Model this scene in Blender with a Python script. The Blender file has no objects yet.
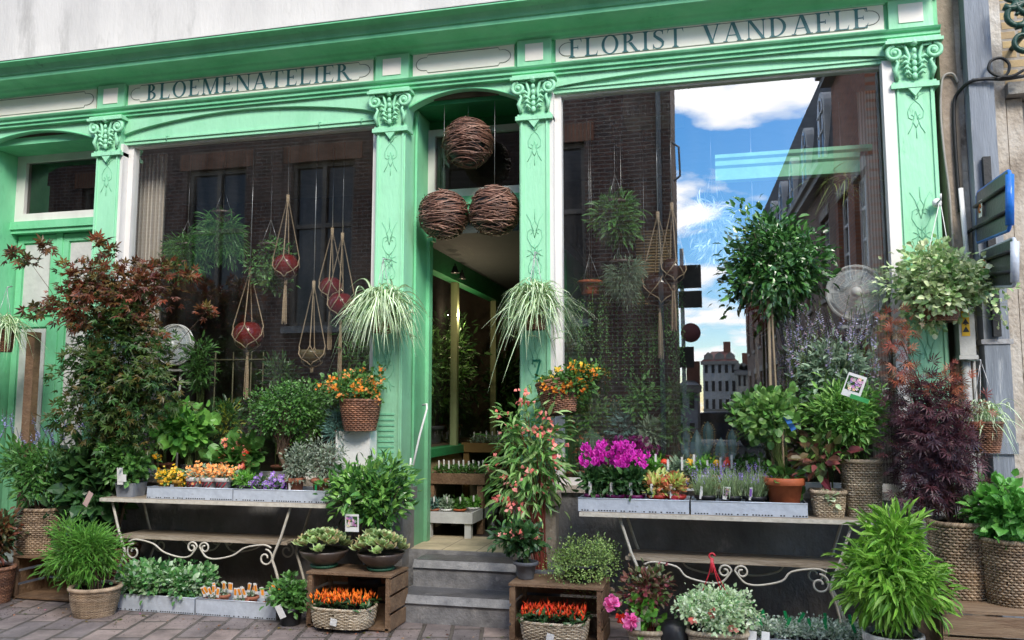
import bpy, math, random
import numpy as np
from mathutils import Vector
PI = math.pi
scn = bpy.context.scene
COL = scn.collection

# ------------------------------------------------------------------ camera frame
F = 830.0
YAW, PIT = math.radians(13.8), math.radians(6.05)
CAM = (1.645, -6.7, 1.6)
_fw = (-math.sin(YAW)*math.cos(PIT), math.cos(YAW)*math.cos(PIT), math.sin(PIT))
_r = (math.cos(YAW), math.sin(YAW), 0)
_u = (math.sin(YAW)*math.sin(PIT), -math.cos(YAW)*math.sin(PIT), math.cos(PIT))
def at(px, py, Y):
    a = (px-512)/F; b = -(py-320)/F
    d = [_fw[i]+a*_r[i]+b*_u[i] for i in range(3)]
    t = (Y-CAM[1])/d[1]
    return Vector([CAM[i]+t*d[i] for i in range(3)])
def X(px, Y, py=400): return at(px, py, Y).x
def Z(px, py, Y): return at(px, py, Y).z
def fbox(b, Y):
    "pixel box -> centre x, centre z, half width, half height on the plane y=Y"
    x0, y0, x1, y1 = b
    cx, cy = (x0+x1)/2, (y0+y1)/2
    xa, xb = X(x0, Y, cy), X(x1, Y, cy)
    za, zb = Z(cx, y1, Y), Z(cx, y0, Y)
    return (xa+xb)/2, (za+zb)/2, (xb-xa)/2, (zb-za)/2

# ------------------------------------------------------------------ materials
MATS = {}
def new_mat(name):
    m = bpy.data.materials.new(name); m.use_nodes = True
    nt = m.node_tree; nt.nodes.clear()
    out = nt.nodes.new('ShaderNodeOutputMaterial')
    return m, nt, out
def N(nt, typ, **kw):
    n = nt.nodes.new(typ)
    for k, v in kw.items():
        if k in n.inputs.keys() if hasattr(n.inputs, 'keys') else False: n.inputs[k].default_value = v
        else: setattr(n, k, v)
    return n
def ramp(nt, stops):
    r = nt.nodes.new('ShaderNodeValToRGB')
    el = r.color_ramp.elements
    while len(el) < len(stops): el.new(0.5)
    for e, (p, c) in zip(el, stops):
        e.position = p; e.color = (c[0], c[1], c[2], 1)
    return r
def surf(name, c1, c2=None, rough=.6, scale=6, bump=.15, bscale=40, metal=0, spec=.4, stretch=(1,1,1), dirt=None, c3=None, detail=6):
    "noise-mottled surface with bump"
    if name in MATS: return MATS[name]
    m, nt, out = new_mat(name); L = nt.links
    c2 = c2 or tuple(x*.75 for x in c1)
    tc = nt.nodes.new('ShaderNodeTexCoord'); mp = nt.nodes.new('ShaderNodeMapping'); mp.inputs['Scale'].default_value = stretch
    L.new(tc.outputs['Object'], mp.inputs[0])
    n1 = nt.nodes.new('ShaderNodeTexNoise'); n1.inputs['Scale'].default_value = scale; n1.inputs['Detail'].default_value = detail; n1.inputs['Roughness'].default_value = .62
    L.new(mp.outputs[0], n1.inputs[0])
    st = [(.32, c2), (.68, c1)] if c3 is None else [(.3, c2), (.5, c1), (.7, c3)]
    rp = ramp(nt, st); L.new(n1.outputs[0], rp.inputs[0])
    b = nt.nodes.new('ShaderNodeBsdfPrincipled')
    L.new(rp.outputs[0], b.inputs['Base Color'])
    col = rp.outputs[0]
    if dirt:
        n3 = nt.nodes.new('ShaderNodeTexNoise'); n3.inputs['Scale'].default_value = dirt[1]; n3.inputs['Detail'].default_value = 8; n3.inputs['Roughness'].default_value = .7
        L.new(mp.outputs[0], n3.inputs[0])
        r3 = ramp(nt, [(dirt[2], (0,0,0)), (dirt[2]+.12, (1,1,1))]); L.new(n3.outputs[0], r3.inputs[0])
        mx = nt.nodes.new('ShaderNodeMixRGB'); mx.inputs[2].default_value = (*dirt[0], 1)
        L.new(r3.outputs[0], mx.inputs[0]); L.new(col, mx.inputs[1]); L.new(mx.outputs[0], b.inputs['Base Color'])
    b.inputs['Roughness'].default_value = rough; b.inputs['Metallic'].default_value = metal
    b.inputs['Specular IOR Level'].default_value = spec
    n2 = nt.nodes.new('ShaderNodeTexNoise'); n2.inputs['Scale'].default_value = bscale; n2.inputs['Detail'].default_value = 4
    L.new(mp.outputs[0], n2.inputs[0])
    bp = nt.nodes.new('ShaderNodeBump'); bp.inputs['Strength'].default_value = bump; bp.inputs['Distance'].default_value = .02
    L.new(n2.outputs[0], bp.inputs['Height']); L.new(bp.outputs[0], b.inputs['Normal'])
    L.new(b.outputs[0], out.inputs[0])
    MATS[name] = m; return m
def leafm(name, cols, rough=.42, trans=.25, spec=.5):
    if name in MATS: return MATS[name]
    m, nt, out = new_mat(name); L = nt.links
    g = nt.nodes.new('ShaderNodeNewGeometry')
    rp = ramp(nt, [(i/max(1, len(cols)-1)*.9+.05, c) for i, c in enumerate(cols)])
    L.new(g.outputs['Random Per Island'], rp.inputs[0])
    tc = nt.nodes.new('ShaderNodeTexCoord')
    n1 = nt.nodes.new('ShaderNodeTexNoise'); n1.inputs['Scale'].default_value = 9; n1.inputs['Detail'].default_value = 3
    L.new(tc.outputs['Object'], n1.inputs[0])
    hs = nt.nodes.new('ShaderNodeHueSaturation')
    mr = nt.nodes.new('ShaderNodeMapRange'); mr.inputs['From Min'].default_value = .3; mr.inputs['From Max'].default_value = .7
    mr.inputs['To Min'].default_value = .8; mr.inputs['To Max'].default_value = 1.75
    L.new(n1.outputs[0], mr.inputs[0]); L.new(mr.outputs[0], hs.inputs['Value']); L.new(rp.outputs[0], hs.inputs['Color'])
    b = nt.nodes.new('ShaderNodeBsdfPrincipled'); b.inputs['Roughness'].default_value = rough; b.inputs['Specular IOR Level'].default_value = spec
    t = nt.nodes.new('ShaderNodeBsdfTranslucent')
    mx = nt.nodes.new('ShaderNodeMixShader'); mx.inputs[0].default_value = trans
    L.new(hs.outputs[0], b.inputs['Base Color']); L.new(hs.outputs[0], t.inputs[0])
    L.new(b.outputs[0], mx.inputs[1]); L.new(t.outputs[0], mx.inputs[2]); L.new(mx.outputs[0], out.inputs[0])
    MATS[name] = m; return m
def brickm(name, c1, c2, mortar, axes='XZ', bw=.22, bh=.07, ms=.012, offset=.5, bump=.5, rot=0, noise=.35, rough=.85):
    if name in MATS: return MATS[name]
    m, nt, out = new_mat(name); L = nt.links
    tc = nt.nodes.new('ShaderNodeTexCoord'); sp = nt.nodes.new('ShaderNodeSeparateXYZ'); cb = nt.nodes.new('ShaderNodeCombineXYZ')
    L.new(tc.outputs['Object'], sp.inputs[0]); L.new(sp.outputs[axes[0]], cb.inputs[0]); L.new(sp.outputs[axes[1]], cb.inputs[1])
    mp = nt.nodes.new('ShaderNodeMapping'); mp.inputs['Rotation'].default_value = (0, 0, rot); L.new(cb.outputs[0], mp.inputs[0])
    nd = nt.nodes.new('ShaderNodeTexNoise'); nd.inputs['Scale'].default_value = 7; L.new(mp.outputs[0], nd.inputs[0])
    va = nt.nodes.new('ShaderNodeVectorMath'); va.operation = 'MULTIPLY_ADD'
    L.new(nd.outputs['Color'], va.inputs[0]); va.inputs[1].default_value = (.012,.012,0); L.new(mp.outputs[0], va.inputs[2])
    br = nt.nodes.new('ShaderNodeTexBrick'); br.offset = offset
    br.inputs['Color1'].default_value = (*c1, 1); br.inputs['Color2'].default_value = (*c2, 1); br.inputs['Mortar'].default_value = (*mortar, 1)
    br.inputs['Scale'].default_value = 1; br.inputs['Brick Width'].default_value = bw; br.inputs['Row Height'].default_value = bh
    br.inputs['Mortar Size'].default_value = ms; br.inputs['Mortar Smooth'].default_value = .3; br.inputs['Bias'].default_value = 0
    L.new(va.outputs[0], br.inputs[0])
    n1 = nt.nodes.new('ShaderNodeTexNoise'); n1.inputs['Scale'].default_value = 3.5; n1.inputs['Detail'].default_value = 9; n1.inputs['Roughness'].default_value = .72
    L.new(mp.outputs[0], n1.inputs[0])
    mr = nt.nodes.new('ShaderNodeMapRange'); mr.inputs['From Min'].default_value = .3; mr.inputs['From Max'].default_value = .7
    mr.inputs['To Min'].default_value = 1-noise; mr.inputs['To Max'].default_value = 1+noise; L.new(n1.outputs[0], mr.inputs[0])
    hs = nt.nodes.new('ShaderNodeHueSaturation'); L.new(br.outputs[0], hs.inputs['Color']); L.new(mr.outputs[0], hs.inputs['Value'])
    b = nt.nodes.new('ShaderNodeBsdfPrincipled'); b.inputs['Roughness'].default_value = rough
    L.new(hs.outputs[0], b.inputs['Base Color'])
    n2 = nt.nodes.new('ShaderNodeTexNoise'); n2.inputs['Scale'].default_value = 60; L.new(mp.outputs[0], n2.inputs[0])
    ma = nt.nodes.new('ShaderNodeMath'); ma.operation = 'MULTIPLY_ADD'; ma.inputs[1].default_value = -1
    mb_ = nt.nodes.new('ShaderNodeMath'); mb_.operation = 'MULTIPLY'; mb_.inputs[1].default_value = .35; L.new(n2.outputs[0], mb_.inputs[0])
    L.new(br.outputs['Fac'], ma.inputs[0]); L.new(mb_.outputs[0], ma.inputs[2])
    bp = nt.nodes.new('ShaderNodeBump'); bp.inputs['Strength'].default_value = bump; bp.inputs['Distance'].default_value = .01
    L.new(ma.outputs[0], bp.inputs['Height']); L.new(bp.outputs[0], b.inputs['Normal'])
    L.new(b.outputs[0], out.inputs[0]); MATS[name] = m; return m
def glassm(name, refl, tint=(.96,.98,.97), rough=0.0):
    m, nt, out = new_mat(name); L = nt.links
    g = nt.nodes.new('ShaderNodeBsdfGlossy'); g.inputs['Roughness'].default_value = rough; g.inputs['Color'].default_value = (1,1,1,1)
    t = nt.nodes.new('ShaderNodeBsdfTransparent'); t.inputs[0].default_value = (*tint, 1)
    fr = nt.nodes.new('ShaderNodeLayerWeight'); fr.inputs[0].default_value = .25   # symmetrical for both faces of the thin pane
    ad = nt.nodes.new('ShaderNodeMath'); ad.operation = 'MULTIPLY_ADD'; ad.inputs[1].default_value = .3; ad.inputs[2].default_value = refl; ad.use_clamp = True
    L.new(fr.outputs['Facing'], ad.inputs[0])
    mx = nt.nodes.new('ShaderNodeMixShader'); L.new(ad.outputs[0], mx.inputs[0]); L.new(t.outputs[0], mx.inputs[1]); L.new(g.outputs[0], mx.inputs[2])
    tc = nt.nodes.new('ShaderNodeTexCoord'); nz = nt.nodes.new('ShaderNodeTexNoise'); nz.inputs['Scale'].default_value = .9; nz.inputs['Detail'].default_value = 1
    L.new(tc.outputs['Object'], nz.inputs[0])
    bp = nt.nodes.new('ShaderNodeBump'); bp.inputs['Strength'].default_value = .02; bp.inputs['Distance'].default_value = .05
    L.new(nz.outputs[0], bp.inputs['Height']); L.new(bp.outputs[0], g.inputs['Normal'])
    df = nt.nodes.new('ShaderNodeBsdfDiffuse'); df.inputs[0].default_value = (.7,.7,.68,1)
    mp = nt.nodes.new('ShaderNodeMapping'); mp.inputs['Scale'].default_value = (3,1,.6); mp.inputs['Rotation'].default_value = (0,.5,0); L.new(tc.outputs['Object'], mp.inputs[0])
    nd = nt.nodes.new('ShaderNodeTexNoise'); nd.inputs['Scale'].default_value = 2.2; nd.inputs['Detail'].default_value = 8; L.new(mp.outputs[0], nd.inputs[0])
    md = nt.nodes.new('ShaderNodeMapRange'); md.inputs['From Min'].default_value = .42; md.inputs['From Max'].default_value = .75; md.inputs['To Min'].default_value = .001; md.inputs['To Max'].default_value = .02; L.new(nd.outputs[0], md.inputs[0])
    m2 = nt.nodes.new('ShaderNodeMixShader'); L.new(md.outputs[0], m2.inputs[0]); L.new(mx.outputs[0], m2.inputs[1]); L.new(df.outputs[0], m2.inputs[2])
    L.new(m2.outputs[0], out.inputs[0]); return m
def emitm(name, c, s):
    m, nt, out = new_mat(name); e = nt.nodes.new('ShaderNodeEmission'); e.inputs[0].default_value = (*c,1); e.inputs[1].default_value = s
    nt.links.new(e.outputs[0], out.inputs[0]); return m

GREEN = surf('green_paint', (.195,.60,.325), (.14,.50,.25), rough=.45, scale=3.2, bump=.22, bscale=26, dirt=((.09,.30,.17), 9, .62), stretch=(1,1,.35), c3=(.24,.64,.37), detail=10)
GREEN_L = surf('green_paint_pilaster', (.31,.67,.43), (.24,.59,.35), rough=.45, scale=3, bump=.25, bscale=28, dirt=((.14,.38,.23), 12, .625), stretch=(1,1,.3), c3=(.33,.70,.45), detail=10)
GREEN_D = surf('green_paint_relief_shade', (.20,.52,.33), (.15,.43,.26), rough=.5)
def grime(m, z0, z1, col, amt=.8, sc=6):
    "splash dirt that thickens towards the pavement"
    nt = m.node_tree; L = nt.links; b = next(n for n in nt.nodes if n.type == 'BSDF_PRINCIPLED'); src = b.inputs['Base Color'].links[0].from_socket
    tc = nt.nodes.new('ShaderNodeTexCoord'); sp = nt.nodes.new('ShaderNodeSeparateXYZ'); L.new(tc.outputs['Object'], sp.inputs[0])
    mr = nt.nodes.new('ShaderNodeMapRange'); mr.inputs['From Min'].default_value = z1; mr.inputs['From Max'].default_value = z0; mr.inputs['To Min'].default_value = -.55; mr.inputs['To Max'].default_value = .25; mr.clamp = True; L.new(sp.outputs[2], mr.inputs[0])
    n = nt.nodes.new('ShaderNodeTexNoise'); n.inputs['Scale'].default_value = sc; n.inputs['Detail'].default_value = 10; n.inputs['Roughness'].default_value = .7; L.new(tc.outputs['Object'], n.inputs[0])
    ad = nt.nodes.new('ShaderNodeMath'); ad.operation = 'ADD'; ad.use_clamp = True; L.new(mr.outputs[0], ad.inputs[0]); L.new(n.outputs[0], ad.inputs[1])
    mu = nt.nodes.new('ShaderNodeMath'); mu.operation = 'MULTIPLY'; mu.inputs[1].default_value = amt; L.new(ad.outputs[0], mu.inputs[0])
    mx = nt.nodes.new('ShaderNodeMixRGB'); mx.inputs[2].default_value = (*col, 1); L.new(mu.outputs[0], mx.inputs[0]); L.new(src, mx.inputs[1]); L.new(mx.outputs[0], b.inputs['Base Color'])
grime(GREEN, .9, 2.6, (.12,.22,.14), .8); grime(GREEN_L, .9, 2.6, (.14,.24,.16), .7)
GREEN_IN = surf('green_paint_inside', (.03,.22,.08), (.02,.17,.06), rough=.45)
CREAM = surf('cream_paint', (.90,.83,.76), (.83,.76,.69), rough=.5, scale=3, bump=.08, dirt=((.4,.36,.3), 9, .68))
WHITE = surf('white_paint', (.78,.76,.73), (.64,.62,.6), rough=.5, scale=4, bump=.1, dirt=((.4,.38,.35), 10, .66), stretch=(1,1,.3))
RENDER = surf('weathered_render', (.56,.545,.515), (.44,.43,.41), rough=.9, scale=1.6, bump=.3, bscale=30, dirt=((.36,.35,.33), 2.2, .56), stretch=(1.1,1,.3), detail=12)
STONE_D = surf('dark_plinth_stone', (.25,.245,.24), (.13,.13,.13), rough=.75, scale=3, bump=.5, bscale=35, dirt=((.36,.34,.31), 5, .60), detail=12, stretch=(1,1,.6))
BLUESTONE = surf('bluestone_step', (.30,.295,.29), (.14,.14,.145), rough=.5, scale=9, bump=.35, bscale=60, dirt=((.34,.33,.32), 13, .6))
STONE_L = surf('weathered_side_stone', (.40,.35,.29), (.22,.18,.14), rough=.9, scale=3.5, bump=.7, bscale=30, dirt=((.14,.11,.085), 3, .56), stretch=(1,1,.8), c3=(.52,.49,.44), detail=12)
STONE_B = surf('brown_side_stone', (.34,.28,.22), (.2,.16,.12), rough=.9, scale=4, bump=.6, bscale=30, dirt=((.5,.46,.4), 4, .6), stretch=(1,1,.8), detail=12)
INK = surf('sign_letter_paint', (.075,.19,.20), (.045,.14,.155), rough=.4)
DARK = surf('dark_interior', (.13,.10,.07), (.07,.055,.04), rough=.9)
grime(STONE_D, .0, .7, (.10,.075,.055), .9)
TILE = brickm('cream_floor_tile', (.50,.42,.28), (.45,.38,.26), (.25,.2,.15), 'XY', .3, .3, .006, 0, .2)
ZINC = surf('zinc_tray', (.60,.66,.74), (.46,.51,.58), rough=.42, scale=14, bump=.15, metal=.25, dirt=((.22,.22,.22), 18, .64))
BLUEZ = surf('blue_grey_downpipe', (.24,.27,.31), (.14,.16,.19), rough=.65, scale=5, bump=.3, dirt=((.42,.44,.46), 9, .58), stretch=(3,3,.25))
IRON = surf('cream_wrought_iron', (.62,.58,.50), (.45,.42,.35), rough=.5, scale=20, bump=.2, dirt=((.22,.12,.06), 25, .63))
TABLE_TOP = surf('worn_table_top', (.42,.36,.28), (.22,.17,.12), rough=.7, scale=9, bump=.3, stretch=(.6,4,4), dirt=((.12,.09,.06), 12, .6))
WOOD = surf('rough_crate_wood', (.24,.15,.085), (.12,.07,.04), rough=.85, scale=10, bump=.5, bscale=50, stretch=(1,1,1), dirt=((.32,.24,.16), 8, .62))
WOOD_L = surf('pale_crate_wood', (.33,.23,.14), (.2,.12,.07), rough=.8, scale=7, bump=.4, stretch=(.5,3,6))
WICK = leafm('wicker_brown', [(.22,.15,.09), (.34,.25,.17), (.27,.20,.13), (.16,.11,.07)], rough=.6, trans=0)
WICK_L = leafm('wicker_pale', [(.34,.28,.20), (.25,.195,.135), (.42,.36,.27), (.29,.225,.15)], rough=.6, trans=0)
WICK_R = leafm('wicker_dark_red', [(.20,.09,.05), (.12,.06,.04), (.28,.14,.08)], rough=.5, trans=0)
TERRA = surf('terracotta', (.48,.13,.05), (.36,.09,.035), rough=.65, scale=12)
TERRA_D = surf('dusty_terracotta', (.42,.16,.09), (.28,.1,.06), rough=.8, scale=12)
BLACKP = surf('black_plastic_pot', (.02,.021,.024), (.012,.012,.014), rough=.4)
PURPLEP = surf('purple_plastic_pot', (.20,.015,.13), (.14,.01,.09), rough=.35)
REDP = surf('red_plastic_pot', (.42,.04,.03), (.3,.025,.02), rough=.35)
YELLOWP = surf('ochre_pot', (.50,.28,.05), (.38,.2,.03), rough=.4)
GREYP = surf('grey_pot', (.13,.135,.15), (.085,.09,.1), rough=.6, scale=20)
BROWNP = surf('brown_glazed_pot', (.10,.075,.06), (.055,.04,.035), rough=.35, scale=9)
BLUEP = surf('blue_grey_pot', (.10,.13,.2), (.06,.08,.13), rough=.4)
WHITEP = surf('white_plastic', (.78,.78,.76), (.7,.7,.68), rough=.35)
SOIL = surf('potting_soil', (.035,.022,.014), (.015,.01,.007), rough=.95, scale=60, bump=.8, bscale=90)
BARK = surf('bark', (.13,.085,.055), (.06,.04,.028), rough=.9, scale=25, bump=.6, stretch=(1,1,.3))
STEMG = surf('green_stem', (.09,.14,.03), (.06,.09,.02), rough=.6)
STEMR = surf('red_stem', (.22,.05,.035), (.14,.03,.02), rough=.5)
ROPE = surf('jute_macrame_cord', (.46,.35,.23), (.34,.25,.16), rough=.9, scale=60, bump=.6, bscale=120)
CHAIN = surf('chain_metal', (.5,.5,.5), (.35,.35,.35), rough=.35, metal=.7)
BLACK = surf('black_matte', (.018,.02,.022), (.01,.011,.012), rough=.5)
SLATE = brickm('slate_roof', (.06,.065,.08), (.04,.045,.055), (.02,.02,.025), 'YZ', .25, .2, .01)

# ------------------------------------------------------------------ mesh building
class MB:
    def __init__(s): s.ch = []; s.nv = 0
    def add(s, V, Fs, mat=0, smooth=False):
        V = np.asarray(V, float).reshape(-1, 3)
        by = {}
        for f in Fs: by.setdefault(len(f), []).append(f)
        for k, fl in by.items(): s.ch.append((None, np.asarray(fl, int)+s.nv, mat, smooth))
        s.ch.append((V, None, 0, 0)); s.nv += len(V); return s
    def addn(s, V, farrs, mats, smooth=False):
        for fa, m in zip(farrs, mats): s.ch.append((None, fa+s.nv, m, smooth))
        s.ch.append((V, None, 0, 0)); s.nv += len(V)
    def box(s, a, b, mat=0):
        x0,y0,z0 = a; x1,y1,z1 = b
        if x0 > x1: x0, x1 = x1, x0
        if y0 > y1: y0, y1 = y1, y0
        if z0 > z1: z0, z1 = z1, z0
        V = [(x0,y0,z0),(x1,y0,z0),(x1,y1,z0),(x0,y1,z0),(x0,y0,z1),(x1,y0,z1),(x1,y1,z1),(x0,y1,z1)]
        return s.add(V, [(0,3,2,1),(4,5,6,7),(0,1,5,4),(1,2,6,5),(2,3,7,6),(3,0,4,7)], mat)
    def obox(s, c, size, rot, mat=0):
        "box centred at c, rotated by euler"
        from mathutils import Euler
        R = np.array(Euler(rot).to_matrix()); h = np.array(size)/2
        V = np.array([(i,j,k) for k in (-1,1) for j in (-1,1) for i in (-1,1)])*h
        V = V@R.T + np.array(c)
        return s.add(V, [(0,2,3,1),(4,5,7,6),(0,1,5,4),(1,3,7,5),(3,2,6,7),(2,0,4,6)], mat)
    def tube(s, pts, r, seg=6, mat=0, caps=True, closed=False):
        P = np.asarray(pts, float); n = len(P)
        R = np.full(n, r) if np.isscalar(r) else np.asarray(r, float)
        T = np.zeros_like(P)
        if closed: T = np.roll(P,-1,0)-np.roll(P,1,0)
        else: T[1:-1] = P[2:]-P[:-2]; T[0] = P[1]-P[0]; T[-1] = P[-1]-P[-2]
        T /= np.linalg.norm(T, axis=1)[:,None]+1e-12
        ref = np.array([0,0,1.]) if abs(T[0][2]) < .9 else np.array([1.,0,0])
        u = np.cross(T[0], ref); u /= np.linalg.norm(u)
        V = []
        ang = np.arange(seg)/seg*2*PI
        for i in range(n):
            u = u - T[i]*np.dot(u, T[i]); u /= np.linalg.norm(u)+1e-12
            v = np.cross(T[i], u)
            V.append(P[i] + R[i]*(np.cos(ang)[:,None]*u + np.sin(ang)[:,None]*v))
        V = np.concatenate(V)
        Fs = []
        for i in range(n if closed else n-1):
            j = (i+1) % n
            for k in range(seg): Fs.append((i*seg+k, i*seg+(k+1)%seg, j*seg+(k+1)%seg, j*seg+k))
        if caps and not closed and seg > 2:
            Fs.append(tuple(range(seg))[::-1]); Fs.append(tuple((n-1)*seg+k for k in range(seg)))
        return s.add(V, Fs, mat, True)
    def lathe(s, prof, c=(0,0,0), seg=24, mat=0, sx=1, sy=1, fn=None, smooth=True):
        V = []; 
        for (r, z) in prof:
            for k in range(seg):
                a = k/seg*2*PI; rr = r*(fn(a, z) if fn else 1)
                V.append((c[0]+rr*math.cos(a)*sx, c[1]+rr*math.sin(a)*sy, c[2]+z))
        Fs = [(i*seg+k, i*seg+(k+1)%seg, (i+1)*seg+(k+1)%seg, (i+1)*seg+k) for i in range(len(prof)-1) for k in range(seg)]
        return s.add(V, Fs, mat, smooth)
    def disc(s, c, r, seg=20, mat=0, sy=1):
        return s.add([(c[0]+r*math.cos(k/seg*2*PI), c[1]+r*sy*math.sin(k/seg*2*PI), c[2]) for k in range(seg)], [tuple(range(seg))], mat)
    def sphere(s, c, r, seg=20, rings=12, mat=0, sc=(1,1,1)):
        V = []
        for i in range(rings+1):
            t = PI*i/rings
            for k in range(seg):
                a = 2*PI*k/seg
                V.append((c[0]+r*sc[0]*math.sin(t)*math.cos(a), c[1]+r*sc[1]*math.sin(t)*math.sin(a), c[2]+r*sc[2]*math.cos(t)))
        Fs = [(i*seg+k, (i+1)*seg+k, (i+1)*seg+(k+1)%seg, i*seg+(k+1)%seg) for i in range(rings) for k in range(seg)]
        return s.add(V, Fs, mat, True)
    def prism(s, poly, y0, y1, mat=0):
        "polygon in x,z extruded from y0 to y1"
        n = len(poly)
        V = [(p[0], y0, p[1]) for p in poly]+[(p[0], y1, p[1]) for p in poly]
        Fs = [tuple(range(n)), tuple(range(n, 2*n))[::-1]]+[(i, n+i, n+(i+1)%n, (i+1)%n) for i in range(n)]
        return s.add(V, Fs, mat)
    def extr(s, prof, x0, x1, mat=0):
        "open profile of (y,z) extruded along x, ends capped"
        n = len(prof)
        V = [(x0, p[0], p[1]) for p in prof]+[(x1, p[0], p[1]) for p in prof]
        Fs = [(i, i+1, n+i+1, n+i) for i in range(n-1)]+[(n-1, 0, n, 2*n-1)]+[tuple(range(n)), tuple(range(n, 2*n))[::-1]]
        return s.add(V, Fs, mat)
    def quad(s, a, b, c, d, mat=0): return s.add([a,b,c,d], [(0,1,2,3)], mat)

def obj(name, mb, mats, parent=None, world=False, stuff=False):
    if not isinstance(mats, (list, tuple)): mats = [mats]
    V = np.concatenate([c[0] for c in mb.ch if c[0] is not None]).astype(np.float32)
    if world and parent is not None:
        o0 = np.zeros(3); p = parent
        while p is not None: o0 += np.array(p.location); p = p.parent
        V = V - o0.astype(np.float32)
    fs = [c for c in mb.ch if c[0] is None]
    me = bpy.data.meshes.new(name)
    me.vertices.add(len(V)); me.vertices.foreach_set('co', V.ravel())
    loops = np.concatenate([f[1].ravel() for f in fs]).astype(np.int32)
    tot = np.concatenate([np.full(len(f[1]), f[1].shape[1]) for f in fs]).astype(np.int32)
    start = np.concatenate([[0], np.cumsum(tot)[:-1]]).astype(np.int32)
    mi = np.concatenate([np.full(len(f[1]), f[2]) for f in fs]).astype(np.int32)
    sm = np.concatenate([np.full(len(f[1]), bool(f[3])) for f in fs])
    me.loops.add(len(loops)); me.loops.foreach_set('vertex_index', loops)
    me.polygons.add(len(tot)); me.polygons.foreach_set('loop_start', start); me.polygons.foreach_set('loop_total', tot)
    me.polygons.foreach_set('material_index', mi); me.polygons.foreach_set('use_smooth', sm)
    for m in mats: me.materials.append(m)
    me.update(calc_edges=True); me.validate()
    o = bpy.data.objects.new(name, me); COL.objects.link(o)
    if parent is not None: o.parent = parent
    return o
def thing(name, label, cat, loc=(0,0,0), group=None, rotz=0):
    o = bpy.data.objects.new(name, None); COL.objects.link(o); o.empty_display_size = .1
    o.location = loc; o.rotation_euler = (0,0,rotz); o['label'] = label; o['category'] = cat
    if group: o['group'] = group
    return o
def tag(o, label, cat, group=None):
    o['label'] = label; o['category'] = cat
    if group: o['group'] = group
    return o
def struct(name, mb, m):
    o = obj(name, mb, m); o['kind'] = 'structure'; return o
def dup(root, loc, label=None, rotz=None):
    r = root.copy(); COL.objects.link(r); r.location = loc
    if rotz is not None: r.rotation_euler = (0,0,rotz)
    if label: r['label'] = label
    for ch in list(root.children):
        c = ch.copy(); COL.objects.link(c); c.parent = r
        for g in list(ch.children):
            d = g.copy(); COL.objects.link(d); d.parent = c
    return r

# ------------------------------------------------------------------ leaves
TM = {}
TM['ovate'] = (np.array([(0,0,0),(.3,.5,.07),(.3,-.5,.07),(.35,0,-.02),(.7,.36,.02),(.7,-.36,.02),(.72,0,-.06),(1,0,-.16)], float),
    [np.array([(0,1,3),(0,3,2),(4,7,6),(6,7,5)]), np.array([(1,4,6,3),(3,6,5,2)])])
TM['simple'] = (np.array([(0,0,0),(.45,.5,.05),(1,0,-.05),(.45,-.5,.05)], float), [np.array([(0,1,2,3)])])
def _palm(k=5, spread=80, wid=.13):
    V = [(0,0,0)]; Q = []
    for i in range(k):
        a = math.radians(-spread+2*spread*i/(k-1)); l = 1-.4*abs(i-(k-1)/2)/((k-1)/2)
        c, s_ = math.cos(a), math.sin(a)
        b = len(V)
        V += [(.5*l*c-wid*s_, .5*l*s_+wid*c, .03), (l*c, l*s_, -.12), (.5*l*c+wid*s_, .5*l*s_-wid*c, .03)]
        Q.append((0,b,b+1,b+2))
    return (np.array(V, float), [np.array(Q)])
TM['palm'] = _palm(); TM['palmfine'] = _palm(7, 95, .06)
TM['round'] = (np.array([(0,0,0),(.15,.42,.08),(.6,.5,.1),(1,.12,-.05),(.95,-.2,-.05),(.55,-.52,.1),(.12,-.4,.08),(.5,0,-.04)], float),
    [np.array([(0,1,2,7),(7,2,3,4),(7,4,5,6)]), np.array([(0,7,6)])])
TM['flower'] = (lambda: (np.array([(0,0,-.06)]+[v for i in range(5) for v in [
    (.38*math.cos(2*PI*i/5-.5), .38*math.sin(2*PI*i/5-.5), .03), (.5*math.cos(2*PI*i/5-.2), .5*math.sin(2*PI*i/5-.2), .06), (.5*math.cos(2*PI*i/5+.2), .5*math.sin(2*PI*i/5+.2), .06), (.38*math.cos(2*PI*i/5+.5), .38*math.sin(2*PI*i/5+.5), .03)]], float),
    [np.array([(0,1+4*i,2+4*i,3+4*i) for i in range(5)]), np.array([(0,3+4*i,4+4*i) for i in range(5)])]))()
TM['pod'] = (np.array([(0,0,0),(.3,.5,-.25),(.3,-.5,-.25),(.3,0,.5),(1,0,0)], float), [np.array([(0,1,3),(0,3,2),(0,2,1),(1,4,3),(3,4,2),(2,4,1)])])
TM['pod'][0][:,2] *= .25
def nrm(a): return a/(np.linalg.norm(a, axis=-1, keepdims=True)+1e-9)
def emit(mb, tm, P, D, Nn, L, W, mat=0, smooth=False):
    V0, Fa = TM[tm]
    D = nrm(D); B = nrm(np.cross(Nn, D)); Nn = np.cross(D, B)
    n, k = len(P), len(V0)
    L = np.asarray(L)[:,None,None]; W = np.asarray(W)[:,None,None]
    V = P[:,None,:] + D[:,None,:]*V0[None,:,0:1]*L + B[:,None,:]*V0[None,:,1:2]*W + Nn[:,None,:]*V0[None,:,2:3]*L
    V = V.reshape(-1, 3); off = (np.arange(n)*k)[:,None,None]
    mb.addn(V, [(fa[None]+off).reshape(-1, fa.shape[1]) for fa in Fa], [mat]*len(Fa), smooth)
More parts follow.
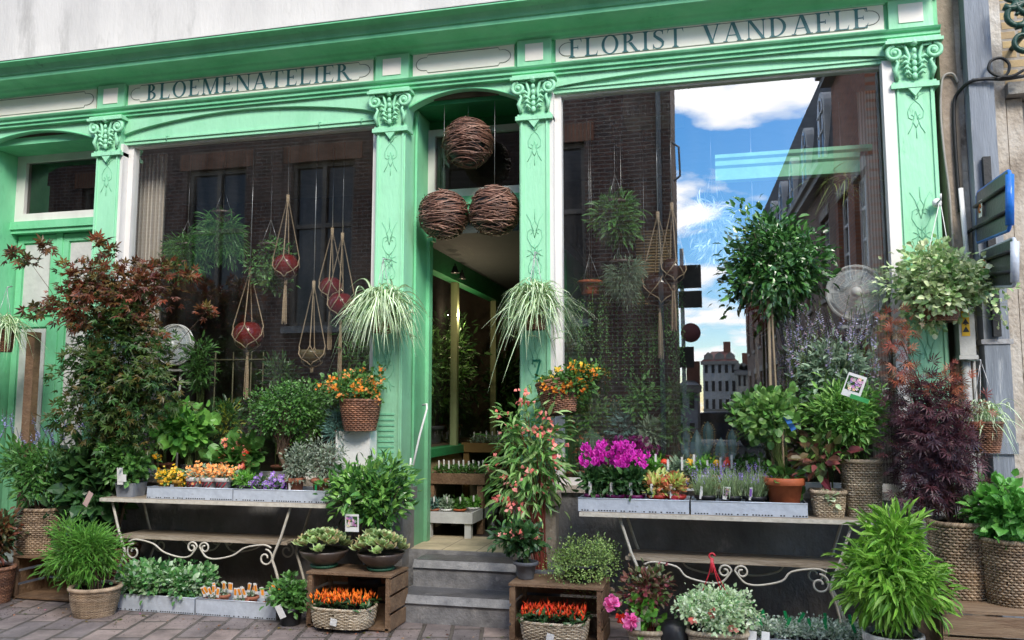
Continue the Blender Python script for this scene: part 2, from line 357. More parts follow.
def blades(mb, rng, P, D, L, W, droop, nseg=6, mats=(0,), curl=.1, taper=1.6):
    n = len(P); D = nrm(D); L = np.broadcast_to(L, n); W = np.broadcast_to(W, n); droop = np.broadcast_to(droop, n)
    S = np.cross(D, np.array([0,0,1.])); S += rng.normal(0,.15,S.shape); S = nrm(S)
    s = np.linspace(0,1,nseg+1)
    C = P[:,None,:] + D[:,None,:]*(L[:,None]*s)[...,None]
    C[:,:,2] -= (droop*L)[:,None]*s**2
    C += S[:,None,:]*((rng.normal(0,curl,n)*L)[:,None]*s**2)[...,None]
    w = W[:,None]*np.minimum(1, .45+2.5*s)*(1-s**taper)*.5+.0004
    nc = len(mats); cols = np.linspace(-1,1,nc+1)
    lift = (np.abs(cols)*.35)
    V = C[:,:,None,:] + S[:,None,None,:]*(w[:,:,None]*cols)[...,None]
    V[...,2] += w[:,:,None]*lift
    V = V.reshape(-1,3); per = (nseg+1)*(nc+1)
    fa = []
    for c in range(nc):
        q = np.array([(i*(nc+1)+c, i*(nc+1)+c+1, (i+1)*(nc+1)+c+1, (i+1)*(nc+1)+c) for i in range(nseg)])
        fa.append((q[None]+(np.arange(n)*per)[:,None,None]).reshape(-1,4))
    mb.addn(V, fa, list(mats), True)
    return C[:,-1,:]
def rdir(rng, n): return nrm(rng.normal(0,1,(n,3)))
def clusters(rng, c, r, K, shell=.55, low=-1.0):
    d = rdir(rng, K*3); d = d[d[:,2] > low][:K]
    ph = rng.uniform(0,6.3,6); lump = np.sin(d[:,0]*3.1+ph[0])*np.sin(d[:,2]*3.7+ph[1])+.6*np.sin(d[:,1]*4.3+d[:,0]*2.9+ph[2])
    rad = (shell+(1-shell)*rng.random(len(d))**.7)*(1+.24*lump); rad *= np.where(rng.random(len(d)) < .07, 1.22, 1.0)
    return np.array(c)+d*rad[:,None]*np.array(r), d
def bush(mb, rng, c, r, K, n, cs, L, W, tm='ovate', up=.2, out=.6, mat=0, shell=.45, low=-1.0, flat=.8):
    r = tuple(max(q-(cs*.8+L*.45), q*.3) for q in r)
    cc, cd = clusters(rng, c, r, K, shell, low)
    K = len(cc)
    g = rng.normal(0,1,(K,n,3)); P = cc[:,None,:]+g*cs*np.array([1,1,.8])
    D = g*.7+cd[:,None,:]*out+rng.normal(0,.5,(K,n,3))+np.array([0,0,up])
    Nn = cd[:,None,:]*.6+np.array([0,-.25,flat])+rng.normal(0,.45,(K,n,3))
    P = P.reshape(-1,3); D = D.reshape(-1,3); Nn = Nn.reshape(-1,3); m = len(P)
    j = .5+.85*rng.random(m)**.8
    emit(mb, tm, P, D, Nn, L*j, W*j*rng.uniform(.75,1.15,m), mat)
    return cc
def stems(mb, base, cc, r0, mat=0, every=1, rng=None, arch=.15, seg=4):
    for p in cc[::every]:
        b = np.array(base, float)+(rng.normal(0,1,3)*[.02,.02,0] if rng is not None else 0)
        mid = b*.5+p*.5; mid[:2] = b[:2]*.62+p[:2]*.38; mid[2] += abs(p[2]-b[2])*arch
        t = np.linspace(0,1,6)[:,None]
        q = (1-t)**2*b+2*t*(1-t)*mid+t*t*p
        mb.tube(q, np.linspace(r0, r0*.35, 6), seg, mat, False)
def blossoms(mb, rng, cc, n, spread, size, mat=0, cmat=None, face=(0,-.8,.5), tm='flower', facej=.5):
    K = len(cc); P = (cc[:,None,:]+rng.normal(0,1,(K,n,3))*spread).reshape(-1,3); m = len(P)
    Nn = nrm(np.array(face)+rng.normal(0,facej,(m,3))); D = np.cross(Nn, rdir(rng, m))
    j = size*(.7+.5*rng.random(m))
    emit(mb, tm, P, D, Nn, j, j, mat)
    if cmat is not None:
        emit(mb, 'flower', P+Nn*size*.06, D, Nn, j*.28, j*.28, cmat)
def seedr(i): return np.random.default_rng(i)

# ------------------------------------------------------------------ containers
def pot(t, r0, r1, h, m, soil=True, rim=.012, seg=24, name='pot', c=(0,0,0)):
    mb = MB(); th = .006
    pr = [(0,0),(r0*.97,0),(r0,.006),(r0+(r1-r0)*.8,h*.8)]
    if rim: pr += [(r1*1.0+rim*.6,h*.8),(r1+rim,h*.82),(r1+rim,h-.003),(r1+rim-.004,h)]
    else: pr += [(r1,h)]
    pr += [(r1-th,h),(r1-th*1.5,h*.86)]
    mb.lathe(pr, c, seg)
    o = obj(name, mb, m, t)
    if soil:
        s = MB(); s.disc((c[0],c[1],c[2]+h*.87), r1-th*1.4, seg); obj('soil', s, SOIL, o)
    return o
def basket(t, rx, ry, h, taper=.82, rows=13, m=WICK, sq=2.0, stakes=28, rim=.014, seed=0, wr=None, name='basket', soil=True, bulge=0.03):
    rng = seedr(seed); mb = MB(); rows = int(rows*1.8); stakes = int(stakes*1.9)
    seg = stakes*3
    ang = np.arange(seg)/seg*2*PI
    def sup(a):
        c_, s_ = np.cos(a), np.sin(a)
        k = (np.abs(c_)**sq+np.abs(s_)**sq)**(-1/sq)
        return c_*k, s_*k
    ux, uy = sup(ang)
    wr = wr or h/rows*.5
    for i in range(rows):
        z = (i+.5)/rows*h; f = taper+(1-taper)*(z/h)+bulge*math.sin(PI*z/h)
        amp = wr*.8
        off = amp*np.sin(ang*stakes/2*1.0+PI*(i%2))
        R = f; jit = rng.normal(0,wr*.08,seg)
        P = np.stack([ux*(rx*R)+np.cos(ang)*(off), uy*(ry*R)+np.sin(ang)*(off), np.full(seg,z)+jit], 1)
        # break each ring into several strands so colours vary
        cut = rng.integers(0, seg, 6); cut.sort()
        for a_, b_ in zip(cut, list(cut[1:])+[cut[0]+seg]):
            idx = np.arange(a_, b_+1) % seg
            if len(idx) > 3: mb.tube(P[idx], wr*.85, 4, 0, False)
    for k in range(stakes):
        a = (k+.5)/stakes*2*PI; x_, y_ = sup(np.array([a])); x_, y_ = x_[0], y_[0]
        mb.tube([(x_*rx*(taper+(1-taper)*s+bulge*math.sin(PI*s)), y_*ry*(taper+(1-taper)*s+bulge*math.sin(PI*s)), s*h) for s in (0,.5,1)], wr*.6, 4, 0, False)
    for q in range(3):
        a = ang; tw = a*stakes*.5+q*2*PI/3
        P = np.stack([ux*(rx*1.0+rim*.7*np.cos(tw)), uy*(ry*1.0+rim*.7*np.cos(tw)), h+rim*.7*np.sin(tw)], 1)
        mb.tube(P, rim*.62, 5, 0, False, True)
    o = obj(name, mb, m, t)
    li = MB(); n = 32; aa = np.arange(n)/n*2*PI; vx, vy = sup(aa); V = []; 
    for f, z in ((taper*.93,.004),(.95,h*.98),(.93,h*.86)):
        V += [(vx[k]*(rx*f-wr*.5), vy[k]*(ry*f-wr*.5), z) for k in range(n)]
    Fs = [(i*n+k, i*n+(k+1)%n, (i+1)*n+(k+1)%n, (i+1)*n+k) for i in range(2) for k in range(n)]+[tuple(range(n)), tuple(range(2*n,3*n))]
    li.add(V, Fs); obj('liner', li, SOIL, o)
    return o
def label_tag(t, p, w=.02, h=.06, m=WHITEP, tilt=(.1,0,0), band=None):
    mb = MB(); mb.obox((p[0],p[1],p[2]), (w,.0025,h), tilt, 0)
    mats = [m]
    if band:
        mb.obox((p[0],p[1]-.0022,p[2]+h*.08), (w*.8,.0015,h*.6), tilt, 1); mats += [MATS['leaf_dark_green'], leafm('printed_flowers', [(.75,.7,.7),(.6,.25,.5),(.35,.2,.55),(.3,.5,.2),(.8,.5,.3)])]
        if w < .035: mats = [m, band, band]
        rg = seedr(int(w*1e4)); n = 22 if w >= .035 else 1; P = np.stack([rg.uniform(-.33,.33,n)*w, np.zeros(n), rg.uniform(-.18,.34,n)*h], 1)
        from mathutils import Euler
        P = P@np.array(Euler(tilt).to_matrix()).T+np.array([p[0],p[1]-.0045,p[2]]); emit(mb, 'flower', P, rdir(rg,n)*[1,.02,1], np.tile([0,-1.,0],(n,1)), np.full(n,w*.2), np.full(n,w*.2), 2)
    return obj('plant_label', mb, mats, t)

# ================================================================== GROUND
mb = MB(); mb.quad((-200,-200,-.004),(200,-200,-.004),(200,200,-.004),(-200,200,-.004))
struct('ground', mb, surf('ground_asphalt', (.06,.06,.06), rough=.9))
PAVE = brickm('pavement_setts', (.27,.21,.185), (.15,.128,.125), (.10,.085,.07), 'XY', .44, .215, .015, .5, .9, rot=math.radians(76), noise=.55, rough=.6)
nt = PAVE.node_tree
mb = MB(); mb.quad((-14,-4.2,0),(9,-4.2,0),(9,.3,0),(-14,.3,0)); struct('pavement', mb, PAVE)
mb = MB(); mb.box((-14,-4.36,-.004),(9,-4.2,.004)); struct('kerb', mb, BLUESTONE)
mb = MB(); mb.quad((-60,-9.2,.0005),(60,-9.2,.0005),(60,-4.36,.0005),(-60,-4.36,.0005)); struct('road', mb, brickm('road_setts', (.09,.085,.085), (.07,.066,.066), (.03,.03,.03), 'XY', .2, .12, .012))

# ================================================================== SHOP BUILDING
shop = thing('florist_shop', 'pale rendered building with a mint green carved florist shopfront and two large windows', 'shop building', (0,0,0))
PIL = [(-4.085,-3.827),(-1.197,-.928),(.093,.347),(3.014,3.287)]
# upper rendered wall + hidden body
mb = MB(); mb.box((-9,0,4.88),(3.33,.4,10)); obj('wall', mb, RENDER, shop)
mb = MB()
mb.box((-6.4,-.0,4.3),(3.3,.28,4.879))
mb.box((-6.4,4.6,0),(3.3,4.8,4.9)); mb.box((3.29,.1,0),(3.4,4.6,4.87)); mb.box((-6.5,.1,0),(-6.4,4.6,4.87))
obj('inner_wall', mb, DARK, shop)
mb = MB(); mb.box((-6.4,.401,4.78),(3.29,4.6,4.87)); obj('ceiling', mb, surf('shop_ceiling', (.30,.29,.25), rough=.9), shop)
mb = MB(); mb.box((-6.4,.5,.36),(3.29,4.6,.415)); obj('floor', mb, surf('dark_shop_floor', (.06,.05,.045)), shop)
mb = MB(); mb.box((-.95,.022,.36),(.2,.78,.428)); obj('tiled_threshold', mb, TILE, shop)
# plinths
for (a, b) in ((-4.1,-.93),(.09,3.3)): mb = MB(); mb.box((a,-.03,0),(b,.15,.93)); obj('plinth', mb, STONE_D, shop)
for (a, b) in ((-3.83,-1.2),(.35,3.01)): mb = MB(); mb.box((a,-.07,.93),(b,.16,.985)); obj('window_sill', mb, STONE_L, shop)
for (a, b) in PIL[:3]:
    mb = MB(); mb.box((a-.045,-.17,0),(b+.045,.1,.90)); mb.box((a-.07,-.2,.84),(b+.07,.1,.935)); mb.box((a-.03,-.15,.935),(b+.03,.1,.99))
    obj('pilaster_base', mb, STONE_D if a < 0 else STONE_L, shop)
mb = MB(); mb.box((2.97,-.17,0),(3.33,.1,.90)); obj('pilaster_base', mb, STONE_D, shop)

def spiral(c, r0, r1, turns, a0, n=26, sgn=1):
    "points of a spiral in x,z at depth c[1]"
    return [(c[0]+(r0+(r1-r0)*i/n)*math.cos(a0+sgn*turns*2*PI*i/n), c[1], c[2]+(r0+(r1-r0)*i/n)*math.sin(a0+sgn*turns*2*PI*i/n)) for i in range(n+1)]
def relief(mb, cx, y, z, s, flip=1):
    "palmette and heart tendrils incised on a pilaster"
    def ln(pts, r=.0024): mb.tube([(cx+px_*s, y, z+flip*pz*s) for px_, pz in pts], r, 5)
    for sg in (-1, 1):
        ln([(0,-.10),(sg*.03,-.07),(sg*.055,-.02),(sg*.05,.03),(sg*.025,.045),(sg*.012,.02),(sg*.03,.008)])
        ln([(0,-.02),(sg*.03,.10),(sg*.06,.155)]); ln([(0,-.10),(sg*.035,-.145),(sg*.06,-.155)])
        ln([(sg*.008,.03),(sg*.022,.065),(0,.11)])
        ln([(sg*.018,-.115),(sg*.03,-.19)])
    ln([(0,-.2),(0,-.11)]); ln([(0,.11),(0,.19)])
for i, (a, b) in enumerate(PIL):
    cx = (a+b)/2; w = b-a
    mb = MB()
    mb.box((a,-.11,.99),(b,.12,4.03))
    mb.box((a+.012,-.122,1.02),(a+.028,-.108,4.0)); mb.box((b-.028,-.122,1.02),(b-.012,-.108,4.0))
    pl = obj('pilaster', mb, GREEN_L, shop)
    mb = MB()
    relief(mb, cx, -.112, 3.80, 1.0, -1); relief(mb, cx, -.112, 3.02, 1.15); relief(mb, cx, -.112, 2.74, 1.0, -1)
    relief(mb, cx, -.112, 1.95, 1.1)
    for k in range(9): mb.box((cx-.07,-.117,1.18+k*.045),(cx+.07,-.109,1.195+k*.045))
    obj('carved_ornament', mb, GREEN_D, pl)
    # band with boss
    mb = MB(); mb.box((a-.006,-.135,2.49),(b+.006,-.108,2.53)); mb.box((a-.004,-.130,2.455),(b+.004,-.108,2.468))
    mb.lathe([(.055,-.135),(.055,-.15),(.045,-.158),(.038,-.15),(.03,-.15),(.024,-.165),(.0,-.168)], (0,0,0), 20)
    V = mb.ch[-1][0]; V[:] = np.stack([V[:,0]+cx, V[:,2], V[:,1]+2.50], 1)
    obj('band', mb, GREEN_L, pl)
    # capital
    mb = MB(); zc = 4.03
    mb.box((a-.03,-.145,zc-.035),(b+.03,-.0,zc)); mb.box((a-.015,-.13,zc),(b+.015,0,zc+.02))
    mb.prism([(cx-.05,zc-.035),(cx+.05,zc-.035),(cx,zc-.10)], -.14, -.11)
    mb.prism([(a+.005,zc+.02),(b-.005,zc+.02),(b+.035,zc+.3),(a-.035,zc+.3)], -.125, .05)
    mb.box((a-.065,-.19,zc+.30),(b+.065,0,zc+.325)); mb.box((a-.05,-.175,zc+.325),(b+.05,0,zc+.345))
    for sg in (-1, 1):
        e = cx+sg*(w/2+.012)
        mb.tube(spiral((e-sg*.012,-.155,zc+.235), .058, .01, 1.7, PI/2 if sg > 0 else PI/2, 30, -sg), np.linspace(.018,.011,31), 7)
        mb.sphere((e-sg*.012,-.16,zc+.235), .02, 10, 7)
        mb.tube([(e-sg*.02,-.15,zc+.29),(cx+sg*.06,-.15,zc+.285),(cx+sg*.035,-.155,zc+.2),(cx+sg*.06,-.15,zc+.1),(cx+sg*.03,-.15,zc+.04)], [.014,.014,.013,.012,.008], 7)
        for q in range(4):
            zz = zc+.05+q*.04
            mb.tube([(cx+sg*.012,-.14,zz),(cx+sg*(.05+.008*q),-.165,zz+.03),(cx+sg*(.075+.008*q),-.15,zz+.015)], [.006,.015,.006], 6)
        mb.tube([(e-sg*.03,-.135,zc+.03),(e-sg*.012,-.15,zc+.1),(e-sg*.035,-.15,zc+.16),(e-sg*.01,-.15,zc+.2)], [.014,.018,.012,.01], 7)
    for q in range(5): mb.sphere((cx,-.15-.004*q,zc+.05+q*.048), .021-.001*q, 10, 7, sc=(1,.7,1.3))
    mb.sphere((cx,-.165,zc+.305), .03, 12, 8)
    obj('capital', mb, [GREEN_L], pl)
    # shade inside carving: darker backing lines
# architrave / frieze / cornice
x0, x1 = -6.4, 3.345
mb = MB()
mb.extr([(.1,4.375),(-.115,4.375),(-.115,4.40),(-.135,4.405),(-.135,4.43),(-.155,4.44),(-.165,4.455),(-.12,4.465),(-.1,4.47),(.1,4.47)], x0, x1)
obj('architrave', mb, GREEN, shop)
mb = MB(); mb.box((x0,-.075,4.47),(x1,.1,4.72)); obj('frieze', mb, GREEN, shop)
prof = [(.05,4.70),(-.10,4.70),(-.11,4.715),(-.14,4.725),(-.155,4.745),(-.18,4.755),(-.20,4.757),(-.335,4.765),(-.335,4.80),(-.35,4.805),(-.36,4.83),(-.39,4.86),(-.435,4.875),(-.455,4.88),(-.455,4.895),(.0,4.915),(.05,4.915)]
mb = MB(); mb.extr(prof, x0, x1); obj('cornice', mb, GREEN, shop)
mb = MB(); mb.extr([(-.462,4.897),(-.462,4.905),(.02,4.93),(.02,4.918)], x0, x1+.01); obj('lead_flashing', mb, surf('pale_lead', (.6,.6,.57), rough=.6), shop)
for (a, b) in PIL:
    mb = MB(); mb.box((a-.02,-.115,4.47),(b+.02,-.07,4.70)); bl = obj('frieze_block', mb, GREEN_L, shop)
    mb = MB(); mb.box((a+.05,-.122,4.515),(b-.05,-.112,4.665)); obj('square_panel', mb, CREAM, bl)
def lobed(xa, xb, za, zb, n=8):
    "long panel outline with notched, rounded ends"
    r = (zb-za)/2; zc = (za+zb)/2; k = .72
    P = []
    for sgn, xe in ((1, xb), (-1, xa)):
        arc = [(xe-sgn*r*.9+sgn*r*.9*math.cos(t), zc+r*k*math.sin(t)) for t in np.linspace(-PI/2, PI/2, n+1)]
        pts = [(xe-sgn*r*1.35, za), (xe-sgn*r*1.2, zc-r*k*.98)]+arc+[(xe-sgn*r*1.2, zc+r*k*.98), (xe-sgn*r*1.35, zb)]
        P += pts if sgn > 0 else pts[::-1]
    return P
LINE = surf('panel_outline_groove', (.30,.27,.24), rough=.7)
SP = []
for (a, b) in ((-5.9,-4.14), (-3.78,-1.25), (-.875,.04), (.40,2.965)):
    mb = MB(); mb.box((a,-.09,4.495),(b,-.07,4.692)); sp = obj('sign_panel', mb, CREAM, shop); SP.append(sp)
    mb = MB(); L_ = lobed(a+.03, b-.03, 4.512, 4.675)
    mb.tube([(p[0],-.091,p[1]) for p in L_], .0035, 4, 0, False, True); obj('panel_groove', mb, LINE, sp)
    mb = MB(); mb.prism(lobed(a+.036, b-.036, 4.517, 4.670), -.094, -.088); obj('panel_face', mb, CREAM, sp)
    mb = MB(); 
    for z in (4.483, 4.698): mb.box((a-.012,-.1,z-.008),(b+.012,-.07,z+.006))
    obj('panel_moulding', mb, GREEN_L, sp)

# ---- serif lettering built from strokes
class Glyphs:
    T, t, sh, e = .135, .05, .042, .075
    def __init__(s): s.P = []
    def rect(s, xa, za, xb, zb): s.P.append([(xa,za),(xb,za),(xb,zb),(xa,zb)])
    def serif(s, xa, xb, top=False):
        if top: s.rect(xa-s.e, 1-s.sh, xb+s.e, 1); s.P.append([(xa-s.e*.6,1-s.sh),(xa,1-s.sh-.05),(xb,1-s.sh-.05),(xb+s.e*.6,1-s.sh)])
        else: s.rect(xa-s.e, 0, xb+s.e, s.sh); s.P.append([(xa-s.e*.6,s.sh),(xb+s.e*.6,s.sh),(xb,s.sh+.05),(xa,s.sh+.05)])
    def stem(s, x, w=None, b=True, tp=True):
        w = w or s.T; s.rect(x, 0, x+w, 1)
        if b: s.serif(x, x+w)
        if tp: s.serif(x, x+w, True)
    def band(s, cx, cz, ox, oz, ix, iz, a0, a1, n=18):
        for i in range(n):
            u, v = a0+(a1-a0)*i/n, a0+(a1-a0)*(i+1)/n
            s.P.append([(cx+ox*math.cos(u), cz+oz*math.sin(u)), (cx+ox*math.cos(v), cz+oz*math.sin(v)), (cx+ix*math.cos(v), cz+iz*math.sin(v)), (cx+ix*math.cos(u), cz+iz*math.sin(u))])
    def diag(s, x0, z0, x1, z1, w): s.P.append([(x0,z0),(x0+w,z0),(x1+w,z1),(x1,z1)])
    def stroke(s, pts, ws):
        for i in range(len(pts)-1):
            (xa,za),(xb,zb) = pts[i], pts[i+1]
            def nn(i):
                a_ = pts[max(0,i-1)]; b_ = pts[min(len(pts)-1,i+1)]; dx, dz = b_[0]-a_[0], b_[1]-a_[1]; l = math.hypot(dx,dz); return -dz/l, dx/l
            n0, n1 = nn(i), nn(i+1); w0, w1 = ws[i]/2, ws[i+1]/2
            s.P.append([(xa-n0[0]*w0,za-n0[1]*w0),(xb-n1[0]*w1,zb-n1[1]*w1),(xb+n1[0]*w1,zb+n1[1]*w1),(xa+n0[0]*w0,za+n0[1]*w0)])
def glyph(c):
    g = Glyphs(); T, t = g.T, g.t; h = PI/2
    if c == 'B':
        g.stem(.08); g.band(.2,.755,.29,.245,.29-T,.245-t,-h,h); g.band(.2,.265,.36,.265,.36-T,.265-t,-h,h); return g.P, .66
    if c == 'D':
        g.stem(.08); g.band(.24,.5,.5,.5,.5-T,.5-t,-h,h); g.rect(.15,0,.25,t); g.rect(.15,1-t,.25,1); return g.P, .84
    if c in 'EFL':
        g.stem(.08); w = .6
        if c in 'EF': g.rect(.15,1-t,w,1); g.P.append([(w-.05,1-t),(w,1-t),(w+.01,.78)]); g.rect(.15,.49,w-.16,.49+t); g.rect(w-.18,.41,w-.155,.62)
        if c in 'EL': g.rect(.15,0,w,t); g.P.append([(w-.06,t),(w+.035,.26),(w,t)])
        if c == 'F': w -= .03
        return g.P, w+.06
    if c == 'O': g.band(.42,.5,.4,.52,.4-T,.52-t,0,2*PI,30); return g.P, .86
    if c == 'I': g.stem(.1); return g.P, .34
    if c == 'T': g.stem(.3, tp=False); g.rect(.02,1-t,.72,1); g.P.append([(.02,1-t),(.07,1-t),(.0,.76)]); g.P.append([(.67,1-t),(.72,1-t),(.74,.76)]); return g.P, .76
    if c == 'R': g.stem(.08); g.band(.2,.75,.32,.25,.32-T,.25-t,-h,h); g.diag(.62,0,.3,.5,T+.02); g.rect(.6,0,.84,g.sh); return g.P, .8
    if c == 'A': g.diag(.08,0,.37,1,t+.01); g.diag(.66,0,.35,1,T+.03); g.rect(.2,.3,.62,.3+t); g.rect(.0,0,.2,g.sh); g.rect(.6,0,.9,g.sh); return g.P, .88
    if c == 'V': g.diag(.38,0,.06,1,T+.03); g.diag(.42,0,.70,1,t+.01); g.rect(-.02,1-g.sh,.3,1); g.rect(.62,1-g.sh,.84,1); return g.P, .82
    if c == 'N': g.rect(.1,0,.1+t,1); g.serif(.1,.1+t); g.diag(.68,0,.08,1,T+.02); g.rect(.74,0,.74+t,1); g.serif(.74,.74+t,True); g.rect(.0,1-g.sh,.18,1); return g.P, .88
    if c == 'M': g.rect(.1,0,.1+t,1); g.serif(.1,.1+t); g.diag(.46,0,.1,1,T); g.diag(.5,0,.84,1,t); g.rect(.84,0,.84+T,1); g.serif(.84,.84+T); g.rect(.0,1-g.sh,.2,1); g.rect(.86,1-g.sh,1.06,1); return g.P, 1.08
    if c == 'S':
        pts = [(.5,.80),(.47,.92),(.36,.985),(.22,.965),(.12,.86),(.13,.70),(.26,.58),(.40,.47),(.5,.34),(.49,.17),(.38,.045),(.22,.02),(.11,.08),(.06,.22)]
        ws = [.03,.05,.05,.06,.10,.13,.15,.15,.13,.10,.06,.05,.05,.03]; g.stroke(pts, ws); g.rect(.485,.76,.515,.99); g.rect(.045,.02,.075,.26); return g.P, .58
    if c == '7': g.rect(.05,1-.12,.6,1); g.diag(.2,0,.5,.9,.13); g.rect(.05,.74,.09,.95); return g.P, .64
    return [], .55
def text(s, xa, xb, z0, h, y, parent, m=INK, flatx=None):
    gl = [glyph(c) for c in s]; sp = .13
    tot = sum(w for _, w in gl)+sp*(len(gl)-1); k = (xb-xa)/tot
    mb = MB(); x = xa; q = 0
    for P, w in gl:
        for poly in P:
            yy = y-.0012-(q % 7)*.00022; q += 1
            mb.prism([(x+p[0]*k, z0+p[1]*h) for p in poly], yy, y+.002)
        x += (w+sp)*k
    return obj('lettering', mb, m, parent)
text('BLOEMENATELIER', X(147,-.094,92), X(351,-.094,75), 4.520, .156, -.095, SP[1])
text('FLORIST VANDAELE', X(569,-.094,50), X(869,-.094,22), 4.517, .160, -.095, SP[3])
SEVEN = surf('house_number_teal', (.01,.16,.10), rough=.4)
text('7', X(531.5,-.12,375), X(541,-.12,375), Z(536,378,-.12), .15, -.113, shop, SEVEN).name = 'house_number'

# ---- arched heads over the bays
def arch_board(xa, xb, zt, zs, zc, y0, y1, n=20):
    "board with a shallow arched lower edge: top zt, springing zs, crown zc"
    P = [(xa, zt), (xa, zs)]+[(xa+(xb-xa)*i/n, zs+(zc-zs)*math.sin(PI*i/n)**.75) for i in range(1, n)]+[(xb, zs), (xb, zt)]
    mb = MB()
    # split in strips so the concave outline fills cleanly
    low = P[1:-1]
    for (a, b) in zip(low[:-1], low[1:]): mb.prism([(a[0],a[1]),(b[0],b[1]),(b[0],zt),(a[0],zt)], y0, y1)
    return mb, low
for nm, (xa, xb, zs, zc) in {'l': (-5.6,-4.085,4.16,4.33), 'd': (-.928,.093,4.20,4.345)}.items():
    mb, low = arch_board(xa, xb, 4.376, zs, zc, -.07, .03); hb = obj('arched_head', mb, GREEN_L, shop)
    mb = MB(); mb.tube([(p[0],-.072,p[1]+.004) for p in low], .01, 6); obj('arch_bead', mb, GREEN, hb)
for (xa, xb, zw) in ((-3.827,-1.197,4.11),(.347,3.014,4.235)):
    s_ = 4.20 if zw < 4.2 else 4.27
    mb, low = arch_board(xa, xb, 4.376, s_, 4.345, -.09, .0); hb = obj('arched_head', mb, GREEN_L, shop)
    mb = MB(); mb.box((xa,-.055,zw),(xb,.06,4.36)); mb.box((xa,-.068,zw+.03),(xb,-.05,zw+.045)); obj('window_head_board', mb, GREEN_L, shop)
# hooks on left head board
for px in (168, 320, 362):
    c = at(px, 130, -.06); mb = MB(); mb.tube([(c.x,-.05,4.16),(c.x,-.085,4.155),(c.x+.01,-.09,4.125),(c.x-.005,-.075,4.115)], .005, 5); mb.lathe([(.012,0),(.012,.004),(0,.004)], (c.x,-.058,4.16), 8); obj('hook', mb, GREEN_D, shop)

# ---- windows
GL_L = glassm('shop_glass_left', .17); GL_R = glassm('shop_glass_right', .29)
for (xa, xb, zt, gm) in ((-3.827,-1.197,4.11,GL_L),(.347,3.014,4.235,GL_R)):
    mb = MB()
    mb.box((xa,-.02,.985),(xa+.085,.06,zt)); mb.box((xb-.07,-.02,.985),(xb,.06,zt)); mb.box((xa+.085,-.015,.985),(xb-.07,.055,1.04)); mb.box((xa+.085,-.015,zt-.02),(xb-.07,.055,zt))
    mb.box((xa,-.1,.99),(xa+.03,-.0205,zt)) ; 
    fr = obj('window', mb, WHITE, shop)
    mb = MB(); mb.quad((xa+.08,.02,1.0),(xb-.06,.02,1.0),(xb-.06,.02,zt-.01),(xa+.08,.02,zt-.01)); obj('pane', mb, gm, fr)
    mb = MB(); mb.box((xa,.16,.415),(xb,.9,.96)); obj('display_ledge', mb, DARK, fr)
mb = MB(); mb.box((2.93,-.118,.99),(3.012,-.02,4.23)); obj('window_jamb', mb, WHITE, shop)
# ---- shop doorway (recess)
mb = MB()
mb.box((-.94,.121,.42),(-.90,.47,4.3)); mb.box((-1.0,.06,.42),(-.9405,.5,4.3)); mb.box((.092,.121,.42),(.13,.5,4.3))
mb.box((-.915,.10,.42),(-.895,.118,4.2))
obj('door_reveal', mb, GREEN, shop)
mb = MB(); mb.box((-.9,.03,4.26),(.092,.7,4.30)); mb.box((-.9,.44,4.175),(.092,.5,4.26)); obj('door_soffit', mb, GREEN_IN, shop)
mb = MB(); za, zb = 3.52, 4.17
mb.box((-.90,.40,zb-.06),(.092,.46,zb)); mb.box((-.90,.40,za),(.092,.46,za+.075)); mb.box((-.90,.40,za+.075),(-.835,.46,zb-.06)); mb.box((.03,.40,za+.075),(.092,.46,zb-.06))
tr = obj('transom_window', mb, WHITE, shop)
mb = MB(); mb.quad((-.84,.44,za+.07),(.04,.44,za+.07),(.04,.44,zb-.05),(-.84,.44,zb-.05)); obj('pane', mb, glassm('dark_transom_glass', .06, (.35,.36,.35)), tr)
mb = MB(); mb.box((-.90,.38,3.42),(.092,.48,3.52)); mb.box((-.90,.36,3.44),(.092,.379,3.46)); mb.box((-.90,.385,3.12),(-.84,.47,3.42)); mb.box((-.90,.385,3.36),(.092,.47,3.419)); obj('door_head', mb, GREEN, shop)
mb = MB(); mb.box((-.90,.385,.43),(-.868,.47,3.12)); mb.box((-.93,.36,.43),(-.9005,.384,3.42)); obj('door_post', mb, GREEN, shop)
# opened door leaf at the right of the passage
dl = MB(); dl.box((.03,.5,.43),(.075,1.35,3.3)); dl.box((.018,.56,.6),(.03,1.29,1.3)); dl.box((.018,.56,1.45),(.03,1.29,3.15))
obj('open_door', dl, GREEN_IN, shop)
# inner side screen: panel, sill, mullions, sloping rail
scr = MB(); scr.box((-1.2,.5,.42),(-1.1,4.4,1.12)); s_o = obj('inner_screen', scr, surf('beige_inner_panel', (.34,.28,.16), (.28,.22,.13), rough=.6), shop)
mb = MB(); mb.box((-1.22,.5,1.12),(-1.06,4.4,1.2)); mb.box((-1.2,.5,2.98),(-1.08,4.4,3.2)); obj('screen_rail', mb, GREEN_IN, s_o)
for y in (1.95, 3.6):
    mb = MB(); mb.box((-1.17,y,1.2),(-1.1,y+.07,2.98)); obj('mullion', mb, surf('olive_mullion', (.28,.33,.16)), s_o)
mb = MB(); mb.quad((-1.14,.52,1.2),(-1.14,4.4,1.2),(-1.14,4.4,2.98),(-1.14,.52,2.98)); obj('pane', mb, glassm('inner_glass', .05), s_o)
mb = MB(); mb.box((-1.08,.5,3.2),(.2,4.4,3.3)); obj('passage_ceiling', mb, surf('passage_ceiling_grey', (.05,.06,.06), (.04,.05,.048), rough=.8), shop)
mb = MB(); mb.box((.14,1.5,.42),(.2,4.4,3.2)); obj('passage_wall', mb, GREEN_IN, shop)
for y in (2.2, 3.0):
    mb = MB(); mb.box((.12,y,.42),(.139,y+.05,3.2)); obj('wall_batten', mb, surf('olive_mullion', (.28,.33,.16)), shop)
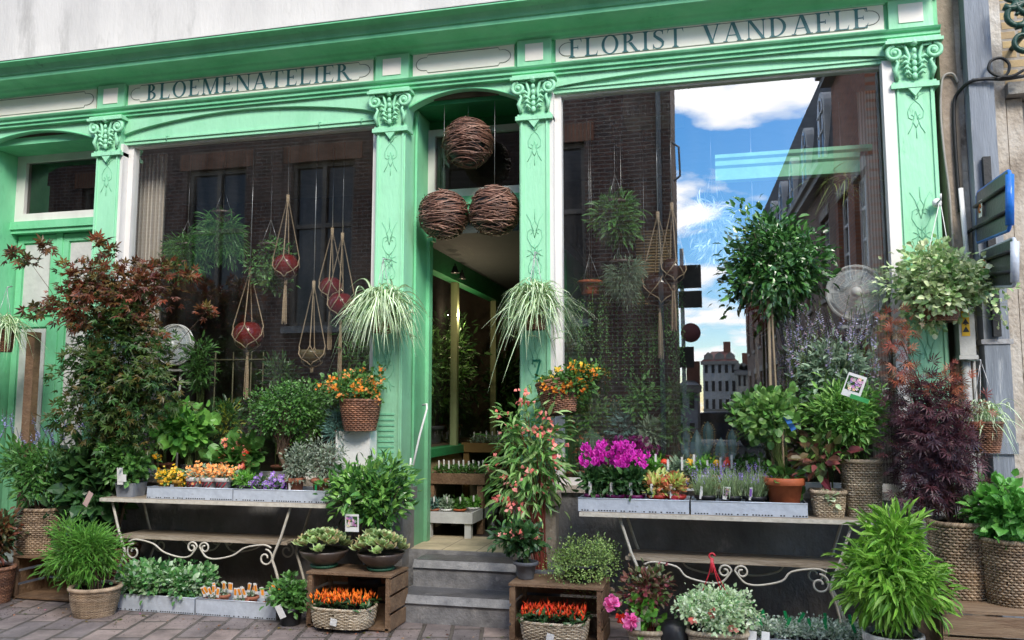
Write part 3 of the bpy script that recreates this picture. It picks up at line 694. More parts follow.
# steps
def step(xa, xb, y0, y1, z0, z1):
    n = 5; r = .022
    pr = [(y1,z0),(y0+.02,z0),(y0+.02,z1-.055)]+[(y0-.0+r-r*math.cos(PI*i/n-PI/2+PI/2)*1.0, z1-.028-.027*math.cos(PI*i/n)) for i in range(n+1)]+[(y1,z1)]
    mb = MB(); mb.extr(pr, xa, xb); return mb
TREAD = surf('worn_wet_tread', (.13,.13,.14), (.06,.06,.066), rough=.35, scale=7, bump=.3, bscale=60, dirt=((.26,.25,.24), 6, .58), detail=12)
st = obj('step', step(-.745,.32,-.66,-.2,0,.2), BLUESTONE, shop); mb = MB(); mb.box((-.735,-.615,.2),(.31,-.345,.2025)); obj('worn_tread', mb, TREAD, st)
st = obj('step', step(-.73,.32,-.34,.0,.2002,.4), BLUESTONE, shop); mb = MB(); mb.box((-.72,-.295,.4),(.31,-.035,.4025)); obj('worn_tread', mb, TREAD, st)
mb = MB(); mb.box((-.93,-.02,.0),(.2,.02,.426)); obj('door_sill', mb, BLUESTONE, shop)
# bent white handrail
mb = MB(); a = at(427,405,-.16); b = at(413,466,-.22)
mb.tube([(a.x-.06,-.1,a.z),(a.x-.005,-.15,a.z+.005),(a.x,-.16,a.z-.03),((a.x+b.x)/2,-.2,(a.z+b.z)/2),(b.x,-.22,b.z),(b.x-.03,-.2,b.z-.01),(b.x-.035,-.18,b.z+.06)], .009, 8)
obj('handrail', mb, WHITEP, shop)
# ---- private door bay at the far left
mb = MB(); mb.box((-5.6,.0,0),(-5.44,.5,4.3)); mb.box((-5.44,.0,4.23),(-4.085,.5,4.3)); mb.box((-4.13,.121,.3),(-4.086,.5,4.3)); obj('side_reveal', mb, GREEN, shop)
mb = MB(); mb.box((-6.4,-.1,.4),(-5.5,.0,4.05)); obj('side_pilaster', mb, GREEN, shop)
mb = MB(); za, zb = 3.52, 4.23
mb.box((-5.44,.33,zb-.07),(-4.13,.40,zb)); mb.box((-5.44,.33,za),(-4.13,.40,za+.09)); mb.box((-5.44,.33,za+.09),(-5.33,.40,zb-.07)); mb.box((-4.2,.33,za+.09),(-4.13,.40,zb-.07))
tr = obj('transom_window', mb, WHITE, shop)
mb = MB(); mb.quad((-5.34,.37,za+.08),(-4.19,.37,za+.08),(-4.19,.37,zb-.06),(-5.34,.37,zb-.06)); obj('pane', mb, glassm('dark_side_glass', .05, (.3,.3,.28)), tr)
mb = MB(); mb.box((-5.44,.28,3.44),(-4.13,.42,3.52)); mb.box((-5.44,.30,3.40),(-4.13,.42,3.44)); obj('door_head', mb, GREEN, shop)
mb = MB(); mb.box((-5.44,.40,.2),(-4.13,.46,3.40))
def panel_frame(mb, xa, xb, za, zb, y, w=.07):
    mb.box((xa,y-.02,za),(xb,y,za+w)); mb.box((xa,y-.02,zb-w),(xb,y,zb)); mb.box((xa,y-.02,za+w),(xa+w,y,zb-w)); mb.box((xb-w,y-.02,za+w),(xb,y,zb-w))
panel_frame(mb, -5.42,-4.93,2.55,3.38,.40); panel_frame(mb, -4.86,-4.15,2.55,3.38,.40); panel_frame(mb, -5.42,-4.93,.25,2.50,.40); panel_frame(mb, -4.86,-4.15,.25,2.5,.40)
mb.box((-4.93,.37,.2),(-4.86,.40,3.40))
dr = obj('side_door', mb, GREEN, shop)
mb = MB(); mb.box((-5.33,.388,2.64),(-5.02,.398,3.29)); mb.box((-4.77,.388,2.64),(-4.24,.398,3.29)); mb.box((-5.33,.388,1.2),(-5.02,.398,2.41)); mb.box((-4.77,.388,1.2),(-4.24,.398,2.41)); obj('door_panel', mb, surf('pale_door_glass', (.62,.62,.6), rough=.3), dr)
mb = MB(); mb.tube([(-4.62,.38,3.1),(-4.45,.37,2.85),(-4.4,.38,2.68)], .008, 5); mb.tube(spiral((-4.42,.375,2.98), .08,.03,.8,0), .007, 5); obj('scroll_ironwork', mb, BLACK, dr)
mb = MB()
for k in range(20): mb.box((-4.82,.375,.35+k*.04),(-4.18,.39,.37+k*.04))
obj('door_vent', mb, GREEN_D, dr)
# door step at the left
mb = MB(); mb.box((-5.5,-.2,0),(-4.15,.4,.2)); obj('side_step', mb, BLUESTONE, shop)

# ---- neighbouring house at the right: stone strip, brick above, pale recess
nb = thing('neighbour_house', 'yellow brick house with pale rendered ground floor next to the shop', 'house', (3.35,0,0))
mb = MB(); mb.box((3.346,-.06,0),(3.46,.3,10)); obj('stone_strip', mb, STONE_B, nb, True)
mb = MB(); mb.box((3.46,-.045,0),(3.78,.3,10)); obj('stone_pier', mb, STONE_L, nb, True)
mb = MB(); mb.box((3.78,-.02,3.98),(9,.3,10)); obj('brick_wall', mb, brickm('yellow_brick', (.46,.34,.17), (.30,.22,.13), (.3,.27,.23), 'XZ', .22,.075,.012), nb, True)
mb = MB(); mb.box((3.78,-.12,3.89),(9,.3,3.98)); obj('stone_ledge', mb, surf('grey_ledge_stone', (.32,.3,.26), (.2,.18,.16), rough=.85, bump=.4), nb, True)
mb = MB(); mb.box((3.90,.06,0),(9,.3,3.88)); obj('rendered_wall', mb, surf('pale_grey_render', (.40,.38,.35), (.28,.265,.25), rough=.9, scale=2, bump=.3, stretch=(1,1,.4), dirt=((.3,.27,.24), 4, .62)), nb, True)
mb = MB(); mb.box((3.79,-.03,0),(3.895,.3,3.88)); obj('render_edge', mb, STONE_L, nb, True)
# downpipe
a = X(975,-.12,150)
dp = thing('downpipe', 'blue-grey painted square downpipe running down the stone pier', 'drainpipe', (3.6,-.1,0))
mb = MB(); mb.box((3.50,-.19,1.3),(3.665,-.06,9)); obj('pipe', mb, BLUEZ, dp, True)
mb = MB(); mb.box((3.515,-.18,.0),(3.65,-.06,1.3)); mb.box((3.49,-.2,1.28),(3.675,-.058,1.36)); obj('shoe', mb, BLUEZ, dp, True)
for z in (2.05, 5.2):
    mb = MB(); mb.box((3.48,-.2,z),(3.685,-.058,z+.035)); obj('bracket', mb, CHAIN, dp, True)
# cables
def cable(label, pts, r, m, name='cable'):
    mb = MB(); P = [at(*p) for p in pts]; P = [tuple(p) for p in P]
    # smooth with catmull-rom
    Q = []
    for i in range(len(P)-1):
        p0, p1, p2, p3 = (np.array(P[max(0,i-1)]), np.array(P[i]), np.array(P[i+1]), np.array(P[min(len(P)-1,i+2)]))
        for t in np.linspace(0,1,6)[:-1]: Q.append(.5*((2*p1)+(-p0+p2)*t+(2*p0-5*p1+4*p2-p3)*t*t+(-p0+3*p1-3*p2+p3)*t**3))
    Q.append(np.array(P[-1])); mb.tube(Q, r, 6)
    o = obj(name, mb, m); tag(o, label, 'cable'); return o
cable('thin grey cable looping down beside the green pilaster', [(958,83,-.08),(953,74,-.08),(944,76,-.08),(941,90,-.08),(941,120,-.08),(945,160,-.08),(949,190,-.08),(952,230,-.08),(954,262,-.08)], .009, surf('grey_cable', (.35,.33,.3)))
cable('black cable crossing in front of the downpipe and dropping down the pier', [(1024,76,-.2),(1005,79,-.22),(985,79,-.22),(970,82,-.2),(958,93,-.1),(954,105,-.08),(955,140,-.08),(957,170,-.08),(960,212,-.08)], .013, BLACK)
cable('coil of black cable looped under the brick wall', [(1024,70,-.24),(1012,76,-.24),(998,76,-.24),(989,70,-.24),(991,61,-.24),(1001,58,-.24),(1009,64,-.24),(1007,74,-.24),(996,79,-.24)], .011, BLACK)
cable('bare vertical conduit in the corner left of the downpipe', [(961,0,-.07),(962,40,-.07),(963,64,-.07),(968,76,-.09),(974,80,-.2)], .013, surf('dark_grey_cable', (.12,.12,.12)))
mb = MB(); a = at(961,188,-.1); b = at(966,215,-.1); mb.tube([(a.x,-.09,a.z),(b.x,-.09,2.45)], .018, 10); o = obj('conduit', mb, WHITEP); tag(o, 'white plastic conduit above the electrical box', 'conduit')
# meter box
bx = thing('meter_box', 'pale grey electrical box with yellow warning sticker under the ivy basket', 'electrical box', (X(967,-.15,330),-.1,0))
x0_, x1_ = X(959,-.2,330), X(975,-.2,330); z0_, z1_ = Z(967,355,-.2), Z(967,307,-.2)
mb = MB(); mb.box((x0_,-.2,z0_),(x1_,-.06,z1_)); mb.box((x0_-.01,-.21,z0_-.03),(x1_+.01,-.06,z0_-.002)); obj('housing', mb, surf('grey_box', (.5,.5,.47)), bx, True)
mb = MB(); xa, xb = X(962,-.205,330), X(970,-.205,330); mb.box((xa,-.204,Z(966,336,-.2)),(xb,-.198,Z(966,311,-.2))); stk = obj('warning_sticker', mb, surf('yellow_sticker', (.75,.45,.02)), bx, True)
mb = MB()
for k in range(3):
    z = Z(966,332-k*8,-.2); c = (xa+xb)/2
    mb.prism([(c-.022,z),(c+.022,z),(c,z+.04)], -.207, -.2045)
    mb.prism([(c-.01,z+.048),(c+.008,z+.048),(c+.004,z+.055),(c-.006,z+.055)], -.207, -.2045)
obj('warning_mark', mb, BLACK, stk, True)
mb = MB(); xm = (x0_+x1_)/2; mb.tube([(xm+.0,-.13,z0_-.03),(xm,-.13,.5)], .03, 10); mb.tube([(xm+.05,-.13,z0_-.03),(xm+.05,-.13,.5)], .012, 8); obj('conduit', mb, surf('grey_conduit', (.42,.43,.42)), bx, True)
# projecting sign backs
SIGNB = surf('dark_sign_back', (.055,.062,.075), (.035,.04,.05), rough=.35)
def signback(label, q, rimmat, depth=.02, sticker=None):
    "q: four corner points, clockwise from far-bottom"
    t = thing('traffic_sign', label, 'road sign', tuple(q[0]))
    c = sum(q, Vector())/4; n = (q[1]-q[0]).cross(q[3]-q[0]).normalized()
    if n.dot(Vector(CAM)-c) > 0: n = -n      # -n is the back of the sign, the side with the bars
    def rounded(k, off):
        pts = []
        for i in range(4):
            p, a_, b_ = q[i], q[i-1], q[(i+1) % 4]
            p = c+(p-c)*k; a_ = c+(a_-c)*k; b_ = c+(b_-c)*k
            ra = (a_-p).normalized()*.045; rb = (b_-p).normalized()*.045
            for s in np.linspace(0,1,6): pts.append(tuple(p+ra*(1-s)**2+rb*s**2+n*off))
        return pts
    mb = MB(); A, B = rounded(1, .0), rounded(1, depth); m = len(A)
    mb.add(A+B, [tuple(range(m))[::-1], tuple(range(m, 2*m))]+[(i,(i+1)%m,m+(i+1)%m,m+i) for i in range(m)])
    obj('plate', mb, SIGNB, t, True)
    mb = MB(); mb.tube([np.array(p) for p in rounded(1.0, depth/2)], .012, 8, 0, False, True); mb.tube([tuple(q[1]+(q[2]-q[1])*.08+n*depth*.5), tuple(q[1]+(q[2]-q[1])*.92+n*depth*.5)], .026, 8); obj('rim', mb, rimmat, t, True)
    mb = MB()
    for s in (.3,.72):
        a_ = q[0].lerp(q[3], s)-n*.012; b_ = q[1].lerp(q[2], s)-n*.012; mb.tube([tuple(a_),tuple(b_)], .013, 6)
    a_ = q[0].lerp(q[3], .3)-n*.012; mb.tube([tuple(a_), (a_.x,-.0,a_.z)], .013, 6)
    obj('mounting_bar', mb, BLACK, t, True)
    if sticker:
        mb = MB(); p = q[0].lerp(q[1], .25).lerp(q[3].lerp(q[2], .25), .6)-n*.018; u = (q[1]-q[0]).normalized(); v = (q[3]-q[0]).normalized()
        w_, h_ = .045, .06
        mb.quad(tuple(p-u*w_-v*h_),tuple(p+u*w_-v*h_),tuple(p+u*w_+v*h_),tuple(p-u*w_+v*h_)); so = obj('sticker', mb, WHITE, t, True)
        mb = MB(); mb.tube([tuple(p-n*.003+u*.022*math.cos(a)+v*.03*math.sin(a)) for a in np.linspace(0,5.5,14)], .005, 4); obj('sticker_ring', mb, surf('orange_print', (.5,.15,.02)), so, True)
    return t
BLUE = surf('blue_sign_rim', (.02,.17,.62), rough=.3); WR = surf('white_sign_rim', (.55,.6,.68), rough=.3)
signback('back of blue-rimmed road sign jutting out from the wall', [at(976,243,-.2), at(1008,230,-1.0), at(1008,170,-1.0), at(976,193,-.2)], BLUE, sticker=True)
signback('smaller white-rimmed road sign back hanging below the blue-rimmed one', [at(980,287,-.2), at(1013,286,-1.0), at(1013,238,-1.0), at(980,252,-.2)], WR, sticker=True)
mb = MB(); mb.box((3.55,-.24,2.1),(3.6,-.2,3.4)); o = obj('sign_bracket', mb, BLACK); tag(o, 'black metal upright carrying the two road sign backs', 'bracket')
# dark green wrought lamp bracket top right
mb = MB(); c = at(1020,30,-.35)
for k, (dx, dz, r, a0, s) in enumerate([(0,.1,.11,0,1),(.02,-.08,.12,2,-1),(-.03,.26,.1,4,1),(.1,.0,.12,1,-1),(.08,.2,.1,3,1)]):
    mb.tube(spiral((c.x+dx,c.y,c.z+dz), r, .02, 1.4, a0, 24, s), np.linspace(.026,.014,25), 6)
mb.tube([(c.x+.05,0,c.z),(c.x+.05,c.y,c.z)], .02, 6)
o = obj('wrought_bracket', mb, surf('dark_green_iron', (.02,.07,.05), (.01,.04,.03), rough=.35)); tag(o, 'dark green wrought iron scroll bracket fixed to the yellow brick', 'iron bracket')

# ================================================================== ACROSS THE STREET (seen in the glass)
def mir(px, py, d):
    "street-side point whose mirror image in the shop window lies at pixel px,py"
    p = at(px, py, d); return Vector((p.x, -p.y, p.z))
BR_D = brickm('dark_red_brick', (.115,.05,.035), (.06,.03,.024), (.17,.145,.125), 'XZ', .24,.085,.014)
BR_O = brickm('orange_brick', (.40,.13,.06), (.28,.09,.045), (.28,.2,.16), 'YZ', .24,.085,.014)
BR_S = brickm('brown_side_brick', (.24,.13,.08), (.17,.09,.06), (.2,.16,.13), 'YZ', .24,.085,.014)
th = thing('brick_house', 'dark red brick house across the street mirrored in the left window', 'house', (-9,-11,0))
xe = mir(672,200,10).x
mb = MB()
wins = [(-13.9,-12.4),(-10.35,-8.8),(-7.65,-6.1),(-5.0,-3.5),(-2.2,-.9)]
zb_, zt_ = 3.4, 7.15
xs = -20
for (a, b) in wins:
    mb.box((xs,-12.2,0),(a,-10,10.2)); mb.box((a,-12.2,0),(b,-10,zb_)); mb.box((a,-12.2,zt_),(b,-10,10.2)); xs = b
mb.box((xs,-12.2,0),(xe,-10,10.2))
obj('wall', mb, BR_D, th, True)
mb = MB(); mb.box((-20,-12.3,10.2),(xe+.02,-9.75,10.6)); obj('cornice', mb, surf('old_cornice', (.3,.28,.25)), th, True)
mb = MB(); mb.tube([(xe-.25,-9.93,0),(xe-.25,-9.93,9.6),(xe-.25,-9.8,9.8)], .05, 8); mb.tube([(xe+.03,-10.1,6.2),(xe+.16,-10.1,6.3),(xe+.16,-10.1,6.9),(xe+.03,-10.1,7.0)], .025, 6); obj('drainpipe', mb, surf('grey_post', (.3,.32,.34)), th, True)
SOLD = brickm('soldier_course_brick', (.26,.11,.06), (.20,.085,.05), (.18,.14,.11), 'XZ', .08,.42,.014, 0)
for (a, b) in wins:
    mb = MB(); mb.box((a,-10.3,zb_),(b,-10.2,zt_)); wo = obj('window', mb, surf('dark_window_glass', (.03,.03,.035), rough=.1), th, True)
    mb = MB()
    for x in (a+.04, (a+b)/2, b-.04): mb.box((x-.05,-10.19,zb_),(x+.05,-10.12,zt_))
    for z in (zb_+.05, zb_+2.3, zt_-.05): mb.box((a,-10.185,z-.05),(b,-10.125,z+.05))
    obj('frame', mb, surf('old_window_frame', (.16,.14,.12)), wo, True)
    mb = MB(); mb.box((a-.2,-9.975,zt_),(b+.2,-10.0,zt_+.42)); obj('lintel', mb, SOLD, wo, True)
    mb = MB(); mb.box((a-.1,-9.9,zb_-.15),(b+.1,-10.0,zb_)); obj('sill', mb, BLUESTONE, wo, True)
# street receding away from the shop; right-hand terrace
ang = math.radians(-2.75); dirv = Vector((math.sin(ang), -math.cos(ang), 0))   # real-world direction
base = Vector((CAM[0]+2.95, -10, 0))
rot = math.atan2(-dirv.x, -dirv.y)    # rotate local -Y onto dirv
ROW = surf('render_strip', (.4,.38,.36))
def local_house(name, label, off, ln, h_e, h_r, wallm, mansard, doors=False):
    o = thing(name, label, 'house', base+dirv*off, None, -ang*-1 if False else 0)
    o.rotation_euler = (0,0,-ang if False else math.atan2(dirv.x, -dirv.y)*1)
    # local frame: street side is x=0 plane facing -X, runs from y=0 to y=-ln
    nW = max(2, int(ln/2.4)); mb = MB(); ys = 0; W = []
    for k in range(nW):
        c = -(k+.5)*ln/nW; W.append((c-.55, c+.55))
    zz = [(1.2,3.2),(4.3,6.3)]
    prev = 0
    for (a, b) in W:
        mb.box((0,b,0),(5,prev,h_e)); z = 0
        for (z0, z1) in zz: mb.box((0,a,z),(5,b,z0)); z = z1
        mb.box((0,a,z),(5,b,h_e)); prev = a
    mb.box((0,-ln,0),(5,prev,h_e))
    obj('wall', mb, wallm, o)
    for (a, b) in W:
        for (z0, z1) in zz:
            mb = MB(); mb.box((.15,a,z0),(.2,b,z1)); wo = obj('window', mb, surf('dark_window_glass', (.03,.03,.035), rough=.1), o)
            mb = MB()
            for y in (a+.05, (a+b)/2, b-.05): mb.box((.1,y-.05,z0),(.149,y+.05,z1))
            for z in (z0+.05, z0+.7, z0+1.35, z1-.05): mb.box((.105,a,z-.03),(.145,b,z+.03))
            obj('frame', mb, WHITE, wo)
            mb = MB(); mb.box((-.06,a-.1,z0-.12),(0,b+.1,z0)); mb.box((-.02,a-.12,z1),(0,b+.12,z1+.25)); obj('sill', mb, STONE_L, wo)
    mb = MB(); mb.box((-.35,-ln,h_e),(5,0,h_e+.16)); mb.box((-.25,-ln,h_e-.18),(0,0,h_e)); obj('cornice', mb, surf('old_cornice', (.3,.28,.25)), o)
    if mansard:
        mb = MB(); V = [(0,0,h_e+.16),(0,-ln,h_e+.16),(.35,-ln,h_r+.3),(.35,0,h_r+.3),(5,0,h_e+.16),(5,-ln,h_e+.16),(5,-ln,h_r+.3),(5,0,h_r+.3)]
        mb.add(V, [(0,1,2,3),(3,2,6,7),(0,3,7,4),(1,5,6,2),(4,7,6,5)]); obj('mansard_roof', mb, SLATE, o)
        for (a, b) in W:
            mb = MB(); c = (a+b)/2; r = .5
            arch = [(c-r, h_e+.3),(c+r, h_e+.3),(c+r, h_e+1.7)]+[(c+r*math.cos(t), h_e+1.7+r*math.sin(t)) for t in np.linspace(0,PI,9)[1:-1]]+[(c-r,h_e+1.7)]
            n = len(arch); V = [(-.02, p[0], p[1]) for p in arch]+[(.9, p[0], p[1]) for p in arch]
            mb.add(V, [tuple(range(n)), tuple(range(n,2*n))[::-1]]+[(i,(i+1)%n,n+(i+1)%n,n+i) for i in range(n)]); do = obj('dormer', mb, WHITE, o)
            mb = MB(); ar = [(c+(p[0]-c)*.74, h_e+.42+(p[1]-h_e-.3)*.88) for p in arch]; mb.add([(-.035,p[0],p[1]) for p in ar], [tuple(range(n))]); obj('dormer_glass', mb, surf('dark_window_glass', (.03,.03,.035), rough=.1), do)
            mb = MB(); mb.box((-.06,c-.025,h_e+.45),(-.037,c+.025,h_e+2.0)); mb.box((-.06,c-.35,h_e+1.1),(-.038,c+.35,h_e+1.15)); mb.box((-.06,c-.35,h_e+1.6),(-.038,c+.35,h_e+1.65)); obj('glazing_bar', mb, WHITE, do)
    else:
        mb = MB(); mb.add([(0,0,h_e+.16),(0,-ln,h_e+.16),(2.5,-ln,h_r),(2.5,0,h_r),(5,0,h_e+.16),(5,-ln,h_e+.16)], [(0,1,2,3),(3,2,5,4),(0,3,4),(1,5,2)]); obj('roof', mb, surf('roof_tiles', (.2,.07,.04)), o)
    return o
local_house('brick_house', 'orange brick corner house at the right edge of the window reflection', 0, 3.4, 9.3, 10.5, BR_O, False)
local_house('terraced_house', 'brick terrace house with arched white dormers, nearest in the reflection', 3.42, 11, 7.3, 10.3, BR_S, True)
local_house('terraced_house', 'brick terrace house with arched dormers, further down the mirrored street', 14.44, 14, 7.3, 10.3, BR_S, True)
# houses at the end of the street
def far_house(label, pxa, pxb, pyt, pyr, d, wallm, roofm, name='far_house', rows=3, cols=3):
    a, b = mir(pxa, 400, d), mir(pxb, 400, d); zt = mir(pxa, pyt, d).z; zr = mir(pxa, pyr, d).z
    o = thing(name, label, 'house', ((a.x+b.x)/2, -d, 0))
    mb = MB(); mb.box((a.x,-d-5,0),(b.x,-d,zt)); obj('wall', mb, wallm, o, True)
    mb = MB(); mb.add([(a.x-.1,-d+.1,zt),(b.x+.1,-d+.1,zt),(b.x-.6,-d-2.5,zr),(a.x+.6,-d-2.5,zr),(a.x-.1,-d-5,zt),(b.x+.1,-d-5,zt)], [(0,1,2,3),(3,2,5,4),(0,3,4),(1,5,2)]); obj('roof', mb, roofm, o, True)
    mb = MB(); mb.box((a.x-.15,-d-.01,zt-.25),(b.x+.15,-d+.15,zt)); mb.box((a.x-.03,-d-.01,zt*.3),(b.x+.03,-d+.06,zt*.3+.15)); obj('cornice', mb, surf('old_cornice', (.3,.28,.25)), o, True)
    mb = MB(); cx_ = a.x+(b.x-a.x)*.75; mb.box((cx_-.25,-d-2.9,zr-.3),(cx_+.25,-d-2.3,zr+.7)); obj('chimney', mb, surf('chimney_brick', (.25,.1,.06)), o, True)
    for i in range(3 if d > 40 else 0):
        x = a.x+(b.x-a.x)*(i+.5)/3; mb = MB(); zz = (zt+zr)/2; mb.prism([(x-.3,zt+.1),(x+.3,zt+.1),(x+.3,zz),(x,zz+.25),(x-.3,zz)], -d-1.5, -d-.3); obj('dormer', mb, surf('old_cornice', (.3,.28,.25)), o, True)
    for i in range(cols):
        for j in range(rows):
            x = a.x+(b.x-a.x)*(i+.5)/cols; z = zt*(j+.35)/rows
            mb = MB(); w2, h2 = (b.x-a.x)/cols*.22, zt/rows*.28
            mb.box((x-w2,-d-.02,z-h2+.3),(x+w2,-d+.03,z+h2+.3)); obj('window', mb, surf('dark_window_glass', (.03,.03,.035), rough=.1), o, True)
    return o
far_house('white house with red tiled roof closing the mirrored street', 704, 737, 362, 350, 52, surf('white_far_wall', (.55,.55,.53)), surf('red_far_roof', (.22,.07,.05)), rows=4, cols=5)
far_house('low pale house right of the white one in the mirrored street', 737, 752, 372, 362, 50, surf('cream_far_wall', (.5,.46,.38)), surf('slate_far', (.08,.08,.09)), rows=3, cols=3)
far_house('narrow pale gabled house beside the mirrored brick corner', 676, 698, 385, 378, 24, surf('blue_grey_far_wall', (.42,.46,.5)), surf('slate_far', (.08,.08,.09)), 'gabled_house', 2, 2)
# car parked across
c = mir(716, 420, 30)
car = thing('parked_car', 'dark blue hatchback parked in the mirrored street', 'car', (c.x,-30,0))
mb = MB(); mb.extr([(-.9,.3),(-.9,.75),(-.7,.95),(.9,1.0),(.95,.6),(.9,.3)], c.x-2, c.x+2); V = mb.ch[-1][0]; V[:,1] -= 30
mb2 = MB(); body = [(-2.0,.3),(-2.05,.8),(-1.2,.95),(-.7,1.42),(.9,1.45),(1.7,1.0),(2.0,.95),(2.05,.3)]
mb2.prism([(c.x+p[0],p[1]) for p in body[::1]], -30.85, -29.15); obj('body', mb2, surf('dark_blue_car_paint', (.03,.05,.09), rough=.2), car, True)
mb2 = MB(); mb2.prism([(c.x+p[0],p[1]) for p in [(-1.05,.97),(-.65,1.36),(.85,1.39),(1.5,1.02)]], -29.145, -29.13); obj('side_glass', mb2, BLACK, car, True)
for sx in (-1.25, 1.25):
    mb2 = MB(); mb2.lathe([(0,-.1),(.3,-.1),(.32,0),(.3,.1),(0,.1)], (0,0,0), 18); V = mb2.ch[-1][0]; V[:] = np.stack([V[:,0]+c.x+sx, V[:,2]-29.2, V[:,1]+.32], 1); obj('wheel', mb2, BLACK, car, True)
# traffic sign post seen from behind in reflection
a = mir(682, 275, 8); sg = thing('sign_post', 'post with two dark plates and a round plate reflected near the red brick edge', 'road sign', (a.x,-8,0))
mb = MB(); mb.tube([(a.x,-8.04,0),(a.x,-8.04,4.4)], .035, 8); obj('post', mb, surf('grey_post', (.3,.32,.34)), sg, True)
def plate(px0, py0, px1, py1):
    p, q = mir(px0, py1, 8), mir(px1, py0, 8); mb = MB(); mb.box((p.x,-8.0,p.z),(q.x,-7.97,q.z)); obj('plate', mb, BLACK, sg, True)
plate(678,265,701,289); plate(679,291,702,308); plate(680,347,694,368)
p = mir(691, 333, 8); mb = MB(); mb.lathe([(0,0),(.17,0),(.17,.02),(0,.02)], (0,0,0), 28); V = mb.ch[-1][0]; V[:] = np.stack([V[:,0]+p.x, -7.95+V[:,2], V[:,1]+p.z], 1); obj('round_plate', mb, surf('dark_red_plate', (.12,.02,.025)), sg, True)

# ================================================================== PLANT MATERIALS
G_MID = leafm('leaf_mid_green', [(.035,.10,.02),(.07,.18,.035),(.10,.24,.05),(.05,.14,.03)])
G_DARK = leafm('leaf_dark_green', [(.015,.05,.015),(.03,.085,.025),(.055,.13,.035)], rough=.35)
G_BRIGHT = leafm('leaf_bright_green', [(.09,.27,.03),(.15,.38,.05),(.20,.45,.08),(.11,.30,.05)])
G_GREY = leafm('leaf_grey_green', [(.15,.24,.15),(.24,.34,.23),(.32,.41,.29)])
G_BLUE = leafm('leaf_blue_green', [(.06,.15,.12),(.11,.22,.19),(.16,.28,.25)])
G_OLIVE = leafm('leaf_olive_silver', [(.08,.12,.07),(.18,.23,.16),(.30,.34,.27)])
VARIEG = leafm('leaf_cream_variegated', [(.10,.22,.06),(.32,.44,.20),(.52,.58,.34),(.18,.33,.10),(.62,.66,.44)])
VARG2 = leafm('leaf_white_edged', [(.12,.28,.10),(.55,.66,.42),(.30,.45,.20),(.72,.78,.60)])
SUCC = leafm('succulent_green_pink', [(.20,.32,.12),(.34,.44,.18),(.36,.24,.14),(.28,.42,.16),(.42,.50,.26)], rough=.35)
MAPLE_LO = leafm('maple_green_bronze', [(.03,.085,.02),(.05,.13,.03),(.08,.11,.02),(.04,.095,.03),(.11,.08,.02)], trans=.35)
MAPLE_HI = leafm('maple_red_bronze', [(.11,.035,.02),(.18,.05,.02),(.08,.075,.02),(.17,.10,.025),(.09,.025,.025),(.05,.07,.02),(.24,.06,.03)], trans=.35)
PURPLE = leafm('acer_dark_purple', [(.03,.012,.02),(.06,.02,.028),(.09,.025,.03),(.035,.02,.035)])
ACERRED = leafm('acer_red', [(.25,.05,.03),(.34,.12,.06),(.16,.03,.03),(.14,.12,.05)], trans=.35)
COLEUS = leafm('leaf_wine_red', [(.14,.015,.03),(.22,.03,.05),(.08,.012,.02),(.3,.1,.1)])
BEGG = leafm('begonia_leaf', [(.10,.26,.04),(.20,.38,.08),(.32,.46,.15),(.08,.2,.04)])
def fl(name, cols): return leafm('petal_'+name, cols, rough=.5, trans=.3)
F_ORANGE = fl('orange', [(.80,.22,.02),(.85,.36,.03),(.75,.14,.02)])
F_YELLOW = fl('yellow', [(.85,.55,.03),(.80,.45,.02),(.9,.65,.1)])
F_PEACH = fl('peach', [(.85,.42,.14),(.85,.32,.08),(.9,.5,.2)])
F_RED = fl('red', [(.65,.03,.02),(.75,.08,.03),(.55,.02,.02)])
F_FIRE = fl('fiery_orange', [(.85,.16,.01),(.9,.26,.02),(.75,.08,.01)])
F_CORAL = fl('coral', [(.75,.20,.16),(.82,.30,.24),(.7,.13,.12),(.85,.42,.36)])
F_MAGENTA = fl('magenta', [(.55,.01,.38),(.65,.03,.48),(.45,.01,.30)])
F_PINK = fl('pink', [(.80,.16,.45),(.85,.30,.55),(.75,.10,.38)])
F_LILAC = fl('lilac', [(.30,.22,.60),(.42,.32,.72),(.24,.16,.5)])
F_PURPLE = fl('purple', [(.25,.10,.50),(.36,.18,.62),(.5,.35,.75)])
F_WHITE = fl('white', [(.75,.75,.7),(.8,.8,.78)])
F_BLUE = fl('blue', [(.16,.16,.38),(.28,.28,.52),(.36,.35,.6)])
PRINT_P = surf('printed_purple', (.25,.12,.45)); PRINT_G = surf('printed_green', (.05,.35,.1)); PRINT_R = surf('printed_red', (.6,.12,.1)); PINKTAG = surf('pink_card', (.6,.42,.38)); GREENTAG = surf('green_plastic_label', (.02,.4,.12), rough=.4)

def up(rng, n, spread=.5, z=1.0): return np.stack([rng.normal(0,spread,n), rng.normal(0,spread,n), np.full(n,z)], 1)
def plant_obj(t, name, parts):
    for nm, mb, m in parts: obj(nm, mb, m, t)

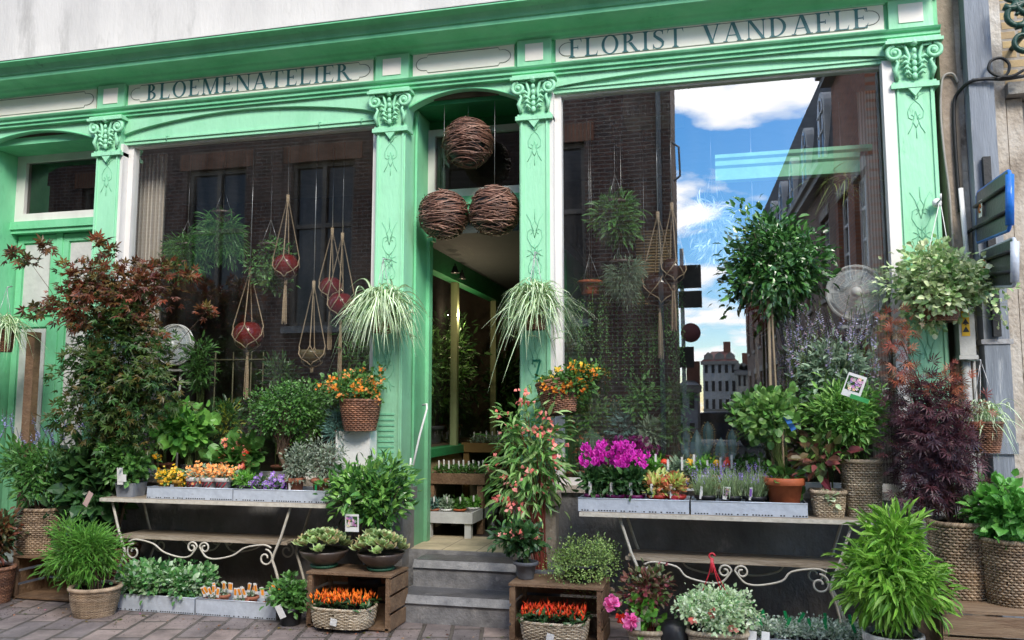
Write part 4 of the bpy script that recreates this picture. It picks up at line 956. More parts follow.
# ------------------------------------------------------------------ tables, trays, crates
def iron_table(label, xa, xb, zt, group, xl, xr):
    t = thing('console_table', label, 'table', ((xa+xb)/2, -.42, 0), group)
    o = (t.location.x, t.location.y, 0)
    y0, y1 = -.66, -.17; mb = MB()
    n = 4
    for k in range(n):
        ya, yb = y0+(y1-y0)*k/n, y0+(y1-y0)*(k+1)/n-.006; mb.box((xa,ya,zt-.022),(xb,yb,zt))
    obj('tabletop', mb, TABLE_TOP, t, True)
    mb = MB(); mb.box((xa-.004,y0-.012,zt-.03),(xb+.004,y0-.0005,zt-.002)); obj('table_edge', mb, IRON, t, True)
    zs = .54; mb = MB()
    for k in range(3):
        ya, yb = -.56+.32*k/3, -.56+.32*(k+1)/3-.006; mb.box((xl+.05,ya,zs-.018),(xr-.05,yb,zs))
    mb.box((xl+.04,-.575,zs-.024),(xr-.04,-.562,zs+.002)); obj('lower_shelf', mb, TABLE_TOP, t, True)
    for sx, x in ((1, xl), (-1, xr)):
        for y in (-.60, -.22):
            mb = MB()
            P = [(x,y,zt-.03),(x+sx*.035,y,.72),(x+sx*.08,y,.58),(x+sx*.14,y,.44),(x+sx*.15,y,.40),(x+sx*.12,y,.33),(x+sx*.075,y,.2),(x+sx*.05,y,.08),(x+sx*.06,y,0)]
            mb.tube(P, .011, 7); obj('leg', mb, IRON, t, True)
    for y in (-.585, -.24):
        cx = (xl+xr)/2; mb = MB()
        for sg in (-1, 1):
            ex = xl+.22 if sg < 0 else xr-.22
            zc = .41
            sp = spiral((ex, y, zc), .018, .068, 1.25, PI, 26, -1 if sg < 0 else 1)
            if sg > 0: sp = spiral((ex, y, zc), .018, .068, 1.25, 0, 26, 1)
            mb.tube(sp, .0075, 6)
            # long bow from the corner scroll, dipping to the centre pair of scrolls
            P = [(ex+sg*.05,y,.49),(ex-sg*.02,y,.512),(ex-sg*.18,y,.485),(cx+sg*.32,y,.42),(cx+sg*.17,y,.385),(cx+sg*.08,y,.395),(cx+sg*.035,y,.44),(cx+sg*.012,y,.475)]
            Q = []
            for i in range(len(P)-1):
                p0, p1, p2, p3 = (np.array(P[max(0,i-1)]), np.array(P[i]), np.array(P[i+1]), np.array(P[min(len(P)-1,i+2)]))
                for tt in np.linspace(0,1,5)[:-1]: Q.append(.5*((2*p1)+(-p0+p2)*tt+(2*p0-5*p1+4*p2-p3)*tt*tt+(-p0+3*p1-3*p2+p3)*tt**3))
            Q.append(np.array(P[-1])); mb.tube(Q, .0075, 6)
            mb.tube(spiral((cx+sg*.058, y, .468), .048, .014, 1.3, PI if sg > 0 else 0, 24, -sg), .0075, 6)
        obj('scroll_apron', mb, IRON, t, True)
    return t
ZT = .855
iron_table('cream wrought iron table with scroll apron under the left window', X(101,-.66,498), X(326,-.66,502), ZT, 'wrought iron tables', X(112,-.6,502), X(291,-.6,505))
iron_table('cream wrought iron table with scroll apron under the right window', X(580,-.66,512), X(872,-.66,520), ZT, 'wrought iron tables', X(619,-.6,515), X(852,-.6,520))
def tray(label, xa, xb, z, y0=-.635, y1=-.33, h=.095, grp='grey zinc plant trays'):
    t = thing('plant_tray', label, 'tray', ((xa+xb)/2,(y0+y1)/2,z), grp); th = .006
    mb = MB(); mb.box((xa,y0,z+.002),(xb,y1,z+.006)); mb.box((xa,y0,z+.006),(xb,y0+th,z+h)); mb.box((xa,y1-th,z+.006),(xb,y1,z+h)); mb.box((xa,y0+th,z+.006),(xa+th,y1-th,z+h)); mb.box((xb-th,y0+th,z+.006),(xb,y1-th,z+h))
    obj('tray_body', mb, ZINC, t, True)
    mb = MB(); mb.tube([(xa,y0,z+h),(xb,y0,z+h),(xb,y1,z+h),(xa,y1,z+h)], .005, 5, 0, False, True); obj('rolled_rim', mb, ZINC, t, True)
    mb = MB(); n = int((xb-xa)/.02)
    rng = seedr(int(abs(xa)*100))
    for k in range(n):
        if rng.random() < .75: x = xa+(k+.5)*(xb-xa)/n; mb.box((x-.006,y0-.0015,z+.007),(x+.005,y0-.0002,z+.015))
    obj('drain_slots', mb, BLACK, t, True)
    return t
TA = (X(147,-.63,498), X(232.5,-.63,499)); TB = (X(233.5,-.63,500), X(325,-.63,500))
TE = (X(578,-.64,505), X(689,-.64,510)); TF = (X(691,-.64,510), X(808,-.64,515))
tray('zinc tray of yellow and orange flowers on the left table', *TA, ZT)
tray('zinc tray of violas and clay pots on the left table', *TB, ZT)
tray('zinc tray holding magenta flower pots on the right table', *TE, ZT)
tray('zinc tray holding lavender on the right table', *TF, ZT)
def crate(label, xa, xb, z1, y0, y1, front=False, m=WOOD, n=3):
    t = thing('wooden_crate', label, 'crate', ((xa+xb)/2,(y0+y1)/2,0)); p = .028; rng = seedr(int(abs(xa)*77))
    for x in (xa, xb-p):
        for y in (y0, y1-p):
            mb = MB(); mb.box((x,y,0),(x+p,y+p,z1-.016)); obj('post', mb, m, t, True)
    def slats(nm, f):
        mb = MB()
        for k in range(n): f(mb, k)
        obj(nm, mb, m, t, True)
    H = z1-.02; g = .012
    slats('side_panel', lambda mb, k: mb.box((xa-.012,y0+.0+rng.random()*.006,.01+H*k/n),(xa-.0005,y1,H*(k+1)/n-g)))
    slats('side_panel', lambda mb, k: mb.box((xb+.0005,y0+rng.random()*.006,.01+H*k/n),(xb+.012,y1,H*(k+1)/n-g)))
    slats('back_panel', lambda mb, k: mb.box((xa,y1,.01+H*k/n),(xb,y1+.012,H*(k+1)/n-g)))
    if front: slats('front_panel', lambda mb, k: mb.box((xa,y0-.012,.01+H*k/n),(xb,y0-.0005,H*(k+1)/n-g*.5)))
    D = y1-y0
    slats('top_panel', lambda mb, k: mb.box((xa-.012-rng.random()*.006,y0-.008+D*k/n,z1-.016),(xb+.012+rng.random()*.006,y0+D*(k+1)/n-g*.6,z1)))
    mb = MB(); mb.box((xa+.001,y0,.012),(xb-.001,y1-.001,.026)); obj('base_panel', mb, m, t, True)
    return t
CR1 = (X(308,-.95,600), X(389,-.95,600)); CR2 = (X(511,-1.0,600), X(601,-1.0,610))
crate('open wooden crate left of the steps, holding a basket of orange peppers', *CR1, .40, -.95, -.60)
crate('open wooden crate right of the steps, holding a basket of red peppers', *CR2, .40, -1.0, -.62)
CR3 = (X(13,-.72,580), X(80,-.72,580)); crate('dark open crate at the far left under a wicker pot of blue flowers', *CR3, .36, -.72, -.35)
CR4 = (X(942,-1.15,620), X(1024,-1.15,620)+.45); crate('low plank crate at the right edge carrying two wicker planters', *CR4, .41, -1.15, -.55, True, WOOD_L)

# ------------------------------------------------------------------ helper: place plant with containers
def P3(px, py, Y): p = at(px, py, Y); return (p.x, p.y, p.z)
def general(name, label, cat, Y, z0, px, **k):
    group = k.get('group')
    t = thing(name, label, cat, (X(px,Y,k.get('py',450)), Y, z0), group); return t
def fol(t, b, Y=None):
    "foliage pixel box -> local centre and radii"
    Y = t.location.y if Y is None else Y
    cx, cz, rx, rz = fbox(b, Y); return np.array([cx-t.location.x, Y-t.location.y, cz-t.location.z]), rx, rz

# ---- MAPLE
t = general('maple_tree', 'large bronze-red japanese maple screening the left door and pilaster', 'maple', -.38, 0, 118)
rng = seedr(1)
basket(t, .21, .21, .40, .8, 13, WICK_R, seed=1)
c, rx, rz = fol(t, (56,268,182,462), -.62); mb = MB()
cc1 = bush(mb, rng, c, (rx*1.05,.28,rz*1.05), 135, 22, .062, .066, .066, 'palm', up=-.15, out=.55, shell=.3, flat=1.0)
c2, rx2, rz2 = fol(t, (46,248,186,340), -.62); cc2 = bush(mb, rng, c2, (rx2*.98,.34,rz2*1.0), 95, 15, .062, .064, .064, 'palm', up=.1, out=.7, mat=1, shell=.35, low=-.9, flat=1.0)
for (px, py) in ((14,254),(30,262),(44,247),(98,243),(112,250),(206,312),(34,310),(190,275)):
    q, _, _ = fol(t, (px-6,py-5,px+6,py+5)); bush(mb, rng, q, (.05,.05,.03), 3, 8, .03, .075, .075, 'palm', mat=1); cc2 = np.vstack([cc2, q])
obj('foliage', mb, [MAPLE_LO, MAPLE_HI], t)
mb = MB(); mb.tube([(0,0,.3),(.02,0,.7),(.0,.02,1.0),(.03,0,1.25)], [.022,.02,.018,.014], 7); mb.tube([(0,0,.35),(-.08,0,.75),(-.2,0,1.1),(-.3,0,1.5)], [.018,.014,.012,.008], 6); mb.tube([(0,0,.35),(.09,0,.75),(.2,0,1.05),(.34,0,1.4)], [.018,.014,.012,.008], 6)
stems(mb, (0,0,.85), cc1, .007, rng=rng, every=4); stems(mb, (0,0,1.1), cc2, .006, rng=rng, every=4); obj('trunk', mb, BARK, t)

# ---- generic shrub builder
def shrub(name, label, cat, Y, z0, px, box_, K, n, cs, L, W, m, tm='ovate', cont=None, contk={}, seed=0, up_=.2, out=.6, ry=None, stem=BARK, sr=.006, flowers=None, shell=.4, base=None, low=-1.0, ev=3, group=None, stakes=None, flat=.8, py=450, extra=None):
    t = thing(name, label, cat, (X(px,Y,py), Y, z0), group); rng = seedr(seed+100)
    if cont: cont(t, **contk)
    c, rx, rz = fol(t, box_); mb = MB(); ry = ry or min(rx*.8, .35)
    cc = bush(mb, rng, c, (rx*.9,ry,rz*.9), K, n, cs, L, W, tm, up_, out, 0, shell, low, flat)
    obj('foliage', mb, m, t)
    if base is None: base = (0,0,contk.get('h',.1)*.85 if cont else c[2]-rz)
    if stem: mb = MB(); stems(mb, base, cc, sr, every=ev, rng=rng); obj('stems', mb, stem, t)
    if flowers:
        for (nm, fm, cm, frac, nn, spread, size, tmf) in flowers:
            sel = cc[(cc[:,1] < np.quantile(cc[:,1], .7))]; rng.shuffle(sel); sel = sel[:max(3,int(len(cc)*frac))]
            sel = sel + nrm(sel-c)*cs*.8+np.array([0,-cs*.4,cs*.5])
            mb = MB(); blossoms(mb, rng, sel, nn, spread, size, 0, 1 if cm else None, tm=tmf); obj(nm, mb, [fm]+([cm] if cm else []), t)
    if extra: extra(t, c, rx, rz, rng)
    return t
def P_(r0, r1, h, m, **k): return dict(cont=pot, contk=dict(r0=r0, r1=r1, h=h, m=m, **k))
def B_(rx, ry, h, **k): return dict(cont=basket, contk=dict(rx=rx, ry=ry, h=h, **k))
def wpx(a, b, Y, py=500): return (X(b,Y,py)-X(a,Y,py))/2

# ---- far left group
def salvia(mbL, mbF, rng, t, b, n, h, mF=0):
    c, rx, rz = fol(t, b)
    P = np.stack([c[0]+rng.uniform(-rx,rx,n)*.95, rng.uniform(-.2,.2,n), c[2]+rng.uniform(-rz*.6,rz*.7,n)], 1)
    for p in P:
        d = nrm(np.array([rng.normal(0,.25),rng.normal(0,.25)-.15,1.])); hh = h*rng.uniform(.6,1.1)
        mbL.tube([p-d*hh*.6, p+d*hh], .0025, 3, 0, False)
        m = int(hh/.008); s = np.linspace(.05,1,m); Q = p+d*(s*hh)[:,None]; a = rng.uniform(0,6.3,m)
        D = np.stack([np.cos(a),np.sin(a),np.full(m,.5)],1); sz = .026*(1.15-s)
        emit(mbF, 'ovate', Q, D, np.tile([0,-.5,1.],(m,1)), sz, sz*.7, mF)
def ex_salvia(b, n, h, fm=F_BLUE):
    def f(t, c, rx, rz, rng):
        a, f_ = MB(), MB(); salvia(a, f_, rng, t, b, n, h); o = obj('flower_spikes', f_, fm, t); obj('flower_stalks', a, STEMG, o)
    return f
shrub('flowering_shrub', 'grey-green shrub with dusty blue flower spikes in a wicker pot on the dark crate', 'shrub', -.53, .36, 40, (0,430,92,512), 70, 26, .05, .07, .022, G_MID, 'ovate', **B_(wpx(20,58,-.6), .15, .37, taper=.85, seed=2, sq=2.6), seed=2, extra=ex_salvia((-5,415,85,455), 34, .16), ry=.3, py=530)
shrub('leafy_climber', 'dark climber with big heart-shaped leaves behind the fern basket, pink tag', 'climbing plant', -.42, 0, 92, (58,425,124,545), 90, 14, .07, .11, .085, G_DARK, 'ovate', **P_(.11,.14,.24,BLACKP), seed=3, ry=.2, extra=lambda t,c,rx,rz,rng: (ex_salvia((60,420,110,450),12,.12,F_PURPLE)(t,c,rx,rz,rng), label_tag(t, (X(88,-.75,498)-t.location.x, -.33, Z(88,499,-.75)-t.location.z), .05, .13, PINKTAG, (.1,.55,0))))
shrub('leafy_plant', 'red-tinged dark plant in a brown wicker basket cut by the left edge', 'potted plant', -.85, 0, -5, (-20,505,14,565), 34, 18, .05, .07, .03, leafm('leaf_red_dark', [(.05,.09,.03),(.16,.04,.02),(.03,.07,.02)]), **B_(.15,.15,.28, seed=4, m=WICK_R), seed=4, extra=lambda t,c,rx,rz,rng: label_tag(t,(.09,-.16,.42)), py=560)
shrub('bamboo_plant', 'feathery fine-leaved green plant in a round wicker basket on the pavement', 'potted plant', -1.0, 0, 95, (44,516,128,590), 95, 30, .045, .075, .010, G_BRIGHT if False else leafm('fine_fern_green', [(.06,.17,.025),(.11,.27,.04),(.17,.36,.07)]), 'ovate', **B_(wpx(75,115,-1.0,600),wpx(75,115,-1.0,600),.21,taper=.78,seed=5), seed=5, ry=.24, up_=-.1, out=.9, py=600)
# hanging spider plants
def spider(name, label, px, py, Y, box_, bpx, seed, n=150, L=.42, m=(G_MID, 'v'), cat='spider plant', W=.017, babies=14, hz=None):
    "basket centre at px,py; foliage box; hanger to the wall"
    a = at(px, py, Y); t = thing(name, label, cat, tuple(a)); rng = seedr(seed)
    r = wpx(bpx[0], bpx[1], Y, py); h = .2
    if r > 0:
        basket(t, r, r, h, .72, 9, WICK_R, seed=seed, stakes=20, rim=.009)
    c, rx, rz = fol(t, box_)
    d = up(rng, n, .62, 1.0); d[:,2] += rng.normal(0,.3,n)
    P = np.zeros((n,3)); P[:,:2] = rng.normal(0,.045,(n,2)); P[:,2] = h*.85+rng.uniform(0,.14,n)
    mb = MB(); LL = L*rng.uniform(.6,1.15,n)
    blades(mb, rng, P, d, LL, W, rng.uniform(.7,1.7,n), 8, (0,1,1,0), .16); 
    obj('foliage', mb, [leafm('spider_leaf_green', [(.16,.32,.10),(.24,.40,.15),(.12,.26,.08)], rough=.35), leafm('spider_leaf_cream', [(.62,.68,.50),(.72,.75,.62),(.5,.6,.40)], rough=.35)], t)
    if babies:
        mb = MB(); st_ = MB()
        for k in range(babies):
            q = np.array([rng.uniform(-rx,rx)*.8, rng.uniform(-.12,.02)-.06, rng.uniform(-rz*1.15,-rz*.35)+c[2]])
            st_.tube([(0,0,h*.9),(q[0]*.6,q[1],h+.1),(q[0],q[1],q[2])], .0018, 3, 0, False)
            nb_ = 12; blades(mb, rng, np.tile(q,(nb_,1)), up(rng,nb_,.9,.5), .075, .009, .6, 4, (0,1))
        o = obj('plantlets', mb, [MATS['spider_leaf_green'], MATS['spider_leaf_cream']], t); obj('runners', st_, STEMG, o)
    mb = MB(); zt = hz or (Z(px,py,Y)+.65)-a.z
    for an in (0, 2.1, 4.2): mb.tube([(r*math.cos(an), r*math.sin(an), h),(0,-Y-.16 if False else 0,.62)], .0025, 4)
    mb.tube([(0,0,.62),(0,-Y-.14,.64)], .006, 5)
    obj('hanger', mb, CHAIN, t)
    return t
spider('spider_plant', 'striped spider plant in a hanging basket on the pilaster left of the doorway', 382, 333, -.34, (328,255,424,335), (372,393), 11, n=560, L=.45, W=.021)
spider('spider_plant', 'striped spider plant spilling over the pilaster right of the doorway', 535, 330, -.34, (493,250,578,335), (524,548), 12, n=470, L=.42, W=.020)
spider('spider_plant', 'hanging striped plant by the private door at the left edge', 3, 352, -.2, (-20,320,28,366), (-4,12), 13, n=160, L=.40, W=.02, babies=0)
spider('spider_plant', 'small spider plant in a wicker wall basket beneath the ivy', 986, 453, -.5, (965,395,1015,440), (969,1004), 14, n=130, L=.28, W=.015, babies=0)
mb = MB(); a, b = X(26,-.12,350), X(34,-.12,350); mb.box((a,-.12,.2),(b,-.04,Z(30,332,-.12))); o = obj('old_post', mb, WOOD); tag(o, 'weathered grey post standing in front of the private door', 'wooden post')

# ---- lantana baskets
def hang_basket_flowers(label, px, py, Y, bx, box_, seed, fm1, fm2, tilt=0):
    t = thing('flower_basket', label, 'flower basket', tuple(at(px, py, Y))); rng = seedr(seed)
    r = wpx(bx[0], bx[1], Y, py)
    bo = basket(t, r, r*.9, .25, .72, 9, WICK_R, seed=seed, stakes=22, rim=.01)
    c, rx, rz = fol(t, box_); mb = MB()
    cc = bush(mb, rng, c, (rx*.9,rx*.75,rz*.85), 75, 20, .035, .035, .022, 'ovate', up=.4); obj('foliage', mb, G_MID, t)
    mb = MB(); sel = cc[cc[:,2] > c[2]-rz*.5]+nrm(cc[cc[:,2] > c[2]-rz*.5]-c)*.035; k = len(sel)//2
    blossoms(mb, rng, sel[:k], 9, .014, .024, 0); blossoms(mb, rng, sel[k:int(k*1.9)], 9, .014, .024, 1); obj('flowers', mb, [fm1, fm2], t)
    mb = MB(); stems(mb, (0,0,.2), cc, .003, every=3, rng=rng); obj('stems', mb, STEMG, t)
    mb = MB(); mb.tube([(0,r*.8,.17),(0,-Y-.12,.2)], .008, 6); obj('wall_hook', mb, BLACK, t)
    if tilt: t.rotation_euler = (tilt*.6, tilt, 0)
    return t
hang_basket_flowers('wicker basket of orange lantana hung low on the pilaster left of the doorway', 360, 431, -.36, (343,381), (322,362,390,412), 21, F_ORANGE, F_PEACH)
hang_basket_flowers('tilted wicker basket of yellow and orange lantana on the pilaster with the number', 561, 414, -.36, (541,580), (540,362,608,404), 22, F_YELLOW, F_ORANGE, -.18)

# ---- left table plants
def small(name, label, cat, px, Y, z0, potk, box_, K, n, cs, L, W, m, tm='ovate', **k):
    return shrub(name, label, cat, Y, z0, px, box_, K, n, cs, L, W, m, tm, **P_(*potk), stem=STEMG, sr=.0025, **k)
ZTR = ZT+.006
for i, (px, nm) in enumerate(((166,'first'),(181,'second'))):
    small('flower_pot', ['pot of yellow kalanchoe at the left end of the zinc tray','pot of yellow kalanchoe beside the patterned orange-flowered pots'][i], 'flower pot', px, -.53, ZTR, (.038,.05,.145,YELLOWP), (px-10,470,px+10,486), 16, 14, .02, .035, .02, G_MID, seed=31+i, flowers=[('flowers',F_YELLOW,None,1.3,12,.024,.026,'flower')], ry=.05)
WRAP = surf('white_pot_wrap', (.65,.62,.6), rough=.4); WRAPR = surf('red_wrap_print', (.45,.06,.08), rough=.4)
for i, px in enumerate((196,211,225)):
    t = small('flower_pot', ['pot of apricot flowers in swirled red wrap next to the yellow ones','middle one of three swirl-wrapped pots of apricot flowers','swirl-wrapped pot of apricot flowers beside the green seedling'][i], 'flower pot', px, -.53, ZTR, (.045,.06,.17,WRAP), (px-11,466,px+11,481), 18, 12, .02, .035, .015, G_GREY, seed=34+i, flowers=[('flowers',F_PEACH,None,1.4,12,.024,.027,'flower')], ry=.05)
    mb = MB()
    for s in (-.5, .1, .7): mb.tube([(.058*math.sin(s-.5), -.058*math.cos(s-.5), .08),(.061*math.sin(s), -.061*math.cos(s), .12),(.066*math.sin(s+.5), -.066*math.cos(s+.5), .16)], .006, 4)
    obj('wrap_swirl', mb, WRAPR, t)
small('potted_plant', 'low green seedling pot between apricot flowers and violas', 'potted plant', 246, -.53, ZTR, (.045,.055,.115,BLACKP), (234,470,258,492), 24, 16, .025, .045, .012, G_BRIGHT, seed=38, extra=lambda t,c,rx,rz,rng: label_tag(t,(-.01,-.02,.16)), ry=.06)
for i, px in enumerate((262,276)):
    small('flower_pot', ['pot of purple and white violas next to the seedling','pot of purple violas next to the clay pots'][i], 'flower pot', px, -.53, ZTR, (.04,.05,.11,BLACKP), (px-10,476,px+10,494), 18, 12, .022, .03, .016, G_MID, seed=40+i, flowers=[('flowers',F_PURPLE,F_WHITE,1.2,4,.024,.042,'flower')], ry=.05)
for i, (px, b) in enumerate(((296,(284,440,312,488)),(322,(304,432,345,488)))):
    shrub('olive_shrub', ['small silvery olive shrub in a clay pot beside the violas','taller silvery olive shrub in a clay pot at the end of the tray'][i], 'potted shrub', -.5, ZTR, px, b, 60, 20, .035, .03, .012, G_OLIVE, **P_(.05,.072,.18,TERRA_D), seed=43+i, sr=.003, ry=.12, extra=lambda t,c,rx,rz,rng: label_tag(t,(-.01,-.07,.11),.018,.06,GREENTAG if t['label'].startswith('taller') else WHITEP))
# grey square pot with tall leggy plant
def sqpot(t, h, w, m): 
    mb = MB(); a = w/2
    mb.add([(-a*.85,-a*.85,0),(a*.85,-a*.85,0),(a*.85,a*.85,0),(-a*.85,a*.85,0),(-a,-a,h),(a,-a,h),(a,a,h),(-a,a,h),(-a*.9,-a*.9,h),(a*.9,-a*.9,h),(a*.9,a*.9,h),(-a*.9,a*.9,h),(-a*.9,-a*.9,h*.85),(a*.9,-a*.9,h*.85),(a*.9,a*.9,h*.85),(-a*.9,a*.9,h*.85)],
      [(0,1,5,4),(1,2,6,5),(2,3,7,6),(3,0,4,7),(4,5,9,8),(5,6,10,9),(6,7,11,10),(7,4,8,11),(8,9,13,12),(9,10,14,13),(10,11,15,14),(11,8,12,15),(0,3,2,1)])
    obj('pot', mb, m, t); s = MB(); s.box((-a*.88,-a*.88,h*.8),(a*.88,a*.88,h*.86)); obj('soil', s, SOIL, t)
shrub('leggy_plant', 'leggy green plant in a square zinc pot with white tag on the table corner', 'potted plant', -.5, ZT, 133, (95,424,152,490), 75, 16, .05, .055, .035, G_MID, cont=sqpot, contk=dict(h=.115,w=.18,m=surf('zinc_pot_dark', (.26,.28,.32))), seed=47, ry=.2, sr=.003, stem=STEMR, extra=lambda t,c,rx,rz,rng: (label_tag(t,(.02,-.17,.18),.055,.14), label_tag(t,(.045,-.173,.165),.075,.06)))
t = thing('yellow_tag', 'round yellow flower-shaped tag sticking up beside the square zinc pot', 'plant tag', P3(158,456,-.4)); mb = MB(); rng = seedr(5); blossoms(mb, rng, np.array([[0,0,0.]]), 14, .02, .035); obj('tag_face', mb, F_YELLOW, t); mb = MB(); mb.tube([(0,0,0),(0,.02,-.3)], .003, 4); obj('stalk', mb, STEMG, t)
# raised shelf and big-leaved plants behind
mb = MB(); mb.box((X(168,-.25,462),-.30,ZT+.14),(X(222,-.25,462),-.08,ZT+.16)); mb.box((X(170,-.25,462),-.29,ZT+.001),(X(174,-.25,462),-.1,ZT+.14)); mb.box((X(216,-.25,462),-.29,ZT+.001),(X(220,-.25,462),-.1,ZT+.14)); o = obj('plant_riser', mb, WHITEP); tag(o, 'small white riser shelf standing at the back of the left table', 'shelf')
shrub('large_leaved_plant', 'bright green big-leaved plant in a black pot on the white riser', 'potted plant', -.2, ZT+.161, 190, (150,402,214,452), 52, 7, .065, .085, .08, leafm('fresh_big_leaf', [(.05,.17,.03),(.10,.27,.04),(.16,.36,.07)]), 'round', **P_(.05,.065,.09,BLACKP), seed=50, ry=.2, stem=STEMG, sr=.004, flat=.6, extra=lambda t,c,rx,rz,rng: label_tag(t,(.05,-.07,.03),.04,.04))
shrub('begonia', 'orange and red flowered begonia with waxy green leaves before the bonsai', 'begonia', -.33, ZT+.003, 236, (214,436,262,482), 30, 8, .05, .085, .08, G_MID, 'round', **P_(.05,.06,.08,BLACKP), seed=51, ry=.12, stem=STEMG, sr=.004, flowers=[('flowers',F_CORAL,F_YELLOW,.5,5,.02,.05,'flower'),('buds',F_RED,None,.25,4,.02,.04,'flower')])
t = shrub('bonsai_tree', 'dense rounded dark green bonsai with a bent trunk in a blue-grey pot', 'bonsai', -.3, ZT+.003, 288, (245,374,330,446), 170, 26, .038, .026, .017, G_DARK if False else leafm('bonsai_green', [(.02,.07,.012),(.05,.14,.025),(.09,.22,.04)], rough=.35), **P_(.075,.10,.15,BLUEP), seed=52, ry=.26, shell=.5, ev=7, base=(-.05,0,.36))
mb = MB(); mb.tube([(0.02,0,.1),(.03,-.01,.2),(-.02,-.03,.28),(-.06,-.02,.34),(-.03,0,.5)], [.028,.024,.022,.018,.012], 8); obj('trunk', mb, BARK, t)
shrub('juniper', 'blue feathery juniper in a pale pot below the orange lantana', 'juniper', -.3, ZT+.03, 336, (324,400,352,455), 70, 16, .03, .045, .006, G_BLUE, **P_(.06,.08,.12,BLUEP), seed=53, ry=.09, out=.9, up_=.5)
mb = MB(); mb.box((X(338,-.3,432),-.34,ZT+.02),(X(372,-.3,432),-.2,Z(350,431,-.3))); o = obj('white_planter_box', mb, WHITEP); tag(o, 'white box behind the camellia below the lantana basket', 'planter box')
# camellia by door
shrub('camellia', 'glossy dark evergreen bush in a black pot left of the steps', 'evergreen shrub', -.5, 0, 372, (322,446,420,536), 95, 18, .06, .075, .030, leafm('camellia_green', [(.02,.07,.015),(.05,.15,.03),(.10,.25,.05),(.2,.38,.08)], rough=.28, spec=.6), **P_(.12,.16,.3,BLACKP), seed=54, ry=.33, up_=.5, shell=.3, extra=lambda t,c,rx,rz,rng: label_tag(t,(X(352,-.8,523)-t.location.x,-.3,Z(352,523,-.8)),.11,.13,WHITEP,(.05,0,0),PRINT_R))
# bowls of succulents
def succ_bowl(label, px, seed):
    Y = -.77; t = thing('succulent_bowl', label, 'succulent bowl', (X(px,Y,560),Y,.401)); rng = seedr(seed)
    mb = MB(); r = wpx(px-22,px+22,Y,560); mb.lathe([(0,0),(.09,0),(.1,.008),(.105,.02),(0,.02)], (0,0,0), 24); obj('saucer', mb, surf('dark_green_saucer', (.02,.09,.05)), t)
    mb = MB(); mb.lathe([(0,.021),(.075,.021),(.1,.035),(r*.9,.085),(r,.115),(r*1.02,.13),(r*.96,.13),(r*.93,.115)], (0,0,0), 28); obj('bowl', mb, BROWNP, t)
    mb = MB(); mb.disc((0,0,.12), r*.93, 28); obj('soil', mb, SOIL, t)
    mb = MB(); cs = []
    for k in range(26):
        a = k*2.4; rr = r*1.0*math.sqrt((k+.5)/26); q = np.array([rr*math.cos(a), rr*math.sin(a), .15+.10*(1-(rr/r)**2)+rng.normal(0,.012)]); cs.append(q)
        n_ = 13; b = np.arange(n_)*2.4; tl = np.linspace(.15,1.1,n_)
        D = np.stack([np.cos(b)*np.sin(tl), np.sin(b)*np.sin(tl), np.cos(tl)], 1)+np.array([q[0],q[1],0])*2.5
        s = .035+.045*np.linspace(0,1,n_)
        emit(mb, 'round', np.tile(q,(n_,1)), D, np.cross(D, np.cross([0,0,1.], D))*-1+[0,0,.6], s, s*.85)
    obj('foliage', mb, SUCC, t); return t
succ_bowl('brown bowl of pale green succulents, further from the steps', 324, 60)
succ_bowl('brown bowl of pale green succulents, nearer the steps', 381, 61)
# pepper baskets
def pepper(label, px0, px1, Y, fmat, seed, top):
    cx = (px0+px1)/2; r = wpx(px0,px1,Y,620); t = thing('pepper_basket', label, 'pepper basket', (X(cx,Y,620),Y,.03 if Y > -1 else .03)); rng = seedr(seed)
    basket(t, r*.93, .15, .135, .9, 7, WICK_L if seed % 2 else WICK, 3.2, 26, .009, seed)
    mb = MB(); z = .13; n = 260; P = np.stack([rng.uniform(-r,r,n)*.92, rng.uniform(-.14,.14,n), rng.uniform(.12,.18,n)], 1)
    emit(mb, 'ovate', P, up(rng,n,.8,.4), up(rng,n,.4), np.full(n,.06), np.full(n,.022)); obj('foliage', mb, G_DARK, t)
    n = 210; P = np.stack([rng.uniform(-r,r,n)*.9, rng.uniform(-.13,.13,n), rng.uniform(.16,.21,n)], 1); mb = MB()
    emit(mb, 'pod', P, up(rng,n,.35,.9), rdir(rng,n), rng.uniform(.035,.06,n), np.full(n,.016), 0, True); obj('peppers', mb, fmat, t)
    mb = MB(); mb.obox((.0,-.175,.06),(.05,.003,.05),(.1,.2,0)); obj('ribbon_tag', mb, WHITEP, t)
    return t
t = pepper('shallow wicker basket of orange ornamental peppers inside the left crate', 313, 375, -.93, fl('pepper_orange', [(.85,.16,.01),(.9,.28,.02),(.7,.07,.01)]), 71, 0)
t = pepper('shallow wicker basket of red ornamental peppers inside the right crate', 520, 590, -.95, fl('pepper_red', [(.70,.03,.01),(.85,.12,.02),(.55,.02,.01)]), 73, 0)
